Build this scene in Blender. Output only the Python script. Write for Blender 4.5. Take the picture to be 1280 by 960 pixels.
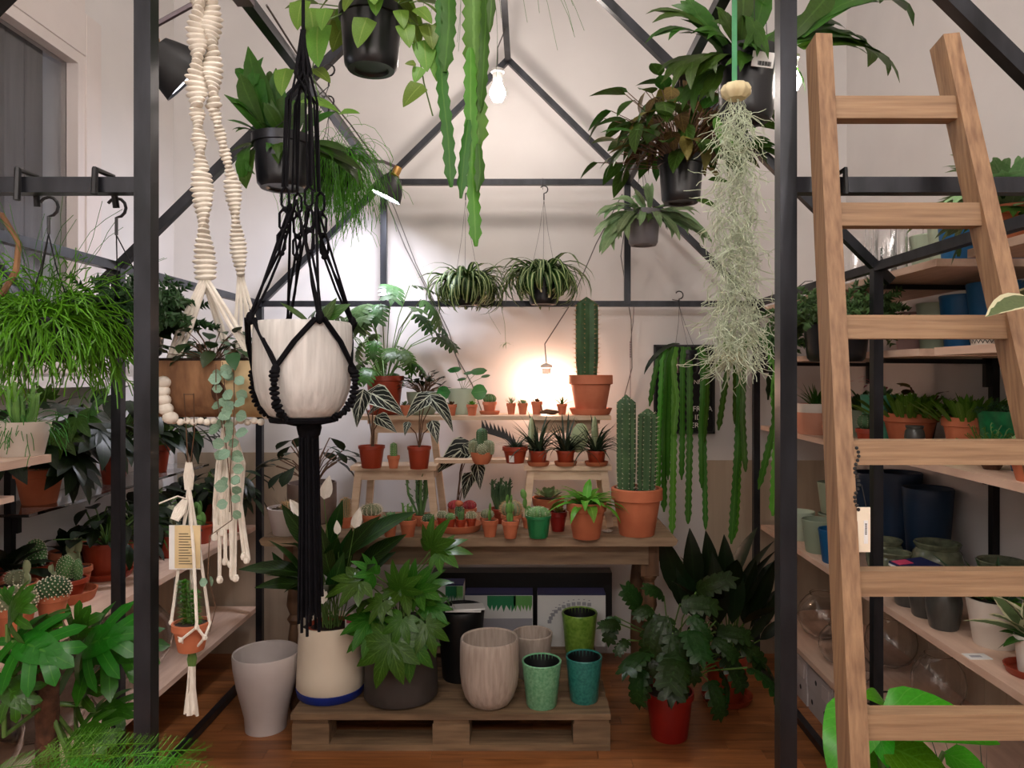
import bpy, bmesh, math, random
from mathutils import Vector, Matrix, Euler
PI = math.pi
for o in list(bpy.data.objects): bpy.data.objects.remove(o, do_unlink=True)
SC = bpy.context.scene
COL = SC.collection
R = random.Random(7)
# ------------------------------------------------------------------ camera, world, exposure
F, CX, CY, CH = 920.0, 660.0, 467.0, 1.42
cd = bpy.data.cameras.new('camera'); cam = bpy.data.objects.new('camera', cd); COL.objects.link(cam)
cam.location = (0, 0, CH); cam.rotation_euler = (PI/2, 0, 0)
cd.sensor_width = 36; cd.lens = F/1280*36; cd.shift_x = -(CX-640)/1280; cd.shift_y = -(480-CY)/1280
cd.clip_start = 0.02
SC.camera = cam
w = bpy.data.worlds.new('dusk'); SC.world = w; w.use_nodes = True
w.node_tree.nodes['Background'].inputs[0].default_value = (.22, .26, .36, 1)
w.node_tree.nodes['Background'].inputs[1].default_value = .35
vs = SC.view_settings; vs.view_transform = 'Standard'; vs.look = 'None'; vs.gamma = 1; vs.use_curve_mapping = False
vs.exposure = 0.58
ADDED_LAMP = 205.0      # emission of the added, unseen ceiling and pendant globes
# ------------------------------------------------------------------ helpers
def PX(px, py, d): return Vector(((px-CX)*d/F, d, CH-(py-CY)*d/F))
def dep(z, py): return (CH-z)*F/(py-CY)
def lin(h):
    h = h.lstrip('#'); c = [int(h[i:i+2], 16)/255 for i in (0, 2, 4)]
    return tuple(x/12.92 if x <= .04045 else ((x+.055)/1.055)**2.4 for x in c)
def U(a, b): return R.uniform(a, b)

class MB:
    def __init__(s): s.v = []; s.f = []; s.uv = []; s.tip = Vector((0, 1, 0)); s._m = None
    def vert(s, p, uv=(0, 0)): s.v.append(tuple(p)); s.uv.append(uv); return len(s.v)-1
    def add(s, o, M=None):
        b = len(s.v)
        s.v += [tuple(M @ Vector(p)) for p in o.v] if M is not None else o.v
        s.uv += o.uv; s.f += [tuple(i+b for i in f) for f in o.f]; return s
    def lathe(s, prof, seg=16, c=(0, 0, 0), rib=None, sq=1.0):
        b = len(s.v)
        for k, (r, z) in enumerate(prof):
            for j in range(seg):
                a = 2*PI*j/seg; rr = r*(rib(a, k) if rib else 1)
                s.vert((c[0]+rr*math.cos(a), c[1]+rr*math.sin(a)*sq, c[2]+z), (j/seg, k/len(prof)))
        for k in range(len(prof)-1):
            for j in range(seg):
                j2 = (j+1) % seg
                s.f.append((b+k*seg+j, b+k*seg+j2, b+(k+1)*seg+j2, b+(k+1)*seg+j))
        return s
    def box(s, lo, hi, M=None):
        b = len(s.v)
        for z in (lo[2], hi[2]):
            for y in (lo[1], hi[1]):
                for x in (lo[0], hi[0]):
                    p = Vector((x, y, z)); s.vert(M @ p if M is not None else p)
        for f in ((0, 2, 3, 1), (4, 5, 7, 6), (0, 1, 5, 4), (2, 6, 7, 3), (0, 4, 6, 2), (1, 3, 7, 5)):
            s.f.append(tuple(b+i for i in f))
        return s
    def beam(s, a, b, t=.035, up=(0, 0, 1), t2=None):
        a = Vector(a); b = Vector(b); y = (b-a).normalized(); L = (b-a).length
        x = y.cross(Vector(up)).normalized(); z = x.cross(y); t2 = t2 or t
        M = Matrix((x, y, z)).transposed().to_4x4(); M.translation = a
        return s.box((-t/2, 0, -t2/2), (t/2, L, t2/2), M)
    def tube(s, pts, r, seg=4, cap=True):
        n = len(pts); b = len(s.v); pts = [Vector(p) for p in pts]
        x = None
        for i, p in enumerate(pts):
            t = (pts[min(i+1, n-1)]-pts[max(i-1, 0)])
            if t.length < 1e-9: t = Vector((0, 0, 1))
            t.normalize()
            if x is None: x = t.orthogonal().normalized()
            x = (x-t*x.dot(t))
            if x.length < 1e-6: x = t.orthogonal()
            x.normalize(); y = t.cross(x)
            rr = r[i] if isinstance(r, (list, tuple)) else r
            for j in range(seg):
                a = 2*PI*j/seg; s.vert(p+(x*math.cos(a)+y*math.sin(a))*rr, (0, i/(n-1)))
        for i in range(n-1):
            for j in range(seg):
                j2 = (j+1) % seg
                s.f.append((b+i*seg+j, b+i*seg+j2, b+(i+1)*seg+j2, b+(i+1)*seg+j))
        if cap:
            s.f.append(tuple(b+j for j in range(seg))[::-1]); s.f.append(tuple(b+(n-1)*seg+j for j in range(seg)))
        return s
    def ball(s, c, rx, ry, rz, seg=6, rings=4, M=None):
        b = len(s.v); c = Vector(c)
        for k in range(rings+1):
            a = PI*k/rings
            for j in range(seg):
                t = 2*PI*j/seg
                p = Vector((rx*math.sin(a)*math.cos(t), ry*math.sin(a)*math.sin(t), -rz*math.cos(a)))
                s.vert(c+(M @ p if M is not None else p), (j/seg, k/rings))
        for k in range(rings):
            for j in range(seg):
                j2 = (j+1) % seg
                s.f.append((b+k*seg+j, b+k*seg+j2, b+(k+1)*seg+j2, b+(k+1)*seg+j))
        return s
    def mesh(s, name='m', smooth=True, ang=.7):
        if s._m: return s._m
        m = bpy.data.meshes.new(name); m.from_pydata(s.v, [], s.f)
        uvl = m.uv_layers.new(name='UVMap')
        vi = [0]*len(m.loops); m.loops.foreach_get('vertex_index', vi)
        flat = []
        for i in vi: flat += s.uv[i]
        uvl.data.foreach_set('uv', flat)
        if smooth:
            m.polygons.foreach_set('use_smooth', [True]*len(m.polygons)); m.set_sharp_from_angle(angle=ang)
        m.validate(); m.update(); s._m = m
        return m

def link(name, data, parent=None, mat=None):
    if data is not None and mat is not None and not data.materials: data.materials.append(mat)
    o = bpy.data.objects.new(name, data); COL.objects.link(o)
    if parent is not None: o.parent = parent
    return o
def part(name, mb, mat, parent=None, kind=None, label=None, smooth=True, ang=.7):
    m = mb.mesh(name, smooth, ang); m.name = name
    o = link(name, m, parent, mat)
    if kind: o['kind'] = kind
    if label: o['label'] = label
    return o
def tag(o, label, cat, group=None, kind=None):
    o['label'] = label; o['category'] = cat
    if group: o['group'] = group
    if kind: o['kind'] = kind
    return o
def thing(name, label, cat, loc=(0, 0, 0), group=None, rz=0):
    o = link(name, None); o.empty_display_size = .05; o.location = loc; o.rotation_euler = (0, 0, rz)
    return tag(o, label, cat, group)
def struct(name, mb, mat, parent=None, smooth=False):
    o = part(name, mb, mat, parent, smooth=smooth)
    if parent is None: o['kind'] = 'structure'
    return o

# ------------------------------------------------------------------ materials
def newmat(name):
    m = bpy.data.materials.new(name); m.use_nodes = True; nt = m.node_tree
    return m, nt, nt.nodes['Principled BSDF']
def N(nt, t, **k):
    n = nt.nodes.new(t)
    for a, b in k.items(): setattr(n, a, b)
    return n
def ramp(nt, fac, stops):
    r = N(nt, 'ShaderNodeValToRGB'); nt.links.new(fac, r.inputs[0]); e = r.color_ramp.elements
    while len(e) < len(stops): e.new(.5)
    for i, (p, c) in enumerate(stops): e[i].position = p; e[i].color = (*c, 1)
    return r.outputs[0]
def noisy(name, c1, c2, scale=12, rough=.6, metal=0, bump=0, stretch=(1, 1, 1), lo=.3, hi=.7, detail=4, spec=.5, coord='Object', rnd=True, coat=0, var=0):
    m, nt, b = newmat(name)
    tc = N(nt, 'ShaderNodeTexCoord'); mp = N(nt, 'ShaderNodeMapping'); mp.inputs['Scale'].default_value = stretch
    nt.links.new(tc.outputs[coord], mp.inputs[0])
    if rnd:
        oi = N(nt, 'ShaderNodeObjectInfo'); mu = N(nt, 'ShaderNodeMath', operation='MULTIPLY'); mu.inputs[1].default_value = 23.7
        nt.links.new(oi.outputs['Random'], mu.inputs[0]); nt.links.new(mu.outputs[0], mp.inputs['Location'])
    ns = N(nt, 'ShaderNodeTexNoise'); ns.inputs['Scale'].default_value = scale; ns.inputs['Detail'].default_value = detail
    nt.links.new(mp.outputs[0], ns.inputs[0])
    cr = ramp(nt, ns.outputs[0], [(lo, lin(c1)), (hi, lin(c2))])
    if var:
        hv = N(nt, 'ShaderNodeHueSaturation'); mv = N(nt, 'ShaderNodeMapRange'); mv.inputs[3].default_value = 1-var; mv.inputs[4].default_value = 1+var
        nt.links.new(oi.outputs['Random'], mv.inputs[0]); nt.links.new(mv.outputs[0], hv.inputs['Value']); nt.links.new(cr, hv.inputs['Color']); cr = hv.outputs[0]
    nt.links.new(cr, b.inputs['Base Color'])
    b.inputs['Roughness'].default_value = rough; b.inputs['Metallic'].default_value = metal
    b.inputs['Specular IOR Level'].default_value = spec; b.inputs['Coat Weight'].default_value = coat
    if bump:
        bp = N(nt, 'ShaderNodeBump'); bp.inputs['Strength'].default_value = bump; bp.inputs['Distance'].default_value = .01
        nt.links.new(ns.outputs[0], bp.inputs['Height']); nt.links.new(bp.outputs[0], b.inputs['Normal'])
    return m
def emis(name, c, s):
    m, nt, b = newmat(name); b.inputs['Base Color'].default_value = (*lin(c), 1)
    b.inputs['Emission Color'].default_value = (*lin(c), 1); b.inputs['Emission Strength'].default_value = s
    return m
def leafmat(name, c, vein=None, nv=7, vs_=.5, rough=.42, var=.25, edge=None, rib=.08, slope=.9, trans=.22, vw=.12):
    """green blade; uv.x = -1..1 across, uv.y = 0..1 along; veins and rib are the leaf's own markings"""
    m, nt, b = newmat(name); L = nt.links.new
    tc = N(nt, 'ShaderNodeTexCoord'); oi = N(nt, 'ShaderNodeObjectInfo')
    ns = N(nt, 'ShaderNodeTexNoise'); ns.inputs['Scale'].default_value = 28; L(tc.outputs['Object'], ns.inputs[0])
    hs = N(nt, 'ShaderNodeHueSaturation'); hs.inputs['Color'].default_value = (*lin(c), 1)
    ad = N(nt, 'ShaderNodeMath', operation='ADD'); L(ns.outputs[0], ad.inputs[0]); L(oi.outputs['Random'], ad.inputs[1])
    mr = N(nt, 'ShaderNodeMapRange'); mr.inputs[1].default_value = .3; mr.inputs[2].default_value = 1.7
    mr.inputs[3].default_value = 1-var*1.5; mr.inputs[4].default_value = 1+var*1.8; L(ad.outputs[0], mr.inputs[0]); L(mr.outputs[0], hs.inputs['Value'])
    mh = N(nt, 'ShaderNodeMapRange'); mh.inputs[3].default_value = .5-.03*var*4; mh.inputs[4].default_value = .5+.02*var*4
    L(oi.outputs['Random'], mh.inputs[0]); L(mh.outputs[0], hs.inputs['Hue'])
    col = hs.outputs[0]
    if vein:
        sp = N(nt, 'ShaderNodeSeparateXYZ'); L(tc.outputs['UV'], sp.inputs[0])
        ab = N(nt, 'ShaderNodeMath', operation='ABSOLUTE'); L(sp.outputs[0], ab.inputs[0])
        m1 = N(nt, 'ShaderNodeMath', operation='MULTIPLY_ADD'); L(ab.outputs[0], m1.inputs[0]); m1.inputs[1].default_value = -slope*.35; L(sp.outputs[1], m1.inputs[2])
        m2 = N(nt, 'ShaderNodeMath', operation='MULTIPLY'); L(m1.outputs[0], m2.inputs[0]); m2.inputs[1].default_value = nv
        fr = N(nt, 'ShaderNodeMath', operation='FRACT'); L(m2.outputs[0], fr.inputs[0])
        lt = N(nt, 'ShaderNodeMath', operation='LESS_THAN'); L(fr.outputs[0], lt.inputs[0]); lt.inputs[1].default_value = vw if nv else -1
        rb = N(nt, 'ShaderNodeMath', operation='LESS_THAN'); L(ab.outputs[0], rb.inputs[0]); rb.inputs[1].default_value = rib
        mx = N(nt, 'ShaderNodeMath', operation='MAXIMUM'); L(lt.outputs[0], mx.inputs[0]); L(rb.outputs[0], mx.inputs[1])
        if edge:
            ed = N(nt, 'ShaderNodeMath', operation='GREATER_THAN'); L(ab.outputs[0], ed.inputs[0]); ed.inputs[1].default_value = edge
            m3 = N(nt, 'ShaderNodeMath', operation='MAXIMUM'); L(mx.outputs[0], m3.inputs[0]); L(ed.outputs[0], m3.inputs[1]); mx = m3
        sc = N(nt, 'ShaderNodeMath', operation='MULTIPLY'); L(mx.outputs[0], sc.inputs[0]); sc.inputs[1].default_value = vs_
        mc = N(nt, 'ShaderNodeMix', data_type='RGBA'); L(sc.outputs[0], mc.inputs[0]); L(col, mc.inputs[6]); mc.inputs[7].default_value = (*lin(vein), 1)
        col = mc.outputs[2]
    L(col, b.inputs['Base Color']); b.inputs['Roughness'].default_value = rough; b.inputs['Specular IOR Level'].default_value = .35
    tr = N(nt, 'ShaderNodeBsdfTranslucent'); L(col, tr.inputs[0]); ms = N(nt, 'ShaderNodeMixShader'); ms.inputs[0].default_value = trans
    L(b.outputs[0], ms.inputs[1]); L(tr.outputs[0], ms.inputs[2]); L(ms.outputs[0], nt.nodes['Material Output'].inputs[0])
    return m
def glassmat(name, c='#ffffff', rough=0.0):
    m, nt, b = newmat(name); b.inputs['Base Color'].default_value = (*lin(c), 1); b.inputs['Roughness'].default_value = rough
    b.inputs['Transmission Weight'].default_value = 1; b.inputs['IOR'].default_value = 1.45
    return m

M_ = {}
M_['wall'] = noisy('wall_paint', '#d1cecc', '#d9d6d4', 3, .85, bump=.03)
M_['wain'] = noisy('beige_panel', '#ab9a85', '#bfae98', 3, .38, stretch=(6, 6, .6))
M_['floor'] = noisy('oak_strip_floor', '#6e4224', '#a86c3e', 9, .3, stretch=(.5, 5, 5), bump=.03, lo=.25, hi=.8, var=.22)
M_['steel'] = noisy('raw_steel', '#17191d', '#303238', 22, .34, metal=.5, stretch=(1, 1, .3))
M_['steel_pale'] = noisy('pale_steel', '#6d6268', '#7d7278', 12, .42, metal=.5)
M_['blackmetal'] = noisy('black_metal', '#0e0e10', '#17171a', 15, .4, metal=.3)
M_['pine'] = noisy('pine', '#c8ab8e', '#dcc4a8', 7, .5, stretch=(1, 7, 7), bump=.03)
M_['shelf'] = noisy('beech_shelf', '#ccab95', '#e0c2ac', 6, .5, stretch=(7, 1, 7), bump=.02)
M_['oldwood'] = noisy('worn_table_wood', '#6a5440', '#9c8468', 6, .6, stretch=(.7, 6, 6), bump=.12, lo=.25, hi=.75)
M_['legwood'] = noisy('dark_table_wood', '#4a3424', '#755438', 8, .6, stretch=(5, 5, .7), bump=.1)
M_['pallet'] = noisy('weathered_pallet_wood', '#54412f', '#957a5c', 7, .75, stretch=(.6, 6, 6), bump=.25, lo=.2, hi=.8, var=.25)
M_['teak'] = noisy('teak_ladder_rung', '#7c5f46', '#a48666', 13, .58, stretch=(.5, 11, 11), bump=.1, lo=.25, hi=.75, detail=8, var=.06)
M_['teakv'] = noisy('teak_ladder_rail', '#6c4e38', '#a1805f', 13, .58, stretch=(10, 10, .4), bump=.1, lo=.25, hi=.75, detail=8, var=.05)
M_['bark'] = noisy('coconut_bark', '#6b4a33', '#9a7350', 14, .85, stretch=(3, 3, .8), bump=.3)
M_['barkpale'] = noisy('pale_peeled_wood', '#c9ae82', '#e0c89c', 12, .7, stretch=(3, 3, .8), bump=.1)
M_['terra'] = noisy('terracotta', '#ae5f3e', '#c2724e', 9, .8, bump=.05)
M_['terra2'] = noisy('pale_terracotta', '#b9694a', '#cf8060', 12, .85, bump=.05)
M_['redplastic'] = noisy('red_brown_plastic', '#8a3018', '#9c3a20', 4, .45)
M_['redglaze'] = noisy('deep_red_plastic', '#7d1410', '#8f1c14', 4, .4)
M_['blackplastic'] = noisy('black_plastic', '#141518', '#1d1e22', 5, .32)
M_['greyplastic'] = noisy('grey_plastic', '#6e6d74', '#7c7a80', 6, .45)
M_['darkgrey'] = noisy('charcoal_planter', '#3e3936', '#4a4441', 8, .6)
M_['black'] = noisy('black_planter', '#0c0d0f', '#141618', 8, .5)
M_['white'] = noisy('white_ceramic', '#d9d2c8', '#e3ddd3', 5, .4)
M_['cream'] = noisy('cream_enamel', '#e2d6c0', '#eadfca', 5, .45)
M_['greywhite'] = noisy('pale_grey_ceramic', '#c3b9b5', '#cfc6c2', 5, .5)
M_['blue'] = noisy('cobalt_blue', '#132a80', '#1b3596', 5, .4)
M_['petrol'] = noisy('petrol_blue_ceramic', '#0d4f7c', '#125b8c', 5, .5)
M_['navy'] = noisy('dark_blue_ceramic', '#0b2742', '#10304e', 5, .5)
M_['celadon'] = noisy('celadon_ceramic', '#a5b49c', '#b2c0a8', 5, .45)
M_['mintc'] = noisy('mint_ceramic', '#b5c8b4', '#c3d4c0', 5, .4)
M_['sage'] = noisy('sage_ceramic', '#8b9a84', '#98a690', 5, .45)
M_['pink'] = noisy('pink_ceramic', '#c9a3a0', '#d4b0ac', 5, .5)
M_['pinkterra'] = noisy('pink_ribbed_clay', '#c98c72', '#d69a80', 8, .8)
M_['concrete'] = noisy('washed_concrete', '#a49487', '#bfb1a4', 40, .9, bump=.15, stretch=(2, 2, .2))
M_['concwhite'] = noisy('whitewashed_concrete', '#b8b6b2', '#d6d4d0', 40, .85, bump=.15, stretch=(2, 2, .2))
M_['browncon'] = noisy('brown_concrete', '#6e5c54', '#7d6a60', 16, .85, bump=.1)
M_['mint'] = noisy('mint_glaze', '#5fa176', '#86c096', 90, .3, lo=.35, hi=.65)
M_['teal'] = noisy('teal_glaze', '#1c6a64', '#3a8a7e', 90, .3, lo=.35, hi=.65)
M_['olive'] = noisy('olive_glaze', '#5f8a2c', '#84a846', 60, .3, lo=.35, hi=.65)
M_['greenglaze'] = noisy('green_glaze', '#0f5a34', '#1c7a48', 40, .25)
M_['seagreen'] = noisy('sea_green_ceramic', '#4fa084', '#5cae90', 20, .4)
M_['greenplastic'] = noisy('green_plastic', '#1b6a3c', '#237a48', 5, .35)
M_['mossglaze'] = noisy('moss_glaze', '#5a6250', '#7f866c', 30, .2, lo=.35, hi=.7)
M_['smoke'] = noisy('smoke_grey_glaze', '#3b3c3a', '#4a4b48', 20, .3, stretch=(3, 3, .5))
M_['palegreen'] = noisy('pale_green_glaze', '#9fc08c', '#b4d0a0', 60, .35)
M_['soil'] = noisy('potting_soil', '#1d1410', '#3a2a20', 60, .95, bump=.5)
M_['gravel'] = noisy('dark_gravel', '#1c1815', '#6a5c4c', 120, .9, bump=.6)
M_['rope'] = noisy('cotton_rope', '#ded6c8', '#f0eade', 40, .9, bump=.2)
M_['blackrope'] = noisy('black_cord', '#050508', '#0b0a10', 40, .8, bump=.1, spec=.15)
M_['wire'] = noisy('grey_cable', '#5d5a58', '#6c6866', 10, .6)
M_['blackwire'] = noisy('black_wire', '#17171a', '#202024', 10, .5)
M_['paper'] = noisy('white_paper', '#dcdcda', '#e6e6e4', 4, .7)
M_['kraft'] = noisy('tan_card', '#d0b98c', '#e0ca9c', 8, .8)
M_['ink'] = noisy('ink', '#1a1a1a', '#222222', 4, .7)
M_['printgreen'] = noisy('print_green', '#1d7a4c', '#2a8a58', 6, .6)
M_['printlime'] = noisy('print_lime', '#5a9a4c', '#6cae5c', 6, .6)
M_['boxgrey'] = noisy('print_grey', '#9a9aa2', '#a6a6ae', 4, .6)
M_['darkblue'] = noisy('dark_blue_board', '#141c46', '#1a2454', 6, .5)
M_['cartongrey'] = noisy('grey_board', '#b4acaa', '#c0b8b6', 8, .7)
M_['letter'] = noisy('white_letters', '#d8d8d4', '#e0e0dc', 4, .6)
M_['felt'] = noisy('black_felt', '#0b0b0e', '#121216', 30, .9)
M_['brass'] = noisy('brass', '#b58a4c', '#caa060', 10, .35, metal=.7)
M_['porcelain'] = noisy('white_porcelain', '#e6e4e0', '#eeece8', 5, .4)
M_['shutter'] = noisy('grey_shutter', '#3c3f47', '#53555c', 5, .8, stretch=(1, 6, .4))
M_['winframe'] = noisy('white_window_paint', '#cfc6c2', '#d8d0cc', 4, .6)
M_['mosspole'] = noisy('coir', '#3a2418', '#5e3c28', 50, .95, bump=.6)
M_['ribbon'] = noisy('green_ribbon', '#3f8a5c', '#4c9868', 20, .6)
M_['urchin'] = noisy('sea_urchin_shell', '#cfc094', '#dccfa8', 30, .7, bump=.1)
M_['spine'] = noisy('pale_spines', '#d8cdb0', '#e8dfc8', 10, .8)
M_['brownspine'] = noisy('tan_spines', '#a8875c', '#c09a6c', 10, .8)
M_['flowerpink'] = noisy('pink_petals', '#b8365a', '#cc4a6e', 10, .6)
M_['flowerred'] = noisy('red_petals', '#8e2834', '#b04048', 10, .6)
M_['spathe'] = noisy('white_spathe', '#e4e0d4', '#efece2', 10, .5)
M_['glass'] = glassmat('clear_glass')
M_['acrylic'] = glassmat('clear_acrylic', '#eeeeee')
M_['stem'] = noisy('green_stem', '#4a6a2c', '#5c7c38', 20, .6)
M_['brownstem'] = noisy('brown_stem', '#4e3828', '#6a4c34', 20, .7)
M_['globe'] = emis('added_lit_globe', '#fff6f0', ADDED_LAMP*.75)  # glow of the globe added above the view
M_['pendant'] = emis('added_lit_pendant', '#fff6f0', ADDED_LAMP*.19)  # glow of the pendants added behind the camera
M_['bulb'] = emis('lit_bulb', '#fff0e6', 120)
M_['ledbulb'] = emis('cool_led_disc', '#f0f0ff', 210)
M_['ledoff'] = emis('dimmed_led_disc', '#f0f0ff', 3)
M_['warmbulb'] = emis('warm_filament_bulb', '#ffcdb0', 80)
# plants
M_['cactus'] = noisy('cactus_skin', '#2c4a2c', '#46663e', 14, .6)
M_['cactus2'] = noisy('bright_cactus_skin', '#4a7040', '#648a50', 14, .6)
M_['cactusgrey'] = noisy('grey_cactus_skin', '#6c7458', '#8a9070', 20, .8)
M_['opuntia'] = noisy('pad_skin', '#54803a', '#6c9a4a', 20, .6)
M_['palepad'] = noisy('pale_pad_skin', '#93a078', '#aab48c', 20, .7)
G = {}
G['dark'] = leafmat('dark_leaf', '#12200c', '#2c4420', 6, .4, .38)
G['mid'] = leafmat('mid_leaf', '#2f541a', '#5f843e', 6, .4, .4)
G['bright'] = leafmat('bright_leaf', '#47801e', '#82b04c', 6, .4, .4)
G['fatsia'] = leafmat('fatsia_leaf', '#325f16', '#6c9440', 7, .5, .32, rib=.06, vw=.1)
G['monst'] = leafmat('monstera_leaf', '#265e12', '#4f8a2c', 0, .5, .3, rib=.07)
G['lily'] = leafmat('peace_lily_leaf', '#18340f', '#4c7034', 12, .45, .3, rib=.06)
G['aspi'] = leafmat('aspidistra_leaf', '#101f0c', '#243a1c', 0, .3, .35, var=.3)
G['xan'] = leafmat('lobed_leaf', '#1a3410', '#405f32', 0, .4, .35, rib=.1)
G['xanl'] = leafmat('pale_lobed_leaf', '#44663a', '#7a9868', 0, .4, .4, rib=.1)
G['spider'] = leafmat('spider_leaf', '#2c5420', '#c2d49a', 0, .75, .5, rib=.3, var=.2)
G['grass'] = leafmat('grass_leaf', '#3f6a34', None, var=.3)
G['fine'] = leafmat('fine_frond', '#469418', None, var=.25)
G['fine2'] = leafmat('fine_frond_mid', '#3c7a2a', None, var=.25)
G['fern'] = leafmat('asparagus_fern', '#4a9222', None, var=.25)
G['strap'] = leafmat('strap_stem', '#35621a', '#5a8a32', 0, .5, .4, rib=.12, var=.2)
G['strapl'] = leafmat('bright_strap_stem', '#4c8a26', '#78ac4c', 0, .5, .4, rib=.12, var=.2)
G['stag'] = leafmat('staghorn_frond', '#325818', '#557a34', 0, .4, .4, var=.25)
G['stagp'] = leafmat('pale_staghorn_frond', '#7c9a6c', '#a8c094', 0, .5, .5, var=.25)
G['poth'] = leafmat('pothos_leaf', '#5e8430', '#8aa452', 0, .5, .42, rib=.06)
G['bronze'] = leafmat('bronze_leaf', '#5e5426', '#8a7a44', 5, .3, .5, var=.5)
G['hearts'] = leafmat('string_leaf', '#7fa088', '#a8c0a8', 5, .4, .5, var=.2)
G['aloc'] = leafmat('alocasia_leaf', '#141c18', '#cfd8c4', 5, .95, .3, rib=.07, edge=.9, vw=.13, slope=1.3)
G['sedum'] = leafmat('sedum_leaf', '#4a7a44', None, var=.35)
G['sedumd'] = leafmat('dark_sedum_leaf', '#2c4a28', None, var=.35)
G['haw'] = leafmat('haworthia_leaf', '#2a3a28', '#6a7a60', 0, .4, .5, rib=.1)
G['pale'] = leafmat('pale_succulent_leaf', '#6a8a60', None, var=.25)
G['moss'] = leafmat('spanish_moss', '#c6cfb8', None, var=.12, trans=.3, rough=.8)
G['snake'] = leafmat('snake_leaf', '#2c4a30', '#7a9a70', 9, .4, .4, rib=0)
G['vari'] = leafmat('variegated_leaf', '#5a6a44', '#d8d4b0', 0, .9, .45, edge=.7, rib=0)
G['nest'] = leafmat('nest_fern_leaf', '#5a902a', '#8ab858', 0, .5, .38, rib=.08)
G['pilea'] = leafmat('pilea_leaf', '#2f6a28', '#5a9048', 0, .4, .3, rib=.04)
G['glossy'] = leafmat('glossy_leaf', '#46961c', '#7ac04c', 8, .22, .25, rib=.05)
G['red'] = leafmat('red_leaf', '#8a2c3a', None, var=.3)
XL, XR, YB, ZC, YF = -1.8, 1.62, 3.74, 3.7, -3.0
# ------------------------------------------------------------------ leaf library (unit length along +Y, normal +Z)
SH = {'ovate': lambda t: max(0, math.sin(PI*t**.72))**.85, 'lance': lambda t: max(0, math.sin(PI*t**.85))**.9,
      'heart': lambda t: (t/.14)**.5*.92 if t < .14 else max(0, math.cos((t-.14)/.86*PI/2))**.75,
      'strap': lambda t: min(1, .55+t*3)*min(1, (1-t)*5+.08), 'round': lambda t: max(0, 1-(2*t-1)**2)**.5,
      'obov': lambda t: max(0, math.sin(PI*t**1.7))**.7, 'blade': lambda t: (1-t)**.6*min(1, .6+t*4),
      'arrow': lambda t: (t/.2)**.6 if t < .2 else (1-(t-.2)/.8)**.9}
LC = {}
def leaf(shape, W, bend=.5, fold=.15, n=6, wav=0):
    k = (shape, W, bend, fold, n, wav)
    if k in LC: return LC[k]
    m = MB(); y = z = 0.0; f = SH[shape]
    for i in range(n+1):
        t = i/n; a = bend*(t-.5*0)
        w = W*.5*max(f(t), .015 if 0 < i < n else .03); dz = wav*math.sin(i*2.2)*W
        for u in (-1, 0, 1): m.vert((u*w, y, z+fold*abs(u)*w+(dz*u)), (u, t))
        y += math.cos(a)/n; z -= math.sin(a)/n
        if i < n:
            b = i*3
            m.f += [(b, b+1, b+4, b+3), (b+1, b+2, b+5, b+4)]
    m.tip = Vector(m.v[-2]); LC[k] = m
    return m
def bent(m, k):
    r = MB(); r.f = m.f; r.uv = m.uv
    for x, y, z in m.v:
        a = k*y; r.v.append((x, math.sin(a)/k+z*math.sin(a), -(1-math.cos(a))/k+z*math.cos(a)-abs(x)*abs(x)*k*.25))
    r.tip = Vector((0, math.sin(k)/k, -(1-math.cos(k))/k)); return r
def T(x=0, y=0, z=0, rz=0, rx=0, ry=0, s=1):
    return Matrix.Translation((x, y, z)) @ Matrix.Rotation(rz, 4, 'Z') @ Matrix.Rotation(rx, 4, 'X') @ Matrix.Rotation(ry, 4, 'Y') @ Matrix.Diagonal((s, s, s, 1))
def palmate(n, spread, W, bend, lens):
    k = ('palm', n, spread, W, bend)
    if k in LC: return LC[k]
    m = MB()
    for i in range(n):
        a = spread*(i/(n-1)-.5); l = lens(abs(i/(n-1)-.5)*2)
        m.add(leaf('lance', W/l, .25, .12, 5), T(0, .12, .004*(i % 3), -a, 0, 0, l))
    LC[k] = bent(m, bend); return LC[k]
def pinnate(np_, W, lw, bend, core, ang=.95):
    """midrib blade with paired lobes: xanadu, monstera"""
    k = ('pin', np_, W, lw, bend, core, ang)
    if k in LC: return LC[k]
    m = MB(); m.add(leaf('lance', core, .05, .1, 6))
    for i in range(np_):
        t = .08+.78*i/(np_-.0); l = W*(.55+.45*math.sin(PI*(.25+.65*t)))
        for s in (-1, 1):
            m.add(leaf('strap', lw/l, .3, .05, 4), T(0, t, .003*(i % 2), -s*(ang+.35*(1-t)), 0, 0, l))
    m.add(leaf('lance', lw*1.2, .2, .1, 3), T(0, .72, 0, 0, 0, 0, .3))
    LC[k] = bent(m, bend); return LC[k]
def monstera():
    if 'monst' in LC: return LC['monst']
    m = MB()
    m.add(leaf('ovate', .46, .05, .1, 6))
    for i in range(4):
        t = .02+.19*i; l = (.56, .66, .64, .5)[i]
        for s in (-1, 1): m.add(leaf('strap', .2/l, .5, .1, 5), T(0, t+.02, .003*(i % 2), -s*(1.85-.4*i), 0, 0, l))
    m.add(leaf('strap', .5, .3, .1, 4), T(0, .66, 0, 0, 0, 0, .4))
    LC['monst'] = bent(m, .8); return LC['monst']
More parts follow.
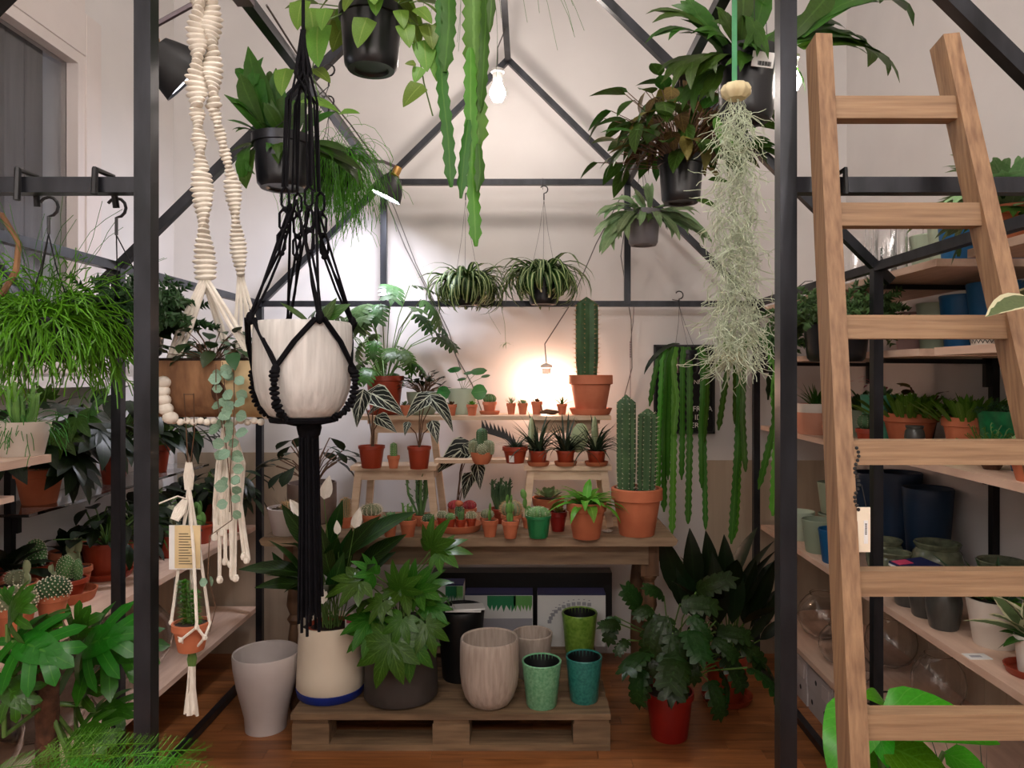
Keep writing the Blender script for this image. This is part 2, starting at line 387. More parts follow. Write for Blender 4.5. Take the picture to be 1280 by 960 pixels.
def frond(kind=0):
    """staghorn: strap that widens and forks"""
    k = ('stag', kind)
    if k in LC: return LC[k]
    m = MB(); m.add(leaf('obov', .3, .1, .15, 6), T(s=.86))
    m.add(leaf('strap', .24, .2, .1, 4), T(0, 0, 0, 0, 0, 0, .6))
    for a, l, y in (((.5, .42, .6), (-.42, .36, .62), (.12, .3, .72)), ((.35, .3, .7), (-.35, .34, .66)), ((.6, .3, .62), (-.15, .4, .62)))[kind]:
        m.add(leaf('blade', .42, .5, .1, 4), T(0, y-.06, 0, a, 0, 0, l))
    LC[k] = bent(m, (1.0, .55, 1.5)[kind]); return LC[k]
def orient(d, nrm, tip):
    d = d.normalized(); x = d.cross(nrm)
    if x.length < 1e-5: x = d.orthogonal()
    x.normalize(); z = x.cross(d)
    A = Matrix((x, d, z)).transposed()
    c = tip.normalized(); zc = Vector((1, 0, 0)).cross(c)
    B = Matrix((Vector((1, 0, 0)), c, zc)).transposed()
    return (A @ B.inverted()).to_4x4()
def span(a, b, nrm, mb):
    """matrix that lays a unit leaf from point a to point b facing nrm"""
    d = b-a; M = orient(d, nrm, mb.tip); s = d.length/mb.tip.length
    return Matrix.Translation(a) @ M @ Matrix.Diagonal((s, s, s, 1))
class Leaves:
    """collects leaf placements in the root's own space, as single leaf objects or as one foliage part"""
    def __init__(s, root, mat, single=True, name='leaf'): s.root = root; s.mat = mat; s.single = single; s.j = MB(); s.name = name; s.n = 0
    def put(s, mb, M):
        if s.single and s.n < 290:
            o = link(s.name, mb.mesh(s.name), s.root)
            if len(o.data.materials) == 0: o.data.materials.append(s.mat)
            if o.data.materials[0] is not s.mat:
                o.material_slots[0].link = 'OBJECT'; o.material_slots[0].material = s.mat
            o.matrix_local = M; s.n += 1
        else: s.j.add(mb, M)
    def done(s):
        if s.j.v: part('foliage', s.j, s.mat, s.root, 'stuff')
# ------------------------------------------------------------------ pots
def pot_profile(style, r, h):
    if style == 'terra': return [(0, 0), (r*.66, 0), (r*.68, .003), (r*.9, h*.74), (r, h*.76), (r*1.0, h*.985), (r*.97, h), (r*.88, h), (r*.86, h*.86), (0, h*.86)]
    if style == 'plastic': return [(0, 0), (r*.72, 0), (r*.74, h*.02), (r*.93, h*.86), (r, h*.87), (r, h), (r*.93, h), (r*.9, h*.86), (0, h*.86)]
    if style == 'nursery': return [(0, h*.04), (r*.5, h*.04), (r*.55, 0), (r*.72, 0), (r*.82, h*.08), (r*.84, h*.2), (r*.93, h*.82), (r, h*.83), (r, h), (r*.94, h), (r*.9, h*.88), (0, h*.88)]
    if style == 'cyl': return [(0, 0), (r*.9, 0), (r*.94, h*.03), (r, h*.5), (r, h*.98), (r*.98, h), (r*.93, h), (r*.92, h*.85), (0, h*.85)]
    if style == 'tub': return [(0, 0), (r*1.0, 0), (r*1.03, h*.02), (r*1.02, h*.2), (r*.96, h*.85), (r*.98, h*.97), (r*.97, h), (r*.92, h), (r*.9, h*.85), (0, h*.85)]
    if style == 'taper': return [(0, 0), (r*.7, 0), (r*.73, h*.02), (r*.99, h*.97), (r, h), (r*.93, h), (r*.9, h*.86), (0, h*.86)]
    if style == 'bowl': return [(0, 0), (r*.6, 0), (r*.8, h*.25), (r*.96, h*.7), (r, h), (r*.92, h), (r*.88, h*.8), (0, h*.8)]
    if style == 'saucer': return [(0, 0), (r*.84, 0), (r*.88, h*.1), (r, h), (r*.94, h), (r*.85, h*.35), (0, h*.35)]
    if style == 'empty': return [(0, 0), (r*.72, 0), (r*.76, h*.03), (r*.97, h*.9), (r, h*.98), (r*.97, h), (r*.9, h*.985), (r*.86, h*.8), (r*.68, h*.1), (0, h*.08)]
    if style == 'roundempty': return [(0, 0), (r*.58, 0), (r*.72, h*.06), (r*.93, h*.25), (r, h*.5), (r*.98, h*.85), (r*.94, h*.98), (r*.9, h), (r*.84, h*.98), (r*.84, h*.8), (r*.8, h*.3), (r*.5, h*.1), (0, h*.08)]
    if style == 'drum': return [(0, 0), (r*.56, 0), (r*.68, h*.03), (r*.84, h*.14), (r*.95, h*.3), (r, h*.5), (r*1.0, h*.8), (r*.985, h*.97), (r*.95, h), (r*.9, h*.98), (r*.9, h*.8), (r*.86, h*.3), (r*.5, h*.1), (0, h*.08)]
    if style == 'jar': return [(0, 0), (r*.72, 0), (r*.8, h*.04), (r*.97, h*.4), (r, h*.6), (r*.9, h*.8), (r*.78, h*.87), (r*.86, h*.93), (r*.9, h*.98), (r*.86, h), (r*.74, h*.97), (r*.7, h*.85), (r*.85, h*.5), (0, h*.2)]
    if style == 'flare': return [(0, 0), (r*.61, 0), (r*.62, h*.05), (r*.64, h*.18), (r*.74, h*.36), (r*.87, h*.58), (r*.96, h*.8), (r, h*.98), (r*.98, h), (r*.93, h*.99), (r*.88, h*.85), (r*.58, h*.12), (0, h*.1)]
class P: pass
TILT = 0
def potted(name, label, cat, z, x0, x1, yt, yb, style='terra', mat='terra', saucer=None, group=None, d=None, soil='soil', empty=False, ribs=0, push=0, seg=24):
    if not d and abs(z-1.231) < 1e-6: d = 3.412+push
    d0 = d if d else dep(z, yb); rt = (x1-x0)*d0/F/2; h = (yb-yt)*d0/F
    p = P(); yc = d0 + (rt*.75+push if not d else 0)
    k = yc/d0; rt *= k
    p.r = rt; p.h = h; p.d = yc; p.loc = Vector((((x0+x1)/2-CX)*yc/F, yc, z)); p.z0 = 0
    p.root = thing(name, label, cat, p.loc, group)
    z0 = 0
    if saucer:
        sr, sh, sm = saucer
        if sm == 'blue': part('base_ring', MB().lathe([(0, 0), (rt*.94, 0), (rt*1.0, .007), (rt*1.04, sh), (rt*.9, sh+.002), (0, sh+.002)], seg), M_[sm], p.root); z0 = sh
        else: part('saucer', MB().lathe(pot_profile('saucer', rt*sr, sh), seg), M_[sm], p.root); z0 = sh*.4
    pr = [(r, zz+z0) for r, zz in pot_profile(style, rt, h)]
    part('pot', MB().lathe(pr, ribs*6 if ribs else seg, rib=(lambda a, k: 1-(.007*max(0, math.cos(a*ribs))**6 if k > 0 else 0)) if ribs else None), M_[mat], p.root)
    p.top = z0+h*.9
    if not empty and style not in ('empty', 'roundempty', 'drum', 'jar', 'flare'):
        rr = rt*.88; m = MB().lathe([(0, p.top+.004), (rr*.5, p.top+.003), (rr, p.top)], 14); part('soil', m, M_[soil], p.root)
    return p
def rel(p, px, py, dd=0): return PX(px, py, p.d+dd)-p.loc
def hangwires(p, top, n=3, mat='blackwire', rr=.0012, hook=True, zrim=None):
    """thin wires from the rim to the hook point `top` (world)"""
    t = Vector(top)-p.loc; z = zrim if zrim else p.h*.97
    m = MB(); k = t-Vector((0, 0, .05)) if hook else t
    for i in range(n):
        a = 2*PI*i/n+.5; m.tube([(p.r*math.cos(a)*.96, p.r*math.sin(a)*.96, z), k*.6+Vector((p.r*.3*math.cos(a), p.r*.3*math.sin(a), z*.4)), k], rr, 4)
    part('hanger_wires', m, M_[mat], p.root)
    if hook:
        pts = [k+Vector((.018*math.cos(a), 0, .05+.018*math.sin(a))) for a in [-PI/2+i*PI/6 for i in range(9)]]
        part('hook', MB().tube([k]+pts, .003, 5), M_[mat], p.root)
# ------------------------------------------------------------------ plant builders (act on p, metres, local to p.root)
def stems(root, paths, r=.003, mat='stem', name='stems', seg=4):
    m = MB()
    for q in paths: m.tube(q, r, seg)
    if paths: part(name, m, M_[mat], root)
def out_of_room(p, v):
    q = p.loc+Vector(v); return q.x < XL+.03 or q.x > XR-.03 or q.y > YB-.03
def movex(p, x): p.root.location.x = x; p.loc = Vector((x, p.loc.y, p.loc.z))
def bush(p, n, lf, mat, h=(.1, .3), reach=(.05, .2), pitch=(-.6, .4), s=(.08, .14), single=True, sr=.003, smat='stem', z0=None, seed=1, az=None, base=.25):
    global R; R = random.Random(seed); L = Leaves(p.root, G[mat], single); ps = []
    z0 = p.top if z0 is None else z0
    for i in range(n):
        a = i*2.39996+U(-.3, .3); t = (i+.5)/n
        if az: a = U(*az)
        hh = U(*h); rr = reach[0]+(reach[1]-reach[0])*t**.6*U(.75, 1.1)
        for fl_ in (a, PI-a, -a, PI+a):
            a = fl_
            if not out_of_room(p, (math.cos(a)*(rr+s[1]), math.sin(a)*(rr+s[1]), 0)): break
        b0 = Vector((math.cos(a)*p.r*base*U(.2, 1), math.sin(a)*p.r*base*U(.2, 1), z0-.005))
        tip = Vector((math.cos(a)*rr, math.sin(a)*rr, z0+hh*(1.05-.45*t)))
        mid = (b0+tip)/2+Vector((0, 0, hh*.18)); ps.append([b0, (b0+mid)/2+Vector((0, 0, hh*.05)), mid, tip])
        m = lf[i % len(lf)] if isinstance(lf, list) else lf
        L.put(m, T(*tip, a-PI/2+U(-.4, .4), U(*pitch), U(-.3, .3), U(*s)))
    L.done(); stems(p.root, ps, sr, smat)
def rosette(p, n, lf, mat, out=.2, inn=1.3, s=(.1, .12), single=False, z=None, seed=2, r0=.15, c=(0, 0)):
    global R; R = random.Random(seed); L = Leaves(p.root, G[mat], single); z = p.top if z is None else z
    for i in range(n):
        t = i/max(1, n-1); a = i*2.39996
        if out_of_room(p, (math.cos(a)*s[1], math.sin(a)*s[1], 0)): continue
        m = lf[i % len(lf)] if isinstance(lf, list) else lf
        L.put(m, T(c[0]+math.cos(a)*p.r*r0*(1-t), c[1]+math.sin(a)*p.r*r0*(1-t), z, a-PI/2, out+(inn-out)*t+U(-.12, .12), U(-.15, .15), U(*s)*(1-.25*t)))
    L.done()
def strands(p, n, length, mat, up=(.3, 1.2), r=.0015, grav=1.0, seed=3, z=None, jit=.15, r0=.6, name='foliage', spread=1.0, branch=0, pts=7):
    global R; R = random.Random(seed); m = MB(); z = p.top if z is None else z
    for i in range(n):
        a = U(0, 2*PI); e = U(*up); q = Vector((math.cos(a)*p.r*r0*U(0, 1), math.sin(a)*p.r*r0*U(0, 1), z))
        v = Vector((math.cos(a)*math.cos(e)*spread, math.sin(a)*math.cos(e)*spread, math.sin(e))); l = U(*length)/pts; path = [q.copy()]
        for k in range(pts):
            v += Vector((U(-jit, jit), U(-jit, jit), U(-jit, jit)-grav*.32)); v.normalize(); q = q+v*l; path.append(q.copy())
            if branch and k > 1 and U(0, 1) < branch:
                w_ = (v+Vector((U(-1, 1), U(-1, 1), U(-.8, .3)))).normalized(); m.tube([q, q+w_*l*.8, q+(w_+Vector((0, 0, -.5)))*l*1.4], r, 3, False)
        m.tube(path, r, 3, False)
    part(name, m, G[mat], p.root, 'stuff')
def grassy(p, n, L_, W, mat, up=(.4, 1.3), bend=(1.2, 2.4), seed=4, z=None, r0=.4):
    """arching narrow blades (spider plant, haworthia)"""
    global R; R = random.Random(seed); m = MB(); z = p.top if z is None else z
    ls = [leaf('blade', W, b, .3, 8) for b in (bend[0], (bend[0]+bend[1])/2, bend[1])]
    for i in range(n):
        a = U(0, 2*PI); rr = p.r*r0*U(0, 1)
        m.add(ls[i % 3], T(math.cos(a)*rr, math.sin(a)*rr, z, a-PI/2, U(*up), U(-.3, .3), U(*L_)))
    part('foliage', m, G[mat], p.root, 'stuff')
def column(p, x, y, z, r, h, ribs=9, mat='cactus', sp='spine', lean=0, name='cactus_stem', spl=.006, dens=.018, wool=False):
    n = 12; pr = []
    for i in range(n+1):
        t = i/n; f = .86+.14*min(1, t*4)
        zz = t*h; k = max(0, (zz-(h-r))/r); f *= math.sqrt(max(0, 1-k*k)) if k > 0 else 1
        pr.append((max(.0004, r*f), zz))
    if h < 2.2*r: pr = [(max(.0004, r*math.sin(PI*(.12+.88*i/n))), h*(.5-.5*math.cos(PI*(.12+.88*i/n)))) for i in range(n+1)]
    m = MB().lathe(pr, ribs*4, (0, 0, 0), rib=lambda a, k: 1+.11*math.cos(a*ribs))
    st = part(name, m, M_[mat], p.root); st.location = (x, y, z); st.rotation_euler = (lean*.3, lean, 0)
    q = MB()
    for j in range(ribs):
        a = 2*PI*j/ribs; zz = dens*.6
        while zz < h:
            t = zz/h; i = min(n-1, int(t*n)); rr = pr[i][0]+(pr[i+1][0]-pr[i][0])*(t*n-i)
            for i2 in range(n):
                if pr[i2][1] <= zz <= pr[i2+1][1]: rr = pr[i2][0]+(pr[i2+1][0]-pr[i2][0])*((zz-pr[i2][1])/max(1e-6, pr[i2+1][1]-pr[i2][1]))
            rr *= 1.12; c = Vector((rr*math.cos(a), rr*math.sin(a), zz)); q.ball(c, spl*.28, spl*.28, spl*.28, 4, 2)
            for k in range(3):
                d_ = Vector((math.cos(a)+U(-.7, .7), math.sin(a)+U(-.7, .7), U(-.5, .9))).normalized()*spl*1.6; e = d_.orthogonal().normalized()*spl*.07
                b = len(q.v); q.vert(c+e); q.vert(c-e); q.vert(c+d_); q.f.append((b, b+1, b+2))
            zz += dens
    part('spines', q, M_[sp], st, 'stuff')
    return st
def knobby(p, x, y, z, r, h, mat='cactusgrey', tip='spine', n=140, name='cactus_stem'):
    st = part(name, MB().ball((0, 0, h/2), r*.92, r*.92, h/2, 14, 8), M_[mat], p.root); st.location = (x, y, z)
    q = MB(); q2 = MB()
    for i in range(n):
        t = (i+.5)/n; ph = math.acos(1-1.75*t); a = i*2.39996
        d_ = Vector((math.sin(ph)*math.cos(a), math.sin(ph)*math.sin(a), math.cos(ph)))
        c = Vector((d_.x*r*.92, d_.y*r*.92, h/2+d_.z*h/2)); s = r*.16
        q.ball(c, s, s, s, 5, 3); q2.ball(c+d_*s, s*.42, s*.42, s*.42, 4, 2)
    part('tubercles', q, M_[mat], st, 'stuff'); part('spines', q2, M_[tip], st, 'stuff')
def pads(p, n, s, mat='opuntia', z=None, seed=5, c=(0, 0), spread=.5):
    """opuntia: flat oval pads stacked on each other"""
    global R; R = random.Random(seed); z = p.top if z is None else z; base = [(Vector((c[0], c[1], z-.004)), 0)]
    for i in range(n):
        b, lv = base[R.randrange(len(base))] if i > 1 else base[0]
        a = U(0, PI); t = U(-spread, spread); k = s*(1-.12*lv)*U(.8, 1.1)
        Mx = Matrix.Rotation(a, 3, 'Z') @ Matrix.Rotation(t, 3, 'Y')
        c = b+Mx @ Vector((0, 0, k*.48))
        part('pad', MB().ball((0, 0, 0), k*.3, k*.09, k*.5, 8, 6, Mx), M_[mat], p.root).location = c
        base.append((b+Mx @ Vector((0, 0, k*.9)), lv+1))
def euphorb(p, n, h, r, mat='cactus2', z=None, seed=6, name='branches'):
    """upright branching succulent"""
    global R; R = random.Random(seed); z = p.top if z is None else z; m = MB()
    for i in range(n):
        a = i*2.4; b = Vector((math.cos(a)*p.r*.3*U(.2, 1), math.sin(a)*p.r*.3*U(.2, 1), z-.004)); hh = h*U(.55, 1)
        t = b+Vector((math.cos(a)*hh*U(.05, .3), math.sin(a)*hh*U(.05, .3), hh)); m.tube([b, (b*.5+t*.5)+Vector((math.cos(a)*hh*.08, math.sin(a)*hh*.08, 0)), t], [r, r, r*.6], 6)
        for k in range(5):
            q = b.lerp(t, .3+.15*k); a2 = U(0, 6.3); e = q+Vector((math.cos(a2), math.sin(a2), .9))*hh*.14; m.tube([q, e], [r*.5, r*.25], 4)
    part(name, m, M_[mat], p.root, 'stuff')
def sedum(p, n, length, mat='sedum', bead=.006, seed=7, z=None, up=(.3, 1.2), step=.006, r0=.8, grav=.9):
    global R; R = random.Random(seed); m = MB(); z = p.top if z is None else z
    for i in range(n):
        a = U(0, 2*PI); e = U(*up); q = Vector((math.cos(a)*p.r*r0*U(0, 1), math.sin(a)*p.r*r0*U(0, 1), z-.004))
        v = Vector((math.cos(a)*math.cos(e), math.sin(a)*math.cos(e), math.sin(e))); l = U(*length); s = 0
        while s < l:
            v += Vector((U(-.12, .12), U(-.12, .12), U(-.1, .1)-grav*.07)); v.normalize(); q = q+v*step; s += step
            for k in range(2):
                b = U(0, 6.3); o = v.orthogonal(); o.rotate(Matrix.Rotation(b, 3, v)); c = q+o.normalized()*bead*.7
                Mx = orient(o.normalized()+v*.5, v, Vector((0, 1, 0))).to_3x3()
                bb = len(m.v)
                for pt in ((-.5, 0, 0), (.5, 0, 0), (0, 0, .35), (0, 1.3, .1), (0, 0, -.3)): m.vert(q+Mx @ (Vector(pt)*bead))
                m.f += [(bb, bb+2, bb+3), (bb+2, bb+1, bb+3), (bb+1, bb+4, bb+3), (bb+4, bb, bb+3)]
    part('foliage', m, G[mat], p.root, 'stuff')
def hangstrap(root, path, width, mat, name='strap_stem', rot=0.0, wob=.12, seg=.016, scal=.17):
    """long flat jointed stem with notched edges following a path (local points)"""
    pts = [Vector(q) for q in path]; m = MB(); dens = []
    for i in range(len(pts)-1):
        k = max(1, int((pts[i+1]-pts[i]).length/seg))
        dens += [pts[i].lerp(pts[i+1], j/k) for j in range(k)]
    dens.append(pts[-1]); n = len(dens)
    for i, q in enumerate(dens):
        t = (dens[min(i+1, n-1)]-dens[max(i-1, 0)]).normalized(); a = rot+wob*math.sin(i*.35+rot*5)
        x = Vector((math.cos(a), math.sin(a), 0)); x = (x-t*x.dot(t)).normalized(); nn = t.cross(x)
        w = width*.5*(1+scal*(1 if i % 2 else -1))*(min(1, .5+i*.2))*(min(1, (n-1-i)*.35+.25))
        m.vert(q-x*w, (-1, i/n)); m.vert(q+nn*width*.1, (0, i/n)); m.vert(q+x*w, (1, i/n)); m.vert(q-nn*width*.1, (0, i/n))
    for i in range(n-1):
        b = i*4
        for j in range(4): m.f.append((b+j, b+(j+1) % 4, b+4+(j+1) % 4, b+4+j))
    return part(name, m, G[mat], root)
def vine(root, path, mat, lf, s, step=.03, seed=8, single=True, smat='brownstem', facing=Vector((0, -1, .2)), sr=.0012, gap=0):
    global R; R = random.Random(seed); L = Leaves(root, G[mat], single); pts = [Vector(q) for q in path]
    stems(root, [pts], sr, smat, 'vine_stem', 3)
    for i in range(len(pts)-1):
        k = max(1, int((pts[i+1]-pts[i]).length/step))
        for j in range(k):
            q = pts[i].lerp(pts[i+1], (j+U(0, .8))/k)
            for sd in (-1, 1):
                if U(0, 1) < gap: continue
                d_ = Vector((sd*U(.5, 1), U(-.6, .3), U(-.8, .35))).normalized()
                L.put(lf, span(q+d_*s*.15, q+d_*s*U(.9, 1.25), facing+Vector((U(-.5, .5), U(-.3, .3), U(-.3, .5))), lf))
    L.done()
def pxleaf(L, p, mb, x0, y0, x1, y1, d0=0, d1=0, nrm=(0, -.6, .8)):
    L.put(mb, span(rel(p, x0, y0, d0), rel(p, x1, y1, d1), Vector(nrm), mb))
# ------------------------------------------------------------------ the room
fl = struct('floor', MB().box((XL-.2, YF, -.08), (XR+.2, YB+.2, -.008)), M_['floor'])
R = random.Random(11); rows = 40; wv = .0685; cache = {}
for i in range(rows):
    y = YB-(i+1)*wv; x = XL; off = [.32, .58, .45, .7, .2][i % 5]
    first = True
    while x < XR-.001:
        l = off if first else .62; first = False
        x2 = min(XR, x+l)
        if XR-x2 < .1: x2 = XR
        key = (round(x2-x, 3), R.randrange(2))
        if key not in cache:
            hl = (x2-x)/2-.0008; mb = MB().box((-hl, -wv/2+.0008, -.012), (hl, wv/2-.0008, 0)); cache[key] = mb
        o = part('plank', cache[key], M_['floor'], fl, smooth=False); o.location = ((x+x2)/2, y+wv/2, 0)
        x = x2
struct('ceiling', MB().box((XL-.2, YF, ZC), (XR+.2, YB+.2, ZC+.1)), M_['wall'])
struct('wall_rear', MB().box((XL-.2, YB, -.008), (XR+.2, YB+.15, ZC)), M_['wall'])
struct('wall_right', MB().box((XR, YF, -.008), (XR+.2, YB, ZC)), M_['wall'])
struct('wall_front', MB().box((XL-.2, YF-.15, -.008), (XR+.2, YF, ZC)), M_['wall'])
WY0, WY1, WZ0, WZ1, WZ2, WZ3 = 1.25, 2.97, 1.42, 2.70, 2.87, 3.5
wl = MB()
for lo, hi in (((YF, -.008), (YB, WZ0)), ((YF, WZ0), (WY0, WZ3)), ((WY1, WZ0), (YB, WZ3)), ((WY0, WZ1), (WY1, WZ2)), ((YF, WZ3), (YB, ZC))):
    wl.box((XL-.2, lo[0], lo[1]), (XL, hi[0], hi[1]))
struct('wall_left', wl, M_['wall'])
for nm, z0, z1 in (('window_1', WZ0, WZ1), ('window_2', WZ2, WZ3)):
    wm = MB(); t = .045
    for lo, hi in (((WY0, z0), (WY1, z0+t)), ((WY0, z1-t), (WY1, z1)), ((WY0, z0+t), (WY0+t, z1-t)), ((WY1-t, z0+t), (WY1, z1-t))):
        wm.box((XL-.06, lo[0], lo[1]), (XL+.012, hi[0], hi[1]))
    wo = struct(nm, wm, M_['winframe'])
    part('pane', MB().box((XL-.04, WY0+t, z0+t), (XL-.034, WY1-t, z1-t)), M_['glass'], wo, smooth=False)
    sm = MB().box((-.01, -.062, 0), (.012, .062, z1-z0))
    k = 0; y = WY0+.066
    while y < WY1:
        o = part('shutter_slat', sm, M_['shutter'], wo, smooth=False); o.location = (XL-.13+(.012 if k % 2 else 0), y, z0); o.rotation_euler = (0, 0, .12); y += .128; k += 1
    if nm == 'window_1':
        part('casing', MB().box((XL, WY1, z0-.05), (XL+.02, WY1+.1, z1+.17)).box((XL, WY0-.1, z1), (XL+.018, WY1, z1+.17)), M_['winframe'], wo, smooth=False)
        part('sill', MB().box((XL, WY0-.12, z0-.05), (XL+.14, WY1+.12, z0-.012)), M_['winframe'], wo, smooth=False)
# beige board wainscot behind the lower shelves (each board a piece)
def wains(name, x, sgn, y0, y1, z1=.64):
    b = MB().box((min(x, x+sgn*.008), y0, 0), (max(x, x+sgn*.008), y1, z1)); o = struct(name, b, M_['wain'])
    wb = .12; bm = MB().box((0, .001, 0), (.012, wb-.001, z1-.01)); n = int((y1-y0)/wb)
    for i in range(n):
        q = part('board', bm, M_['wain'], o, smooth=False); q.location = (x+sgn*.008-(0 if sgn > 0 else .012), y0+i*wb, .005)
wains('trim_1', XL, 1, .9, 3.72); wains('trim_2', XR, -1, .9, 3.72)
tr = struct('trim_3', MB().box((.9, YB-.008, 0), (XR-.021, YB, .98)).box((XL+.021, YB-.008, 0), (-1.15, YB, 1.02)), M_['wain'])
# ------------------------------------------------------------------ steel house frame
X0, X1, XC, EZ, AZ, TB = -1.297, 1.103, -.097, 1.757, 2.937, .03
IL, IR, PZ = -.697, .48, 2.345
Y1, Y2, Y3 = 1.325, 2.33, 3.56
fr = thing('steel_house_frame', 'black square-tube steel frame of a small gabled greenhouse standing in the shop', 'frame', (XC, Y2, 0))
FO = Vector((XC, Y2, 0))
def fb(name, a, b, up=(0, 1, 0), t=None):
    t = t or (TB if name == 'post' else TB-.0024)
    return part(name, MB().beam(Vector(a)-FO, Vector(b)-FO, t, up), M_['steel'], fr, smooth=False)
for y in (Y1, Y2, Y3):
    for x in (X0, X1): fb('post', (x, y, 0), (x, y, EZ+.018))
    fb('rafter', (X0-.045, y, EZ-.045), (XC, y, AZ)); fb('rafter', (X1+.045, y, EZ-.045), (XC, y, AZ))
fb('beam', (X0, Y3, EZ), (X1, Y3, EZ)); fb('beam', (IL, Y3, PZ), (IR, Y3, PZ))
for x in (IL, IR): fb('post', (x, Y3, EZ), (x, Y3, PZ))
for x, e in ((-.687, X0), (.464, X1)):
    fb('post', (x, Y1, 0), (x, Y1, 2.39)); fb('beam', (x, Y1, EZ), (e, Y1, EZ))
for x in (X0, X1):
    fb('side_rail', (x, Y1, EZ), (x, Y3, EZ), (0, 0, 1)); fb('sill_rail', (x, Y1, .018), (x, Y3, .018), (0, 0, 1))
for x in (IL, IR): fb('purlin', (x, Y1, PZ), (x, Y3, PZ), (0, 0, 1))
fb('ridge', (XC, Y1, AZ), (XC, Y3, AZ), (0, 0, 1))
# ------------------------------------------------------------------ wall shelves
def shelf(x0, x1, y0, y1, z, label, sgn, t=.022, ups=True, group=None, mat='shelf'):
    o = thing('wall_shelf', label, 'shelf', ((x0+x1)/2, (y0+y1)/2, z), group); cx = (x0+x1)/2; cy = (y0+y1)/2
    part('board', MB().box((x0-cx, y0-cy, -t), (x1-cx, y1-cy, 0)), M_[mat], o, smooth=False)
    xw = (XR-.024 if sgn > 0 else XL+.024); xf = x0+.06 if sgn > 0 else x1-.06
    ys = [y for y in (1.55, 2.54, 3.42) if y0 < y < y1] if ups else []
    for y in ys:
        m = MB(); m.beam((xw-cx, y-cy, -t-.012), (xf-cx, y-cy, -t-.009), .02, (0, 0, 1), .016)
        m.beam((xw-sgn*.012-cx, y-cy, -t-.1), (xw-sgn*.012-cx, y-cy, -t), .02, (0, 1, 0), .02)
        part('bracket', m, M_['blackmetal'], o, smooth=False)
    return o
SXL, SXR = -1.36, 1.17
shelf(XL+.022, SXL, 1.0, 3.7, .25, 'beech shelf board holding round glass vases beside the fern pots', -1, ups=False)
shelf(XL+.022, SXL, 1.0, 3.7, .66, 'beech shelf board crowded with cacti in terracotta below the window', -1)
shelf(XL+.022, SXL, .9, 2.10, 1.19, 'beech shelf board carrying a white pot under the window', -1, ups=False)
shelf(XL+.022, SXL-.05, .9, 2.02, 1.085, 'thin beech board just beneath the shelf with the white pot', -1, .016, ups=False)
shelf(XL+.022, -1.56, 2.3, 3.6, .98, 'narrow clear glass shelf with orange potted fatsia near the window', -1, .01, mat='acrylic')
shelf(SXR, XR-.022, 1.0, 3.7, .23, 'low beech shelf board with glass globes above patterned boxes', 1, ups=False)
shelf(SXR, XR-.022, 1.0, 3.7, .66, 'beech shelf board with celadon, blue and moss-glazed pots', 1)
shelf(SXR, XR-.022, 1.0, 3.7, 1.16, 'beech shelf board with a row of terracotta succulent pots', 1)
shelf(SXR, XR-.022, 2.2, 3.7, 1.495, 'far beech shelf board with pink, celadon and blue pots', 1)
shelf(SXR, XR-.022, 1.0, 2.12, 1.495, 'near beech shelf board carrying black and white patterned pots', 1)
shelf(SXR, XR-.022, 2.11, 3.7, 1.75, 'high beech shelf board with clear glass cylinders and blue pots', 1)
shelf(SXR, XR-.022, 1.0, 1.96, 1.75, 'high beech shelf board holding the blue-green fern', 1)
for x, sg in ((XL+.012, -1), (XR-.012, 1)):
    for y in (1.55, 2.54, 3.42):
        u = part('shelf_upright', MB().box((-.012, -.013, .64), (.012, .013, 2.0 if sg > 0 else 1.2)), M_['blackmetal'], smooth=False); u.location = (x, y, 0)
        tag(u, 'black slotted steel upright holding the shelf brackets on the %s' % ('wall behind the ladder' if sg > 0 else 'window wall'), 'upright', 'black shelf uprights %s' % ('behind the ladder' if sg > 0 else 'under the window'))
# ------------------------------------------------------------------ table, stools, planks, pallet, ladder
TZ = .763
tb = thing('wooden_table', 'old worn wooden table with turned legs and a thick rounded top', 'table', (-.238, 3.225, 0)); to = Vector((-.238, 3.225, 0))
m = MB()
pr = [(-.84, -.012), (-.832, -.03), (-.82, -.036), (.82, -.036), (.832, -.03), (.84, -.012), (.832, -.003), (.82, 0), (-.82, 0), (-.832, -.003)]
for y in (-.275, .275):
    for x, z in pr: m.vert((x, y, TZ+z))
n = len(pr)
m.f += [tuple(range(n))[::-1], tuple(range(n, 2*n))] + [(i, (i+1) % n, n+(i+1) % n, n+i) for i in range(n)]
tt = part('tabletop', m, M_['oldwood'], tb)
part('apron', MB().box((-.74, -.16, .625), (.74, -.135, .727)), M_['oldwood'], tb, smooth=False)
part('apron', MB().box((-.74, .21, .625), (.74, .235, .727)), M_['oldwood'], tb, smooth=False)
for s in (-1, 1): part('apron', MB().box((s*.735-.012, -.135, .625), (s*.735+.012, .21, .727)), M_['legwood'], tb, smooth=False)
lp = [(0, 0), (.022, 0), (.026, .03), (.02, .05), (.03, .08), (.034, .2), (.03, .3), (.022, .36), (.034, .38), (.022, .4), (.036, .44), (.03, .5), (.024, .54), (.036, .56), (.036, .57)]
for x in (-.75, .75):
    for y in (-.22, .22):
        y = -.1 if y < 0 else y; lm = MB().lathe(lp, 14); lm.box((-.038, -.038, .57), (.038, .038, .727)); l = part('leg', lm, M_['legwood'], tb, ang=.5); l.location = (x, y, 0)
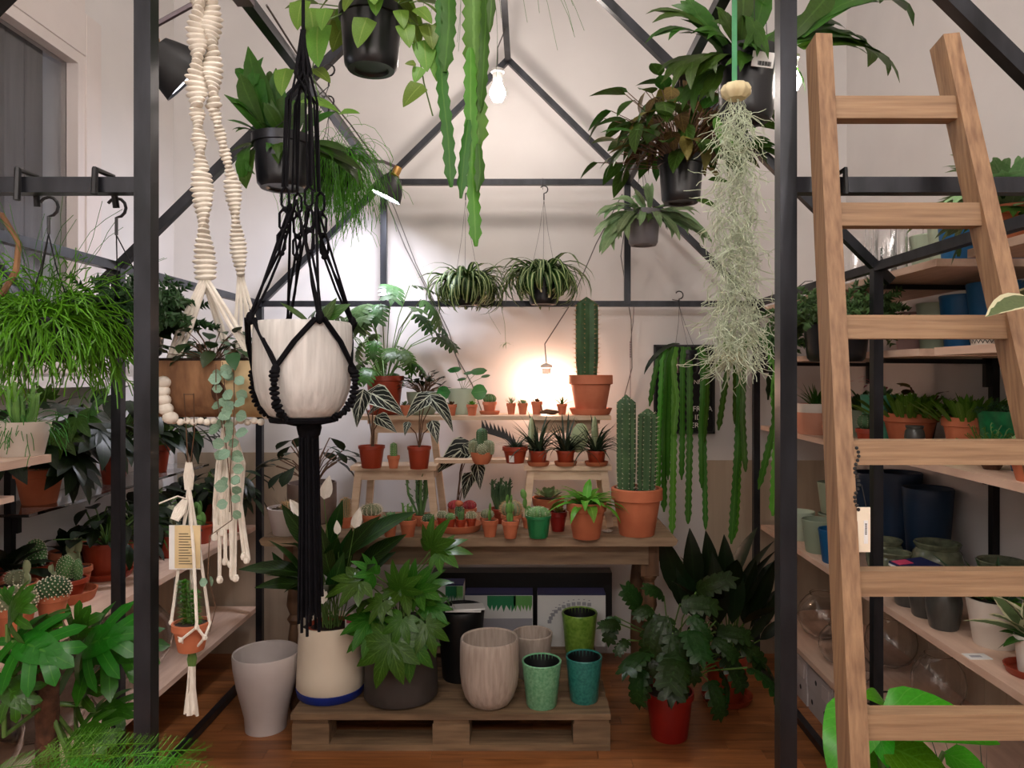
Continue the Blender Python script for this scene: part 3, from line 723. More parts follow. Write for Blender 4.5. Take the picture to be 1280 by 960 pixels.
# step stools on the table
S1Z, S2Z = 1.027, 1.231
def stool(x0, x1, label):
    cx = (x0+x1)/2; w = x1-x0; o = thing('step_stool', label, 'step stool', (cx, 3.3, TZ)); h1 = S1Z-TZ; h2 = S2Z-.018-TZ
    part('lower_step', MB().box((-w/2, -.17, h1-.02), (w/2, -.02, h1)), M_['pine'], o, smooth=False)
    part('top_step', MB().box((-w/2+.03, .03, h2-.02), (w/2-.03, .18, h2)), M_['pine'], o, smooth=False)
    part('front_rail', MB().box((-w/2+.03, -.15, h1-.062), (w/2-.03, -.13, h1-.02)), M_['pine'], o, smooth=False)
    part('top_rail', MB().box((-w/2+.05, .04, h2-.062), (w/2-.05, .06, h2-.02)), M_['pine'], o, smooth=False)
    for s in (-1, 1):
        part('leg', MB().beam((s*(w/2-.006), -.15, 0), (s*(w/2-.03), -.14, h1-.02), .03, (0, 1, 0), .022), M_['pine'], o, smooth=False)
        part('leg', MB().beam((s*(w/2-.006), .16, 0), (s*(w/2-.05), .1, h2-.02), .03, (0, 1, 0), .022), M_['pine'], o, smooth=False)
        part('side_rail', MB().box((s*(w/2-.025)-.009, -.13, h1-.06), (s*(w/2-.025)+.009, .14, h1-.022)), M_['pine'], o, smooth=False)
stool(-.756, -.39, 'pale pine step stool holding the veined alocasia pots on the table')
stool(-.017, .356, 'pale pine step stool holding three spiky haworthia pots on the table')
def plank(x0, x1, y0, y1, z0, z1, label):
    o = part('pine_plank', MB().box(((x0-x1)/2, (y0-y1)/2, z0-z1), ((x1-x0)/2, (y1-y0)/2, 0)), M_['pine'], smooth=False); o.location = ((x0+x1)/2, (y0+y1)/2, z1)
    return tag(o, label, 'plank')
plank(-.772, .371, 3.275, 3.5, S2Z-.018, S2Z, 'long pine plank across both step stools with tiny pots and the tall cactus')
plank(-.41, 0.0, 3.22, 3.32, S1Z, S1Z+.016, 'short pine plank bridging the two stools with the dark serrated cactus')
# pallet
pt = thing('wooden_pallet', 'weathered wooden shipping pallet on the floor under the plant pots', 'pallet', (-.29, 3.13, 0))
for y, wd in ((-.3, .145), (-.13, .1), (0, .145), (.13, .1), (.3, .145)):
    part('deck_board', MB().box((-.6, y-wd/2, .122), (.6, y+wd/2, .144)), M_['pallet'], pt, smooth=False)
for x in (-.53, 0, .53):
    part('cross_board', MB().box((x-.066, -.355, .1), (x+.066, .355, .122)), M_['pallet'], pt, smooth=False)
    for y in (-.3, 0, .3):
        b = part('block', MB().box((-.07, -.055, 0), (.07, .055, .078)), M_['pallet'], pt, smooth=False); b.location = (x, y, .022)
for y in (-.3, 0, .3): part('bottom_board', MB().box((-.6, y-.06, 0), (.6, y+.06, .022)), M_['pallet'], pt, smooth=False)
PLZ = .144
# ladder
ld = thing('wooden_ladder', 'rustic teak ladder leaning against the steel frame', 'ladder', (.7, .93, 0)); lo_ = Vector((.7, .93, 0))
def lpt(s, z): return Vector(((.454+.0268*z) if s < 0 else (.94-.1066*z), .925+.18*z, z))-lo_
for s in (-1, 1):
    part('rail', MB().beam(lpt(s, 0), lpt(s, 2.0), .028, (0, 1, 0), .046), M_['teakv'], ld, smooth=False)
for z in (1.872, 1.683, 1.495, 1.297, 1.103, .904, .71, .515, .32, .125):
    part('rung', MB().beam(lpt(-1, z)+Vector((.012, 0, 0)), lpt(1, z)-Vector((.012, 0, 0)), .03, (0, 0, 1), .038), M_['teak'], ld, smooth=False)
# price tag and beaded string on the ladder
q = PX(1071, 560, 1.075)
bs = MB(); pts = [q+Vector((.003*math.sin(i*.9), -.0, -.006*i)) for i in range(16)]
for pnt in pts: bs.ball(pnt-q, .003, .003, .003, 5, 3)
o = part('beaded_string', bs, M_['ink']); o.location = q; tag(o, 'thin beaded string hanging from the ladder rung', 'string')
tg = thing('price_tag', 'cream card price tag hanging from a beaded string on the ladder', 'tag', PX(1081, 634, 1.118))
part('card', MB().box((-.012, -.001, -.068), (.008, .001, 0)), M_['cream'], tg, smooth=False)
part('sticker', MB().box((-.002, -.002, -.055), (.004, -.001, -.02)), M_['paper'], tg, smooth=False)
t3 = MB()
for i in range(6): t3.box((-.0005, -.0026, -.026-.003*i), (.0022, -.002, -.0244-.003*i))
part('printed_price', t3, M_['ink'], tg, smooth=False)
part('string', MB().tube([(.002, 0, 0), (-.006, -.002, .035)], .0008, 4), M_['ink'], tg)
# ------------------------------------------------------------------ lamps
def bulb(name, label, px, py, d, cord_to, mat='bulb', r=.03, sock='porcelain', clear=False):
    c = PX(px, py, d); o = thing(name, label, 'light bulb', c)
    if clear:
        part('filament', MB().tube([(-.01, 0, -.018), (-.005, 0, .022), (.005, 0, -.022), (.01, 0, .022)], .0055, 5), M_[mat], o)
        part('glass_bulb', MB().lathe([(.0005, -r*1.25), (r*.6, -r*1.05), (r, -r*.3), (r*.95, r*.3), (r*.55, r*1.2), (r*.45, r*1.7)], 18), M_['glass'], o)
    else: part('glass_bulb', MB().lathe([(.0005, -r*1.25), (r*.6, -r*1.05), (r, -r*.3), (r*.95, r*.3), (r*.55, r*1.2), (r*.45, r*1.7)], 18), M_[mat], o)
    part('socket', MB().lathe([(r*.4, r*1.6), (r*.6, r*1.65), (r*.65, r*2.5), (r*.85, r*2.6), (r*.85, r*2.95), (r*.3, r*3.2), (0, r*3.3)], 16), M_[sock], o)
    part('cord', MB().tube([(0, 0, r*3.2)]+[Vector(q_)-c for q_ in cord_to], .0028, 5), M_['wire'], o)
    return o
bulb('hanging_bulb', 'bare lit bulb hanging from the ridge below the gable peak', 622, 116, 3.2, [PX(622, 60, 3.2), (XC, 3.2, AZ-.016)], r=.034)
bulb('hanging_bulb', 'bare lit bulb half hidden behind the big staghorn fern', 990, 102, 1.95, [(PX(990, 102, 1.95).x, 1.95, ZC)], r=.023)
bulb('filament_bulb', 'warm glowing clear bulb behind the small pots on the top plank', 683, 482, 3.62, [PX(681, 430, 3.64), PX(712, 382, 3.66), PX(745, 305, 3.62), (IR-.02, Y3+.03, PZ-.05)], 'warmbulb', .034, 'porcelain')
def clamp(name, label, c, axis, purl, led='ledbulb'):
    o = thing(name, label, 'lamp', c); A = orient(Vector(axis), Vector((0, 0, 1)), Vector((0, 1, 0))) @ Matrix.Rotation(-PI/2, 4, 'X')
    def bt(mb): r = MB(); r.add(mb, A); return r
    part('shade', bt(MB().lathe([(.014, -.1), (.036, -.096), (.048, -.075), (.066, -.04), (.074, 0), (.071, 0), (.062, -.04), (.04, -.08), (.0, -.088)], 22)), M_['black'], o)
    part('led_disc', bt(MB().lathe([(.0, -.006), (.068, -.006)], 18)), M_[led], o)
    part('cooling_neck', bt(MB().lathe([(0, -.145), (.016, -.145), (.018, -.138), (.018, -.108), (.024, -.105), (.014, -.095)], 12)), M_['brass'], o)
    bk = A @ Vector((0, 0, -.14)); pv = Vector(purl)-Vector(c)
    part('clamp', MB().tube([bk, bk.lerp(pv, .5)+Vector((0, 0, .012)), pv], .007, 6).beam(pv-Vector((0, .04, .018)), pv+Vector((0, .04, -.018)), .042, (0, 0, 1), .012), M_['steel_pale'], o)
    return o
c1 = PX(481, 246, 3.25)
clamp('clamp_lamp', 'black clamp spotlight with brass neck, lit, near the back gable', c1, (-.4, .02, -.85), (IL, 3.22, PZ+.006))
clamp('clamp_lamp', 'black clamp spotlight turned away beside the white macrame', PX(236, 100, 1.85), (.62, .45, -.62), (IL, 1.78, PZ+.006), 'ledoff')
# cables over the frame
def cable(label, pts, r=.003, mat='wire'):
    pts = [Vector(q_) for q_ in pts]; o = part('electric_cable', MB().tube([q_-pts[0] for q_ in pts], r, 5), M_[mat]); o.location = pts[0]; return tag(o, label, 'cable')
cable('grey lamp cable running along the left roof beam and down the rear wall', [(IL+.022, 1.9, PZ+.026), (IL+.026, 2.3, PZ-.005), (IL+.024, 2.8, PZ+.02), (IL+.03, 3.2, PZ+.012), PX(486, 258, 3.5), PX(507, 310, 3.6), PX(540, 375, 3.68), PX(570, 445, 3.7), PX(590, 480, 3.71), PX(608, 530, 3.71)])
cable('thin grey cable slanting beside the lamp cable on the rear wall', [(IL+.01, 3.5, PZ-.03), PX(494, 262, 3.6), PX(520, 330, 3.66), PX(560, 412, 3.7), PX(576, 462, 3.71)], .0025)
cable('thin grey cable dangling from the roof post beside the board', [(IR+.02, 3.58, PZ), PX(776, 320, 3.64), PX(789, 400, 3.7), PX(790, 460, 3.72), PX(778, 505, 3.725)], .0025)
ch = MB()
for i in range(7): ch.ball((0, 0, -.012*i), .004, .003, .008, 6, 3)
ch.tube([(0, -.12, .17), (.0, -.1, .1), (0, 0, 0)], .002, 4); ch.tube([(0, 0, -.075), (0, .008, -.5)], .002, 4)
o = part('hanging_chain', ch, M_['steel_pale']); o.location = PX(788, 428, 3.7); tag(o, 'small steel chain and cord hanging below the rear beam', 'chain')
# unseen globe lamps added above and behind the view to light the shop
R = random.Random(5)
for x, y, z in ((-.1, .7, 3.35),):
    o = thing('added_ceiling_globe', 'added frosted globe lamp hanging from the ceiling out of view', 'lamp', (x, y, z), 'added ceiling globe lamps')
    part('globe', MB().ball((0, 0, 0), .07, .07, .07, 18, 10), M_['globe'], o); part('stem', MB().tube([(0, 0, .065), (0, 0, ZC-z)], .006, 6), M_['brass'], o)
    part('canopy', MB().lathe([(0, ZC-z-.03), (.04, ZC-z-.02), (.05, ZC-z)], 16), M_['brass'], o)
for i in range(8):  # row of lamps added out of view, sized for fill and glints
    x = -1.4+.37*i; y = -1.0; z = 2.45
    o = thing('added_pendant_globe', 'added opal globe in an unseen row of pendants behind the camera', 'lamp', (x, y, z), 'added row of pendant globes')
    part('opal_globe', MB().ball((0, 0, 0), .085, .085, .085, 20, 12), M_['pendant'], o); part('socket', MB().lathe([(.026, .078), (.028, .085), (.028, .12), (.006, .135), (0, .136)], 14), M_['porcelain'], o); part('cord', MB().tube([(0, 0, .13), (0, 0, ZC-z)], .003, 5), M_['wire'], o)
# ------------------------------------------------------------------ letter board on the rear wall
lb = thing('letter_board', 'black felt letter board with white letters on the rear wall', 'sign', PX(855, 542, 3.725))
W2, H2 = 38*3.725/F, 111*3.725/F
part('felt_panel', MB().box((-W2, -.006, .006), (W2, 0, H2-.006)), M_['felt'], lb, smooth=False)
fm = MB()
for lo, hi in (((-W2, 0), (W2, .01)), ((-W2, H2-.01), (W2, H2)), ((-W2, 0), (-W2+.01, H2)), ((W2-.01, 0), (W2, H2))): fm.box((lo[0], -.012, lo[1]), (hi[0], .002, hi[1]))
part('board_frame', fm, M_['black'], lb, smooth=False)
gm = MB()
for i in range(28): gm.box((-W2+.012, -.0075, .02+i*.0148), (W2-.012, -.006, .026+i*.0148))
part('felt_grooves', gm, M_['felt'], lb, smooth=False)
def text(body, x, z, size, parent, mat, name='lettering', align='RIGHT'):
    cu = bpy.data.curves.new(name, 'FONT'); cu.body = body; cu.size = size; cu.align_x = align; cu.extrude = .0006
    to_ = bpy.data.objects.new(name, cu); COL.objects.link(to_); dg = bpy.context.evaluated_depsgraph_get()
    me = bpy.data.meshes.new_from_object(to_.evaluated_get(dg)); bpy.data.objects.remove(to_); o = link(name, me, parent)
    me.materials.clear(); me.materials.append(mat); o.location = (x, -.0085, z); o.rotation_euler = (PI/2, 0, 0); return o
s_ = 3.725/F
text('AFRICA', W2-.012, (542-514)*s_, .037, lb, M_['letter']); text('IDES', W2-.03, (542-524.5)*s_, .037, lb, M_['letter']); text('ER', W2-.08, (542-534.5)*s_, .037, lb, M_['letter']); text('NN', W2-.06, (542-480)*s_, .03, lb, M_['letter'])
# ------------------------------------------------------------------ macrame hangers
def sinnet(mb, a, b, r, n=None, tw=.42, flat=.55, rz=.48):
    a = Vector(a); b = Vector(b); L = (b-a).length; n = n or int(L/(r*rz*1.45)); d_ = (b-a).normalized()
    x = d_.orthogonal().normalized(); y = d_.cross(x)
    for i in range(n):
        t = (i+.5)/n; an = i*tw; ex = x*math.cos(an)+y*math.sin(an); ey = d_.cross(ex)
        Mx = Matrix((ex, ey, d_)).transposed()
        mb.ball(a.lerp(b, t), r*U(.95, 1.08), r*flat, r*rz, 10, 6, Mx)
def cords(mb, a, b, k=3, r=.003, gap=.006, sag=0):
    a = Vector(a); b = Vector(b); s = (b-a).cross(Vector((0, 1, 0)));
    if s.length < 1e-5: s = Vector((1, 0, 0))
    s.normalize()
    for i in range(k):
        o_ = s*gap*(i-(k-1)/2); mb.tube([a+o_*.4, (a+b)/2+o_+Vector((0, 0, -sag)), b+o_*.6], r, 6)
D6 = 1.6
pl_c = PX(268, 490, D6)
wm_ = thing('macrame_hanger', 'thick cream cotton macrame hanger cradling a wooden log planter', 'plant hanger', PX(259, 525, D6)); wo_ = wm_.location
def w6(x, y, dd=0): return PX(x, y, D6+dd)-wo_
m = MB(); sinnet(m, w6(249, -30), w6(246, 135), .026, tw=.33, flat=.46, rz=.3); sinnet(m, w6(263, -30, .01), w6(267, 135, .01), .024, tw=-.33, flat=.46, rz=.31)
sinnet(m, w6(246, 135), w6(252, 215), .017, tw=.5, flat=.6, rz=.36); sinnet(m, w6(252, 215), w6(257, 350), .025, tw=.2, flat=.48, rz=.3); part('braided_strap', m, M_['rope'], wm_)
m = MB(); sinnet(m, w6(267, 135, .01), w6(290, 225, .06), .014, tw=.6, flat=.65, rz=.4); sinnet(m, w6(290, 225, .06), w6(301, 345, .09), .02, tw=.24, flat=.48, rz=.33); part('braided_strap', m, M_['rope'], wm_)
m = MB(); cords(m, w6(255, -25), (IL-wo_.x, 0, PZ+.02-wo_.z), 7, .006, .009); part('hanging_loop', m, M_['rope'], wm_)
m = MB(); LZ = .075
cords(m, w6(256, 348), w6(206, 474, -.05), 3, .0048, .012); cords(m, w6(258, 350), w6(318, 452, -.05), 2, .0048, .012)
cords(m, w6(301, 345, .09), w6(330, 455, .05), 2, .0042, .012); cords(m, w6(256, 350), w6(290, 455, .05), 2, .0045, .01); cords(m, w6(301, 345, .09), w6(302, 455, .06), 3, .0042, .012)
part('cords', m, M_['rope'], wm_)
m = MB()
for i in range(5): m.ball(w6(204+(0, -1, 0, 3, 9)[i], 478+i*11, -.06), .0165, .014, .0135, 12, 8)
part('side_knots', m, M_['rope'], wm_); m = MB()
for i in range(14): m.ball(w6(217+i*8.4, 526+(i % 2)*1.5, -.052), .0085, .008, .0075, 8, 5)
part('cradle_rope', m, M_['rope'], wm_); m = MB()
for i in range(4): m.ball(w6(334, 482+i*12, -.0), .014, .012, .0105, 8, 5)
part('side_knots', m, M_['rope'], wm_)
m = MB(); R = random.Random(3)
for i in range(11):
    x = 268+i*3.3; y1 = U(655, 725) if i not in (9, 10) else U(690, 705)
    m.tube([w6(285+(i-5)*.9, 528), w6(x+4, 580, U(-.01, .01)), w6(x, 630, U(-.01, .01)), w6(x+U(-3, 3)+(7 if i > 8 else 0), y1, U(-.01, .01))], .0042, 6); m.ball(w6(x+(7 if i > 8 else 0), y1, 0), .008, .007, .009, 6, 4)
part('tassel', m, M_['rope'], wm_)
# log planter + string of hearts
lg = thing('log_planter', 'hollowed log planter in the cream macrame with trailing string-of-hearts', 'planter', PX(265, 524, D6))
r_ = .06; L2 = 63*D6/F
m = MB(); prf = []
for i in range(15):
    a = PI*.92+ (PI*1.16)*i/14; prf.append((math.cos(a)*r_, math.sin(a)*r_*1.08+.068))
nn = len(prf)
for k, x in enumerate((-L2, -L2*.4, L2*.3, L2)):
    for y, z in prf: m.vert((x, y*(1+.04*math.sin(k*2+y*40)), max(0, z)+.048*0))
for k in range(3):
    for i in range(nn-1): m.f.append((k*nn+i, k*nn+i+1, (k+1)*nn+i+1, (k+1)*nn+i))
    m.f.append((k*nn+nn-1, k*nn, (k+1)*nn, (k+1)*nn+nn-1))
m.f.append(tuple(range(nn))); m.f.append(tuple(range(3*nn, 4*nn))[::-1])
for i in range(len(m.v)):
    x, y, z = m.v[i]; m.v[i] = (x, y, z*1.5)
zt = max(v[2] for v in m.v)
part('log', m, M_['bark'], lg)
mb2 = MB()
for v0 in range(2*nn, 4*nn): x, y, z = m.v[v0]; mb2.vert((x*1.001 if v0 >= 3*nn else L2*.42, y*1.02, z*1.005-.0005))
for i in range(nn-1): mb2.f.append((i, i+1, nn+i+1, nn+i))
mb2.f.append(tuple(range(nn, 2*nn))[::-1]); part('peeled_face', mb2, M_['barkpale'], lg)
part('soil', MB().box((-L2*.92, -r_*.8, zt-.002), (L2*.92, r_*.8, zt+.006)), M_['soil'], lg, smooth=False)
m = MB().tube([(L2*.33+.012*math.cos(t), -r_*1.09, .06+.02*math.sin(t)) for t in [i*PI/6 for i in range(13)]], .004, 5)
part('knot_hole', MB().ball((L2*.36, -r_*1.0, .062), .016, .008, .022, 10, 6), M_['mosspole'], lg)
p = P(); p.root = lg; p.loc = lg.location.copy(); p.d = D6; p.r = .06; p.top = zt+.004; p.h = .12
rd = leaf('round', .95, .3, .1, 4); bush(p, 34, leaf('ovate', .55, .5, .2, 5), 'sedumd', (.01, .07), (.01, .1), (-.6, .6), (.035, .06), True, .001, 'brownstem', seed=4)
bush(p, 10, leaf('ovate', .6, .6, .2, 5), 'hearts', (.0, .05), (.0, .07), (-.8, .3), (.035, .06), True, .001, 'brownstem', seed=14)
for k, pa in enumerate(([(278, 452), (281, 485), (280, 525), (284, 570), (289, 620), (290, 650)], [(292, 455), (293, 500), (292, 540), (288, 585), (287, 640)], [(270, 455), (270, 490), (278, 535)])):
    vine(lg, [rel(p, x, y, -.072-.004*k) for x, y in pa], 'hearts', rd, .026, .022, 20+k, gap=.15 if k == 0 else .35)
vine(lg, [rel(p, x, y, -.07) for x, y in ((290, 650), (262, 670), (260, 720), (270, 760), (262, 790))], 'hearts', rd, .024, .05, 31, gap=.4)
# small macrame hanger with pot, hung under the log planter
sm_ = thing('small_macrame_hanger', 'small cream cotton macrame hanger with a terracotta pot hanging under the log planter', 'plant hanger', PX(238, 812, D6-.02)); so_ = sm_.location; D7 = D6-.02
def w7(x, y, dd=0): return PX(x, y, D7+dd)-so_
m = MB(); cords(m, w7(236, 578), w7(236, 612), 5, .004, .004); part('wrapped_loop', m, M_['rope'], sm_)
m = MB()
for x0, x1, dd in ((214, 221, 0), (246, 245, -.045), (262, 260, 0), (240, 240, .045)): m.tube([w7(236, 606), w7((236+x0)/2+1, 690, dd*.5), w7(x0, 778, dd), w7(x1, 786, dd*1.1)], .0034, 6)
tri = [w7(214, 778), w7(246, 784, -.046), w7(262, 780), w7(238, 778, .045)]; bot = [w7(226, 800, -.036), w7(256, 797, -.036), w7(252, 800, .03), w7(224, 800, .03)]; end = w7(240, 816)
for i in range(4): m.tube([tri[i], bot[i]], .003, 6); m.tube([tri[(i+1) % 4], bot[i]], .003, 6); m.tube([bot[i], end], .003, 6); m.ball(tri[i], .006, .006, .006, 6, 4); m.ball(bot[i], .006, .006, .006, 6, 4)
part('net', m, M_['rope'], sm_)
m = MB(); cords(m, w7(240, 815), w7(240, 832), 4, .005, .004); part('green_wrap', m, M_['stem'], sm_)
m = MB()
for i in range(9): m.tube([w7(240+(i-4)*.6, 830), w7(239+(i-4)*.9, 860, U(-.01, .01)), w7(239+(i-4)*1.9, 892+U(-3, 3), U(-.01, .01))], .0036, 5)
part('tassel', m, M_['rope'], sm_)
m = MB().tube([w7(230, 492, -.06), w7(233, 540, -.03), w7(235, 580)], .0012, 4).tube([w7(242, 492, -.06), w7(243, 540, -.03), w7(238, 580)], .0012, 4).tube([w7(230, 493, -.06), w7(242, 493, -.06)], .0012, 4)
part('wire_loop', m, M_['brownstem'], sm_)
m = MB(); cords(m, w7(232, 625), w7(218, 650, -.02), 5, .0035, .005); m.tube([w7(234, 624), w7(222, 620, -.02), w7(197, 630, -.03)], .002, 4); part('knotted_ends', m, M_['rope'], sm_)
cd_ = thing('product_card', 'white and tan printed card tied to the small macrame hanger', 'card', PX(231, 712, D7-.015))
part('white_card', MB().box((-.034, .001, 0), (.033, .003, .094)), M_['paper'], cd_, smooth=False); part('tan_panel', MB().box((-.021, -.001, .003), (.033, .001, .094)), M_['kraft'], cd_, smooth=False)
m = MB()
for i in range(12): m.box((-.012, -.0018, .012+i*.0058), (.016-(i % 3)*.004, -.001, .0132+i*.0058))
part('printed_lines', m, M_['ink'], cd_, smooth=False); part('card_string', MB().tube([(.0, 0, .092), (.01, 0, .14)], .001, 4), M_['rope'], cd_)
ps_ = potted('potted_fern_cactus', 'small terracotta pot with a bright upright green plant in the macrame net', 'potted plant', PX(238, 812, D7).z, 216, 262, 776, 811, 'terra', 'terra', d=D7, seg=20)
for cx_, hh_ in ((-.012, 9), (.008, 7)):
    for k_ in range(hh_): rosette(ps_, 34, leaf('lance', .36, .3, .1, 3), 'bright', .1, 1.0, (.012, .016), False, z=ps_.top+.004+k_*.0105, seed=k_, r0=.12, c=(cx_-.0006*k_, 0))
stems(ps_.root, [[(0, 0, ps_.top-.01), (-.008, 0, ps_.top+.09)], [(-.004, 0, ps_.top), (-.018, 0, ps_.top+.085)]], .003)
# black macrame + whitewashed pot
D5 = 1.5
pc = potted('whitewashed_pot', 'large whitewashed concrete pot hanging in the black macrame net', 'pot', PX(379, 522, D5).z, 319, 439, 405, 524, 'drum', 'concwhite', d=D5, ribs=24)
pc.top = pc.h*.86; part('soil', MB().lathe([(0, pc.top), (pc.r*.83, pc.top)], 18), M_['soil'], pc.root)
L = Leaves(pc.root, G['mid']); pxleaf(L, pc, leaf('lance', .16, .3, .2, 6), 388, 405, 350, 378, 0, .02, (.3, -.8, .6)); pxleaf(L, pc, leaf('ovate', .35, .3, .2, 6), 402, 405, 421, 372, 0, .0, (.1, -.9, .4)); pxleaf(L, pc, leaf('ovate', .4, .3, .2, 6), 395, 405, 438, 380, 0, .02, (.1, -.9, .4)); L.done()
bm_ = thing('black_macrame_hanger', 'black cord macrame hanger holding the large whitewashed pot', 'plant hanger', pc.loc); R = random.Random(9)
def ring(az, r, z): return Vector((r*math.cos(az), r*math.sin(az), z))
az0 = math.radians(-56); rr = pc.r+.006; zr = pc.h+.004
topc = Vector((0, .0, (525-40)*D5/F)); zb = (525-322)*D5/F; zc_ = (525-240)*D5/F
m = MB(); ms = MB(); mt = MB()
def knot(c, r, rz): part('knot', MB().ball((0, 0, 0), r, r, rz, 8, 5), M_['blackrope'], bm_).location = c
for k in range(4):
    a = az0+k*PI/2; Nn = ring(a, rr, zr); cb = ring(a, .046, zb); ct = ring(a, .034, zc_)
    cb2 = ring(a+PI/2, .046, zb); mid = (cb+cb2)/2*1.5; mid.z = zb-.06
    for s in (-1, 1):
        o_ = Vector((.003*s, 0, 0)); m.tube([cb+o_, cb.lerp(Nn, .5)+o_*2, Nn+o_], .0028, 6)
        nx = ring(az0+(k+s)*PI/2, rr, zr); m.tube([cb+o_, (cb+ring(az0+(k+s)*PI/2, .046, zb))/2*1.7*.5+Vector((0, 0, zb*.5-.01)), nx+o_*.5], .0028, 6)
        Sk = ring(a+s*PI/4, rr+.003, pc.h*.5); m.tube([Nn+o_, (Nn+Sk)/2*1.03+o_, Sk+o_*.6], .0034, 6); m.tube([Nn+o_*3, (Nn+Sk)/2*1.03+o_*3, Sk+o_*2], .0034, 6)
    knot(Nn, .009, .014); Sk = ring(a+PI/4, rr+.003, pc.h*.5); knot(Sk, .009, .012)
    for i in range(3):
        z1 = zc_+(zb-zc_)*i/3; z2 = zc_+(zb-zc_)*(i+1)/3; c_ = ring(a, .036+.004*i, 0)
        for s in (-1, 1): m.tube([c_+Vector((0, 0, z1)), c_+Vector((.0075*s, 0, z1*.8+z2*.2)), c_+Vector((.0075*s, 0, z1*.2+z2*.8)), c_+Vector((0, 0, z2))], .0028, 6)
        knot(c_+Vector((0, 0, z2)), .007, .006)
    for i in range(4):
        f = ct+Vector((U(-.012, .012), U(-.01, .01), 0)); mt.tube([f, Vector((f.x*.85+U(-.004, .004), f.y*.85, f.z+(topc.z-f.z)*.55)), topc+Vector((U(-.02, .02), U(-.015, .015), -.09)), topc+Vector((U(-.004, .004), 0, 0))], .0024, 5)
    pth = [(rr+.008, .5), (rr+.009, .34), (rr*.98+.006, .2), (rr*.84+.006, .08), (rr*.6+.004, -.005)]
    for i in range(4): sinnet(ms, ring(a+PI/4, pth[i][0], pc.h*pth[i][1]), ring(a+PI/4, pth[i+1][0], pc.h*pth[i+1][1]), .0105, tw=.7, flat=.6)
    for s in (-1, 1): ms.tube([ring(a+PI/4, rr*.6, -.004), ring(a+PI/4, .02, -.012)], .006, 6)
    if True:
        rg = [ring(a+PI/4+t*PI/2/4, rr*.6, -.004) for t in range(5)]; ms.tube(rg, .006, 6)
for s in (-1, 1):
    pass
part('cord_net', m, M_['blackrope'], bm_); part('side_braids', ms, M_['blackrope'], bm_); part('gathered_cords', mt, M_['blackrope'], bm_)
m = MB(); m.ball((.012, 0, -.02), .026, .024, .03, 10, 6)
for i in range(26):
    a = i*2.4; r1 = .02*math.sqrt(i/26); z1 = -U(.36, .44)
    m.tube([(.012+r1*.9*math.cos(a), r1*.9*math.sin(a), -.03), (.014+r1*math.cos(a), r1*math.sin(a), -.2), (.016+r1*1.25*math.cos(a), r1*1.25*math.sin(a), z1)], .0032, 5)
part('tassel', m, M_['blackrope'], bm_); part('hanging_cord', MB().tube([topc, Vector((0, 0, ZC-pc.loc.z))], .004, 6), M_['blackrope'], bm_)
# ------------------------------------------------------------------ top plank on the stools
lv = {k: leaf(*k) for k in []}
ov = leaf('ovate', .5, .5, .2, 6); ln = leaf('lance', .28, .6, .2, 6); ob = leaf('obov', .5, .3, .15, 5)
xa = pinnate(5, .36, .13, .7, .3); xb = pinnate(5, .4, .13, 1.1, .32)
PPx = 'potted plant'
p = potted('potted_philodendron', 'large lobed-leaf philodendron in a red-brown plastic pot on the top plank', PPx, S2Z, 457, 505, 468, 514, 'plastic', 'redplastic', (.92, .02, 'redplastic'))
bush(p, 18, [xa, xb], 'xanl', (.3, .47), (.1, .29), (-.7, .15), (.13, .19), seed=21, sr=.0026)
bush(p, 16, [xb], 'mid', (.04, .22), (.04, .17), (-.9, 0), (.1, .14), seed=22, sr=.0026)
p = potted('potted_jade', 'dark jade plant with fleshy leaves in a pale sage pot', PPx, S2Z, 508, 551, 484, 512, 'bowl', 'sage')
bush(p, 64, leaf('obov', .6, .3, .1, 4), 'dark', (.03, .1), (.02, .1), (-.3, .9), (.03, .045), seed=23, sr=.002, smat='brownstem')
p = potted('potted_pilea', 'pilea with round coin leaves in a pale mint pot', PPx, S2Z, 558, 598, 484, 516, 'taper', 'mintc', push=.015)
L = Leaves(p.root, G['pilea']); rd2 = leaf('round', 1.0, .25, -.08, 5); ps = []
for x, y, r, dd, nr in ((568, 462, 9, 0, (0, -.4, .9)), (598, 464, 11, -.02, (.2, -.4, .9)), (586, 466, 7, .02, (0, -.3, .9)), (554, 491, 9, -.06, (-.5, -.8, .2)), (599, 490, 10, -.07, (.3, -.9, .2)), (577, 474, 6, 0, (0, -.3, .9)), (607, 470, 6, .03, (.2, -.3, .9))):
    k = r; pxleaf(L, p, rd2, x-k, y+1, x+k, y-1, dd, dd, nr); c = rel(p, x, y, dd); ps.append([Vector((0, 0, p.top)), c*.5+Vector((0, 0, p.top*.6)), c])
L.done(); stems(p.root, ps, .0014)
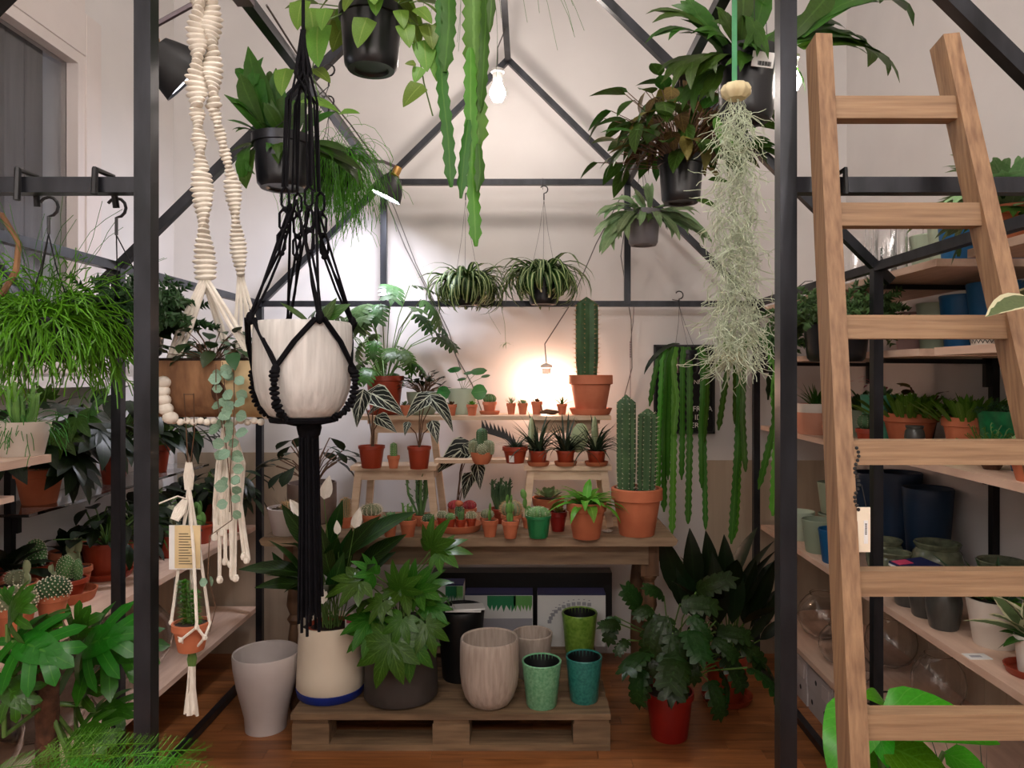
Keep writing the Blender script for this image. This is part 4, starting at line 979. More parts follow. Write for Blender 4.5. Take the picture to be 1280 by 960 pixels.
def tiny(x0, x1, yt, yb, kind, label, z=S2Z, mat='terra2', push=0, group=None, saucer=None, **k):
    p = potted({'ball': 'potted_cactus', 'col': 'potted_cactus', 'knob': 'potted_cactus', 'pad': 'potted_opuntia', 'euph': 'potted_euphorbia', 'ros': 'potted_succulent', 'red': 'potted_succulent', 'fing': 'potted_succulent', 'fuzz': 'potted_cactus', 'pinkball': 'potted_cactus'}[kind], label, PPx, z, x0, x1, yt, yb, 'terra', mat, push=push, group=group, seg=18, saucer=saucer)
    r = p.r; s = k.get('s', 1); h = k.get('h', None)
    if kind == 'ball': column(p, 0, 0, p.top-.004, r*.85*s, h or r*1.4*s, 11, k.get('cm', 'cactus2'), spl=.004, dens=.007)
    if kind == 'col': column(p, 0, 0, p.top-.004, r*.5*s, h or r*2.4, 8, k.get('cm', 'cactus2'), spl=.004, dens=.009)
    if kind == 'knob': knobby(p, 0, 0, p.top-.006, r*.9*s, h or r*1.5*s, k.get('cm', 'cactusgrey'), n=90)
    if kind == 'fuzz': column(p, 0, 0, p.top-.004, r*.7*s, h or r*2, 14, k.get('cm', 'cactusgrey'), k.get('sp', 'spine'), spl=.009, dens=.005)
    if kind == 'pinkball': column(p, 0, 0, p.top-.004, r*.8*s, h or r*1.4, 10, 'flowerred', 'spine', spl=.003, dens=.007)
    if kind == 'pad': pads(p, k.get('n', 6), (h or r*2.2), k.get('cm', 'opuntia'), seed=int(x0))
    if kind == 'euph': euphorb(p, k.get('n', 5), h or r*3, r*.16, k.get('cm', 'cactus2'), seed=int(x0))
    if kind == 'ros': rosette(p, k.get('n', 16), leaf('obov', .42, -.3, .3, 4), k.get('lm', 'pale'), .25, 1.3, (r*1.1*s, r*1.4*s), seed=int(x0))
    if kind == 'red': rosette(p, 14, leaf('obov', .42, -.3, .3, 4), 'bronze', .3, 1.3, (r*.9, r*1.2), seed=int(x0))
    if kind == 'fing': rosette(p, 12, leaf('blade', .2, .2, .4, 4), k.get('lm', 'pale'), .5, 1.4, (r*1.8*s, r*2.4*s), seed=int(x0))
    return p
tiny(500, 513, 502, 515, 'ros', 'tiny orange clay pot with a small succulent between jade and philodendron', push=-.093)
tiny(557, 571, 503, 517, 'red', 'tiny clay pot with a rusty red succulent against the mint pot', push=-.1)
tiny(583, 597, 503, 517, 'ros', 'tiny clay pot with a fresh green rosette against the mint pot', lm='bright', s=.9, push=-.1)
tiny(603, 621, 499, 513, 'ball', 'small clay pot with a round ball cactus on a clay saucer', s=1, saucer=(1.45, .016, 'terra2'))
tiny(633, 645, 504, 518, 'fing', 'tiny clay pot with a star-shaped pale succulent beside a small rosette pot')
tiny(647, 660, 504, 518, 'ros', 'tiny clay pot with a flat green rosette between star succulent and bulb')
tiny(664, 678, 502, 518, 'red', 'tiny pale clay pot with a brown-tipped succulent in front of the glowing bulb')
tiny(696, 709, 505, 518, 'fing', 'tiny clay pot with upright finger-like green stems beside the tall cactus', lm='mid', s=1.1)
o = thing('driftwood_piece', 'small piece of brown driftwood lying under the glowing bulb', 'driftwood', PX(686, 516, 3.4)); o.location.z = S2Z
part('wood_piece', MB().tube([(-.04, 0, .008), (-.01, .008, .014), (.02, -.004, .01), (.05, .004, .012)], [.006, .012, .012, .004], 7), M_['legwood'], o); part('branch_stub', MB().tube([(-.03, 0, .012), (-.036, 0, .05)], [.004, .002], 5), M_['brownstem'], o)
p = potted('potted_column_cactus', 'tall single column cactus with long spines in a terracotta pot on the top plank', PPx, S2Z, 711, 766, 466, 512, 'terra', 'terra2', (.98, .03, 'terra2'))
column(p, -.02, 0, p.top-.005, .049, .385, 7, 'cactus', 'brownspine', spl=.011, dens=.022)
# ------------------------------------------------------------------ lower steps
al = leaf('arrow', .62, .7, .25, 7); 
def alocasia(x0, x1, yt, yb, label, lv_, z=S1Z, push=0, name='potted_alocasia', mat='redplastic'):
    p = potted(name, label, PPx, z, x0, x1, yt, yb, 'plastic', mat, push=push); L = Leaves(p.root, G['aloc']); ps = []
    for a, b, c, d_, e, nr in lv_:
        pxleaf(L, p, al, a, b, c, d_, e, e-.02, nr); t = rel(p, a+(c-a)*.2, b+(d_-b)*.2, e); ps.append([Vector((U(-.01, .01), 0, p.top-.005)), Vector((t.x*.3, t.y*.3, (t.z+p.top)*.55)), t])
    L.done(); stems(p.root, ps, .003, 'brownstem'); return p
alocasia(448, 481, 558, 586, 'white-veined alocasia in a red-brown pot beside the tiny cactus pot', [(455, 486, 446, 534, -.06, (-.1, -.95, .2)), (459, 489, 505, 520, -.04, (.1, -.8, .5)), (470, 520, 496, 541, -.06, (.3, -.9, .3)), (478, 505, 460, 520, .03, (0, -.5, .8))])
alocasia(509, 539, 559, 587, 'white-veined alocasia in a red-brown pot at the edge of the lower step', [(538, 494, 508, 522, -.05, (-.2, -.9, .3)), (534, 494, 566, 540, -.02, (.6, -.5, .5)), (511, 527, 506, 545, -.04, (-.2, -.9, .2)), (540, 525, 547, 555, -.04, (.2, -.9, .1)), (520, 500, 545, 490, .03, (0, -.4, .9))])
tiny(484, 500, 570, 586, 'col', 'tiny clay pot with a small dark cactus between two alocasia pots', S1Z, 'terra')
p = potted('potted_cactus_bowl', 'clay bowl with a group of small columnar and round cacti on the short plank', PPx, S1Z+.016, 588, 616, 566, 581, 'bowl', 'terra')
column(p, 0, .01, p.top-.004, .022, .11, 9, 'cactus', spl=.003, dens=.009); column(p, .03, -.01, p.top-.004, .022, .06, 12, 'cactusgrey', spl=.004, dens=.007); column(p, -.035, 0, p.top-.004, .018, .06, 10, 'cactusgrey', spl=.004, dens=.007); knobby(p, .005, -.035, p.top-.006, .022, .045, n=60)
p = potted('potted_fishbone_cactus', 'near-black serrated fishbone cactus in a labelled red-brown pot on the short plank', PPx, S1Z+.016, 628, 660, 559, 580, 'terra', 'redplastic')
part('white_label', MB().box((-.011, -p.r*.84-.001, .012), (.011, -p.r*.84, .04)), M_['paper'], p.root, smooth=False).rotation_euler = (.1, 0, -.3)
m = MB(); zz = [rel(p, *q) for q in ((645, 556), (632, 545), (617, 540), (602, 536))]
for i in range(3):
    a, b = zz[i], zz[i+1]
    for k in range(3):
        q0 = a.lerp(b, k/3); q1 = a.lerp(b, (k+1)/3); mid = (q0+q1)/2; w_ = Vector((0, 0, .042))
        b_ = len(m.v)
        for v0 in (q0-Vector((0, .004, .014)), q1-Vector((0, .004, .014)), q1+Vector((0, -.004, .01)), mid+w_+Vector((-.008, 0, 0)), q0+Vector((0, -.004, .01))): m.vert(v0)
        m.f.append((b_, b_+1, b_+2, b_+3, b_+4))
part('serrated_stem', m, M_['black'], p.root); grassy(p, 60, (.05, .1), .08, 'haw', (.3, 1.2), (.6, 1.6), seed=41)
for i, (x0, x1, tx) in enumerate(((661, 685, 'next to the labelled pot'), (695, 719, 'between two others like it'), (733, 758, 'beside the tall dotted cacti'))):
    p = potted('potted_haworthia', 'dark spiky narrow-leaved plant in a red-brown pot ' + tx, PPx, S1Z, x0, x1, 566, 583, 'plastic', 'redplastic', (1.2, .018, 'terra'))
    grassy(p, 60, (.11, .2), .075, 'haw', (.35, 1.4), (.4, 1.7), seed=50+i, r0=.5)
    if i < 3: pads(p, 1, .15 if i != 1 else .12, 'palepad', seed=61+i, spread=.25, c=((-.03, .02), (.05, .02), (-.005, .02))[i])
# ------------------------------------------------------------------ on the table
p = potted('potted_gravel_cactus', 'pale grey pot topped with gravel and a thin tan spiny cactus on the table end', PPx, TZ, 335, 386, 637, 671, 'taper', 'greywhite', soil='gravel')
grassy(p, 40, (.04, .075), .03, 'haw', (.6, 1.5), (.1, .4), seed=71); column(p, 0, 0, p.top, .016, .03, 8, 'cactusgrey', 'brownspine', spl=.02, dens=.005)
R = random.Random(8); m = MB()
for i in range(40): a = U(0, 6.3); r0 = p.r*.85*math.sqrt(U(0, 1)); s = U(.005, .008); m.ball((r0*math.cos(a), r0*math.sin(a), p.top+.002), s, s*.9, s*.7, 5, 3)
part('gravel_stones', m, M_['gravel'], p.root, 'stuff')
p = potted('potted_dark_ficus', 'dark broad-leaved plant in a brown concrete pot behind the black tassel', PPx, TZ, 360, 420, 606, 656, 'cyl', 'browncon', seg=28)
bush(p, 26, leaf('obov', .55, .6, .2, 6), 'dark', (.1, .24), (.05, .19), (-.7, .3), (.08, .12), seed=73, sr=.003, smat='brownstem')
TT = [(424, 440, 650, 664, 'fuzz', 'slim fuzzy tan column cactus behind the peace lily', dict(cm='cactusgrey', sp='brownspine', h=.09, s=.8, push=.05)),
      (452, 476, 648, 664, 'fuzz', 'round white woolly cactus at the back of the table', dict(h=.055, s=1.4, push=.06)),
      (478, 497, 652, 672, 'ros', 'clay pot of pale spotted succulents beside the peace lily', dict(s=1.3, n=24)),
      (499, 521, 651, 672, 'euph', 'clay pot with a lime green lobed euphorbia near the table edge', dict(h=.085, n=5, cm='opuntia')),
      (515, 537, 648, 662, 'euph', 'tall branching green euphorbia in a clay pot in front of the stool', dict(h=.22, n=7, push=.06)),
      (525, 546, 652, 673, 'ball', 'clay pot with a little dark round cactus beside the large saucer', dict(s=.8, cm='cactus')),
      (602, 623, 651, 672, 'pad', 'clay pot with a single upright opuntia next to the large saucer', dict(n=4, h=.05)),
      (627, 649, 652, 674, 'pad', 'clay pot with a many-padded opuntia beside the green plastic pot', dict(n=10, h=.05)),
      (612, 640, 641, 660, 'euph', 'bushy thin-stemmed euphorbia in a dark red pot under the short plank', dict(h=.14, n=26, mat='redplastic', cm='cactus', push=.08)),
      (626, 652, 645, 662, 'fuzz', 'pinkish round fuzzy cactus behind the opuntia', dict(sp='brownspine', h=.07, s=1.3, push=.0)),
      (652, 668, 650, 664, 'pad', 'dark opuntia in a clay pot behind the green plastic pot', dict(n=4, h=.06, push=.05)),
      (686, 709, 641, 666, 'red', 'dark red glazed pot with a small grey rosette behind the fern pot', dict(mat='redglaze', push=.01)),
      (600, 618, 650, 664, 'ball', 'small clay pot with a grey ball cactus behind the upright opuntia', dict(push=.04, cm='cactusgrey')),
      (560, 578, 640, 656, 'pinkball', 'red and pink grafted cactus at the back of the large saucer', dict(push=.07, s=1.2)),
      (578, 596, 640, 656, 'pinkball', 'dark pink grafted cactus beside the hanging alocasia leaf', dict(push=.07, s=1.1))]
for x0, x1, yt, yb, kind, lab, kw in TT: tiny(x0, x1, yt, yb, kind, lab, TZ, kw.pop('mat', 'terra'), **kw)
d0 = dep(TZ, 668)
o = part('clay_saucer', MB().lathe(pot_profile('saucer', 30*d0/F*1.03, .03), 32), M_['terra']); o.location = PX(573, 668, d0+.085); o.location.z = TZ; tag(o, 'wide terracotta saucer holding five tiny potted cacti', 'saucer')
for i, (dx, dy, kd, lb_) in enumerate(((-.068, -.005, 'fuzz', 'tiny red pot with a grey woolly cactus in the wide saucer'), (-.03, -.035, 'ball', 'tiny red pot with a green ball cactus in the wide saucer'), (.015, -.04, 'euph', 'tiny red pot with a spiky green cactus in the wide saucer'), (.055, -.015, 'fuzz', 'tiny red pot with a pale round cactus in the wide saucer'), (-.0, .03, 'pinkball', 'tiny red pot with an orange-topped cactus in the wide saucer'))):
    c = o.location+Vector((dx, dy, .0105)); px = CX+c.x*F/c.y; py = CY+(CH-c.z)*F/c.y
    q = potted('potted_cactus', lb_, PPx, c.z, px-6.5, px+6.5, py-13, py, 'terra', 'redplastic', d=c.y, seg=16)
    if kd == 'fuzz': column(q, 0, 0, q.top-.003, .02, .035, 12, 'cactusgrey', spl=.006, dens=.005)
    if kd == 'ball': column(q, 0, 0, q.top-.003, .019, .032, 9, 'cactus2', spl=.004, dens=.007)
    if kd == 'euph': euphorb(q, 7, .05, .005, seed=4)
    if kd == 'pinkball': column(q, 0, 0, q.top-.003, .016, .05, 9, 'cactus', spl=.004, dens=.007); part('grafted_top', MB().ball((0, 0, q.top+.055), .018, .018, .014, 10, 6), M_['terra'], q.root)
alocasia(560, 584, 640, 656, 'tall dark alocasia with white veins rising over the table cacti', [(590, 553, 545, 592, -.06, (-.2, -.9, .4)), (578, 556, 605, 580, -.07, (.3, -.9, .4)), (596, 578, 600, 612, -.03, (.2, -.9, .2)), (590, 590, 580, 625, .0, (-.3, -.8, .2)), (584, 552, 612, 574, -.02, (.2, -.6, .7))], TZ, .17)
p = potted('potted_ball_cactus', 'bright green plastic pot with a spiny ball cactus at the table edge', PPx, TZ, 657, 689, 646, 674, 'plastic', 'greenplastic'); column(p, 0, 0, p.top-.012, p.r*.85, .055, 13, 'cactus2', spl=.005, dens=.008)
p = potted('potted_echeveria', 'terracotta bowl with a grey-green echeveria behind the green plastic pot', PPx, TZ, 665, 706, 625, 650, 'bowl', 'terra', push=.02)
rosette(p, 26, leaf('obov', .55, -.4, .25, 5), 'pale', .15, 1.3, (.05, .065), True, seed=81, r0=.4, z=p.top+.01)
p = potted('potted_nest_fern', 'bright green rosette fern spilling from a terracotta pot on the table', PPx, TZ, 708, 758, 630, 676, 'terra', 'terra')
rosette(p, 34, [leaf('lance', .26, 1.0, .2, 7, .05), leaf('lance', .22, 1.5, .2, 7, .05)], 'nest', .15, 1.1, (.13, .19), True, seed=82, r0=.5)
p = potted('potted_column_cacti', 'two tall dotted column cacti in a large terracotta pot at the table end', PPx, TZ, 764, 828, 613, 673, 'terra', 'terra', seg=30)
column(p, -.045, -.01, p.top-.01, .036, .41, 9, 'cactus', spl=.0075, dens=.02); column(p, .035, -.015, p.top-.01, .036, .355, 9, 'cactus', spl=.0075, dens=.018, lean=.02)
o = thing('stone_piece', 'flat pale stone lying between the fern pot and the big cactus pot', 'stone', PX(759, 667, 3.05)); o.location.z = TZ; part('stone', MB().ball((0, 0, .006), .025, .015, .008, 8, 5), M_['concrete'], o)
# ------------------------------------------------------------------ on the pallet and floor
p = potted('potted_peace_lily', 'white-flowered peace lily in a cream pot with cobalt blue base', PPx, PLZ, 373, 454, 797, 879, 'tub', 'cream', (1.04, .034, 'blue'), seg=36)
part('inner_pot', MB().lathe([(p.r*.6, p.top-.02), (p.r*.72, p.top+.014), (p.r*.66, p.top+.014), (p.r*.6, p.top)], 20), M_['redplastic'], p.root)
ll = leaf('lance', .3, .5, .25, 7); l2 = leaf('lance', .27, .9, .25, 7)
L = Leaves(p.root, G['lily']); ps = []
for x0, y0, x1, y1, dd, nr in ((400, 690, 352, 630, -.05, (-.3, -.9, .4)), (412, 680, 428, 625, .0, (.2, -.9, .3)), (428, 700, 475, 645, -.06, (-.3, -.9, .4)), (440, 690, 520, 640, -.08, (-.4, -.6, .7)), (445, 715, 508, 668, -.02, (-.3, -.8, .5)), (390, 720, 298, 712, -.02, (0, -.5, .9)), (395, 735, 318, 735, -.1, (0, -.6, .8)), (415, 725, 400, 655, -.1, (0, -.95, .3)), (420, 730, 440, 660, .03, (.2, -.9, .3)), (430, 740, 495, 690, .03, (-.2, -.7, .6)), (398, 700, 370, 640, .05, (-.2, -.9, .3)), (410, 750, 430, 690, -.1, (.3, -.9, .3)), (380, 740, 340, 690, .06, (-.3, -.8, .5)), (425, 735, 470, 705, -.12, (0, -.6, .8))):
    pxleaf(L, p, ll if y1 < y0 else l2, x0, y0, x1, y1, dd, dd-.04, nr); ps.append([Vector((U(-.04, .04), U(-.03, .03), p.top)), rel(p, x0, y0, dd)])
L.done(); bush(p, 9, ll, 'lily', (.16, .34), (.03, .1), (.2, 1.1), (.18, .24), seed=91, sr=.0025, az=(PI*1.0, PI*2.0)); stems(p.root, ps, .0028)
sp = leaf('ovate', .5, .2, .5, 6); L = Leaves(p.root, M_['spathe'] and G['lily'], True, 'flower'); L.mat = M_['spathe']
for x0, y0, x1, y1, dd in ((405, 624, 412, 594, -.1), (443, 660, 450, 634, -.14), (422, 668, 421, 650, -.12), (378, 645, 362, 624, -.08), (404, 755, 398, 725, -.12)): pxleaf(L, p, sp, x0, y0, x1, y1, dd, dd, (.3, -1, .1))
stems(p.root, [[Vector((0, 0, p.top)), rel(p, 412, 700, -.05), rel(p, 405, 624, -.1)], [Vector((.02, 0, p.top)), rel(p, 432, 720, -.08), rel(p, 443, 660, -.14)], [Vector((.01, 0, p.top)), rel(p, 424, 720, -.08), rel(p, 422, 668, -.12)], [Vector((-.02, 0, p.top)), rel(p, 390, 700, -.06), rel(p, 378, 645, -.08)]], .002, 'stem', 'flower_stems')
cdm = thing('plant_label', 'white printed plant label stuck into the peace lily pot', 'label', rel(p, 437, 790, -.05)+p.loc); part('card', MB().box((-.018, 0, 0), (.018, .001, .08)), M_['paper'], cdm, smooth=False); part('printed_picture', MB().box((-.012, -.001, .035), (.012, 0, .07)), M_['flowerpink'], cdm, smooth=False)
fa = palmate(7, 3.9, .3, .5, lambda q: .92-.36*q)
p = potted('potted_fatsia', 'glossy hand-leaved fatsia in a charcoal grey planter on the pallet', PPx, PLZ, 457, 546, 792, 884, 'tub', 'darkgrey', (.95, .02, 'darkgrey'), seg=36)
L = Leaves(p.root, G['fatsia']); ps = []
for x0, y0, x1, y1, dd, nr in ((537, 690, 560, 648, -.2, (0, -.65, .75)), (545, 690, 590, 690, -.22, (.1, -.6, .8)), (455, 725, 405, 745, -.2, (0, -.6, .8)), (470, 720, 440, 700, -.15, (0, -.6, .8)), (500, 740, 510, 700, -.16, (0, -.7, .7)), (515, 745, 540, 705, -.14, (.1, -.7, .7)), (492, 795, 468, 862, -.24, (0, -.85, .5)), (510, 790, 512, 855, -.22, (.1, -.85, .5)), (530, 775, 545, 822, -.2, (.3, -.85, .5)), (470, 785, 432, 815, -.2, (-.2, -.8, .6)), (520, 740, 565, 725, -.14, (.1, -.5, .8)), (505, 770, 490, 810, -.22, (0, -.8, .6)), (480, 750, 460, 780, -.2, (-.1, -.8, .6)), (535, 755, 560, 780, -.15, (.2, -.8, .5))):
    pxleaf(L, p, fa, x0, y0, x1, y1, dd+.04, dd, nr); ps.append([Vector((U(-.02, .02), U(-.02, .02), p.top)), Vector((0, -.03, p.top+.16)).lerp(rel(p, x0, y0, dd+.04), .5), rel(p, x0, y0, dd+.04)])
L.done(); bush(p, 5, fa, 'fatsia', (.1, .26), (.05, .14), (-.9, 0), (.14, .18), seed=92, sr=.003, az=(PI, 2*PI)); stems(p.root, ps, .003)
p = potted('tall_planter', 'tall black planter with folded papers lying on its rim', 'pot', PLZ, 546, 606, 768, 858, 'empty', 'black', push=.02, seg=30)
q = thing('folded_papers', 'folded white printed papers lying on the tall black planter', 'paper', p.loc+Vector((.03, -.03, p.h)))
part('sheet', MB().box((-.085, -.06, .0), (.06, .05, .004), Matrix.Rotation(-.12, 4, 'X')), M_['paper'], q, smooth=False); part('sheet', MB().box((-.06, -.05, .005), (.07, .06, .012), Matrix.Rotation(.15, 4, 'Z') @ Matrix.Rotation(-.1, 4, 'X')), M_['paper'], q, smooth=False)
potted('concrete_pot', 'large empty pale concrete pot with vertical grooves on the pallet', 'pot', PLZ, 575, 649, 806, 891, 'drum', 'concrete', ribs=17, seg=40)
potted('concrete_pot', 'smaller empty concrete pot half hidden behind the large grooved one', 'pot', PLZ, 640, 691, 800, 856, 'empty', 'concrete', push=.03, seg=30)
p = potted('glazed_pot', 'mint green crackle-glazed empty pot on the pallet edge', 'pot', PLZ, 652, 702, 832, 889, 'empty', 'mint', seg=30); part('dark_interior', MB().lathe([(p.r*.895, p.h*.975), (p.r*.855, p.h*.8), (p.r*.675, p.h*.11), (0, p.h*.1)], 28), M_['black'], p.root)  # inner surface of the glazed pots coloured near black
p = potted('glazed_pot', 'teal crackle-glazed empty pot at the pallet corner', 'pot', PLZ, 707, 753, 826, 882, 'empty', 'teal', seg=30); part('dark_interior', MB().lathe([(p.r*.895, p.h*.975), (p.r*.855, p.h*.8), (p.r*.675, p.h*.11), (0, p.h*.1)], 28), M_['black'], p.root)
p = potted('glazed_pot', 'olive green glazed empty pot behind the teal pot', 'pot', PLZ, 702, 747, 770, 826, 'empty', 'olive', seg=30); part('dark_interior', MB().lathe([(p.r*.895, p.h*.975), (p.r*.855, p.h*.8), (p.r*.675, p.h*.11), (0, p.h*.1)], 28), M_['black'], p.root)
def carton(name, label, x0, x1, yt, d, kind):
    c = PX((x0+x1)/2, 800, d); c.z = PLZ; W_ = (x1-x0)*d/F; h = PX(0, yt, d).z-PLZ; o = thing(name, label, 'box', c)
    part('carton_body', MB().box((-W_/2, 0, 0), (W_/2, .1, h)), M_['paper'] if kind < 2 else M_['black'], o, smooth=False)
    if kind < 2: part('top_edge', MB().box((-W_/2, -.001, h), (W_/2, .1, h+.006)), M_['darkblue'], o, smooth=False)
    if kind == 0:
        part('grey_panel', MB().box((-W_/2+.01, -.0015, .0), (W_/2-.002, 0, h*.55)), M_['boxgrey'], o, smooth=False)
        R_ = random.Random(int(x0)); 
        for mt, n, xx, hh in (('printgreen', 6, .05, .08), ('printlime', 5, .65, .075)):
            g = MB(); xa_ = -W_/2+W_*(.33 if mt == 'printgreen' else .72); wd = W_*(.42 if mt == 'printgreen' else .27)
            g.box((xa_, -.0022, h-.045), (xa_+wd, -.0016, h-.002))
            for i in range(n):
                b = len(g.v); xx = xa_+wd*i/n; g.vert((xx, -.0022, h-.045)); g.vert((xx+wd/n, -.0022, h-.045)); g.vert((xx+wd/n*R_.uniform(.1, .9), -.0022, h-.045-R_.uniform(.02, .045))); g.f.append((b, b+1, b+2))
            part('leaf_print', g, M_[mt], o, smooth=False)
    if kind == 1:
        g = MB()
        for i in range(11):
            t = i/10; a = PI*.95-t*PI*.55; x = W_*.12+math.cos(a)*W_*.45; z = h*.42+math.sin(a)*h*.42; g.box((x-.009, -.0016, z-.008), (x+.009, 0, z+.008)); g.box((x-.004, -.0016, z+.017), (x+.004, 0, z+.021))
        part('printed_icons', g, M_['boxgrey'], o, smooth=False)
carton('product_carton', 'white display carton printed with green leaves behind the concrete pots', 581, 666, 744, 3.44, 0)
carton('product_carton', 'narrow white carton with green leaf print behind the fatsia', 546, 579, 732, 3.45, 0)
carton('product_carton', 'white carton with an arc of small printed squares behind the olive pot', 672, 757, 744, 3.44, 1)
carton('dark_background_box', 'black box added as the dark shaded background under the table', 540, 765, 716, 3.6, 2)  # black box added for the deep shade under the table
potted('ceramic_pot', 'large empty pale grey flared pot standing on the wooden floor', 'pot', 0, 292, 373, 816, 912, 'flare', 'greywhite', seg=40, push=-.08)
xc = pinnate(5, .32, .16, .8, .34); xd = pinnate(5, .28, .15, 1.3, .32)
p = potted('potted_xanadu', 'bushy drooping lobed-leaf philodendron in a deep red pot on the floor', PPx, 0, 806, 867, 872, 931, 'plastic', 'redglaze', seg=28)
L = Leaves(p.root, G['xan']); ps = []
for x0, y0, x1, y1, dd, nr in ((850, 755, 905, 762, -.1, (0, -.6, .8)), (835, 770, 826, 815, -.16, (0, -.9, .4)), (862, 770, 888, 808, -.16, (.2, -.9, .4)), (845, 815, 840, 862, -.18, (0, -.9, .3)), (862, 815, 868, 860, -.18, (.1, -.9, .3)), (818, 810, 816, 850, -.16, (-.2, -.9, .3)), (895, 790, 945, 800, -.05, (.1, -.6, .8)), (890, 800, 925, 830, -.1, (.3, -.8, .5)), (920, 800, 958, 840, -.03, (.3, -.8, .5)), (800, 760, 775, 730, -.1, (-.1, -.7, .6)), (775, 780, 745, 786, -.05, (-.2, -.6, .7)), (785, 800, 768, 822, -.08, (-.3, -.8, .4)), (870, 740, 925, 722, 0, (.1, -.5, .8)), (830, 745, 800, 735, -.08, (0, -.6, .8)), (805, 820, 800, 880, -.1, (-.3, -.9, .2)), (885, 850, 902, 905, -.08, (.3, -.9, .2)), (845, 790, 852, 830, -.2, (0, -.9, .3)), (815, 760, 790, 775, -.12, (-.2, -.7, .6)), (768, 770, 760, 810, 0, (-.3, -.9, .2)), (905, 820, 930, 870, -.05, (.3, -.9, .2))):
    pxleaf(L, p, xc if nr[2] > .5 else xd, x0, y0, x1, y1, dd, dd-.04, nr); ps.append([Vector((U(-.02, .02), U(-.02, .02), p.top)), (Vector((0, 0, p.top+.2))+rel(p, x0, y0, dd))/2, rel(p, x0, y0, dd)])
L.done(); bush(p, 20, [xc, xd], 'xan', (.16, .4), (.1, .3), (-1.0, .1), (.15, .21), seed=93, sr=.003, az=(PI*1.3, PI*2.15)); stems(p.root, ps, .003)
q = thing('plant_label', 'small white plant label in the deep red pot', 'label', rel(p, 836, 872, -.09)+p.loc); part('card', MB().box((-.022, 0, -.01), (.012, .001, .03), Matrix.Rotation(.5, 4, 'Y')), M_['paper'], q, smooth=False); part('print', MB().box((-.008, -.001, -.002), (.006, 0, .018), Matrix.Rotation(.5, 4, 'Y')), M_['ink'], q, smooth=False)
p = potted('potted_aspidistra', 'tall dark aspidistra with upright blades in a red-brown pot on a saucer', PPx, 0, 880, 936, 826, 884, 'plastic', 'redplastic', (1.15, .03, 'redplastic'), seg=28)
as_ = leaf('lance', .3, .35, .25, 7); L = Leaves(p.root, G['aspi']); ps = []
for x0, y0, x1, y1, dd, nr in ((860, 755, 824, 662, -.05, (-.4, -.9, .2)), (868, 745, 862, 660, -.03, (0, -1, .1)), (888, 745, 882, 663, 0, (.2, -1, .1)), (905, 750, 905, 668, .03, (.1, -1, .1)), (925, 760, 945, 700, -.03, (.4, -.9, .2)), (935, 770, 968, 700, 0, (.4, -.8, .3)), (945, 790, 972, 735, -.06, (.5, -.8, .3)), (900, 780, 890, 690, -.08, (0, -1, .2)), (915, 780, 920, 700, -.06, (.2, -1, .1)), (880, 780, 845, 700, -.06, (-.3, -.9, .2)), (950, 800, 985, 770, -.05, (.3, -.6, .6)), (895, 770, 868, 690, .05, (-.2, -1, .1)), (930, 780, 930, 715, .04, (.2, -1, .1)), (870, 770, 835, 715, .0, (-.4, -.9, .2)), (935, 800, 960, 765, -.1, (.3, -.8, .4))):
    pxleaf(L, p, as_, x0, y0, x1, y1, dd, dd-.02, nr); ps.append([Vector((U(-.03, .03), U(-.03, .03), p.top)), rel(p, x0, y0, dd)])
L.done(); bush(p, 14, as_, 'aspi', (.2, .34), (.03, .1), (.5, 1.2), (.26, .34), seed=94, sr=.003); stems(p.root, ps, .003)
# ------------------------------------------------------------------ hanging plants
def hanging(name, label, px0, px1, yt, yb, d, style='nursery', mat='blackplastic', top=None, n=3, **k):
    z = PX(0, yb, d).z; p = potted(name, label, 'hanging plant', z, px0, px1, yt, yb, style, mat, d=d, seg=26)
    if top is not None: hangwires(p, top, n, **k)
    return p
def ceil(p): return Vector((p.loc.x, p.loc.y, ZC))
def up_to(px, d, z, dy=0): return Vector(((px-CX)*d/F, d+dy, z))
# top pothos
p = hanging('hanging_pothos', 'hanging black pot with yellow-green heart-leaved trailing pothos near the roof', 424, 504, 12, 88, 1.9)
hangwires(p, ceil(p), 3)
hl = leaf('heart', .72, .5, .15, 7); h2_ = leaf('ovate', .5, .7, .2, 6); L = Leaves(p.root, G['poth']); ps = []
for x0, y0, x1, y1, dd, nr in ((459, 22, 447, 60, -.11, (0, -.95, .2)), (500, 12, 505, 36, -.1, (.2, -.9, .3)), (408, 10, 402, 38, -.11, (-.1, -.95, .2)), (378, 0, 372, 38, -.1, (-.2, -.9, .2)), (398, 30, 398, 84, -.06, (-.2, -.9, .3)), (392, 86, 413, 104, -.04, (.2, -.7, .6)), (372, 128, 424, 140, -.05, (0, -.6, .8)), (424, 142, 450, 142, -.06, (0, -.6, .7)), (528, 105, 504, 134, -.1, (-.2, -.9, .2)), (520, 80, 506, 80, -.1, (-.1, -.9, .3)), (526, 84, 518, 104, -.09, (.1, -.9, .3)), (535, 30, 541, 62, -.08, (.2, -.9, .3)), (550, 60, 546, 102, -.06, (.2, -.9, .2)), (520, 10, 540, 30, -.1, (.2, -.8, .5)), (470, -5, 470, 20, -.12, (0, -.8, .5)), (440, -5, 430, 15, -.1, (-.2, -.8, .5)), (530, 50, 534, 90, -.07, (0, -.9, .3)), (555, 5, 562, 38, -.05, (.2, -.9, .3)), (545, 28, 560, 42, -.05, (.2, -.8, .4)), (358, 85, 352, 120, .02, (-.2, -.9, .2)), (388, 10, 395, 55, -.05, (0, -.9, .3)), (505, 30, 512, 60, -.1, (.2, -.9, .3))):
    pxleaf(L, p, hl if abs(x1-x0) < 30 else h2_, x0, y0, x1, y1, dd, dd-.01, nr)
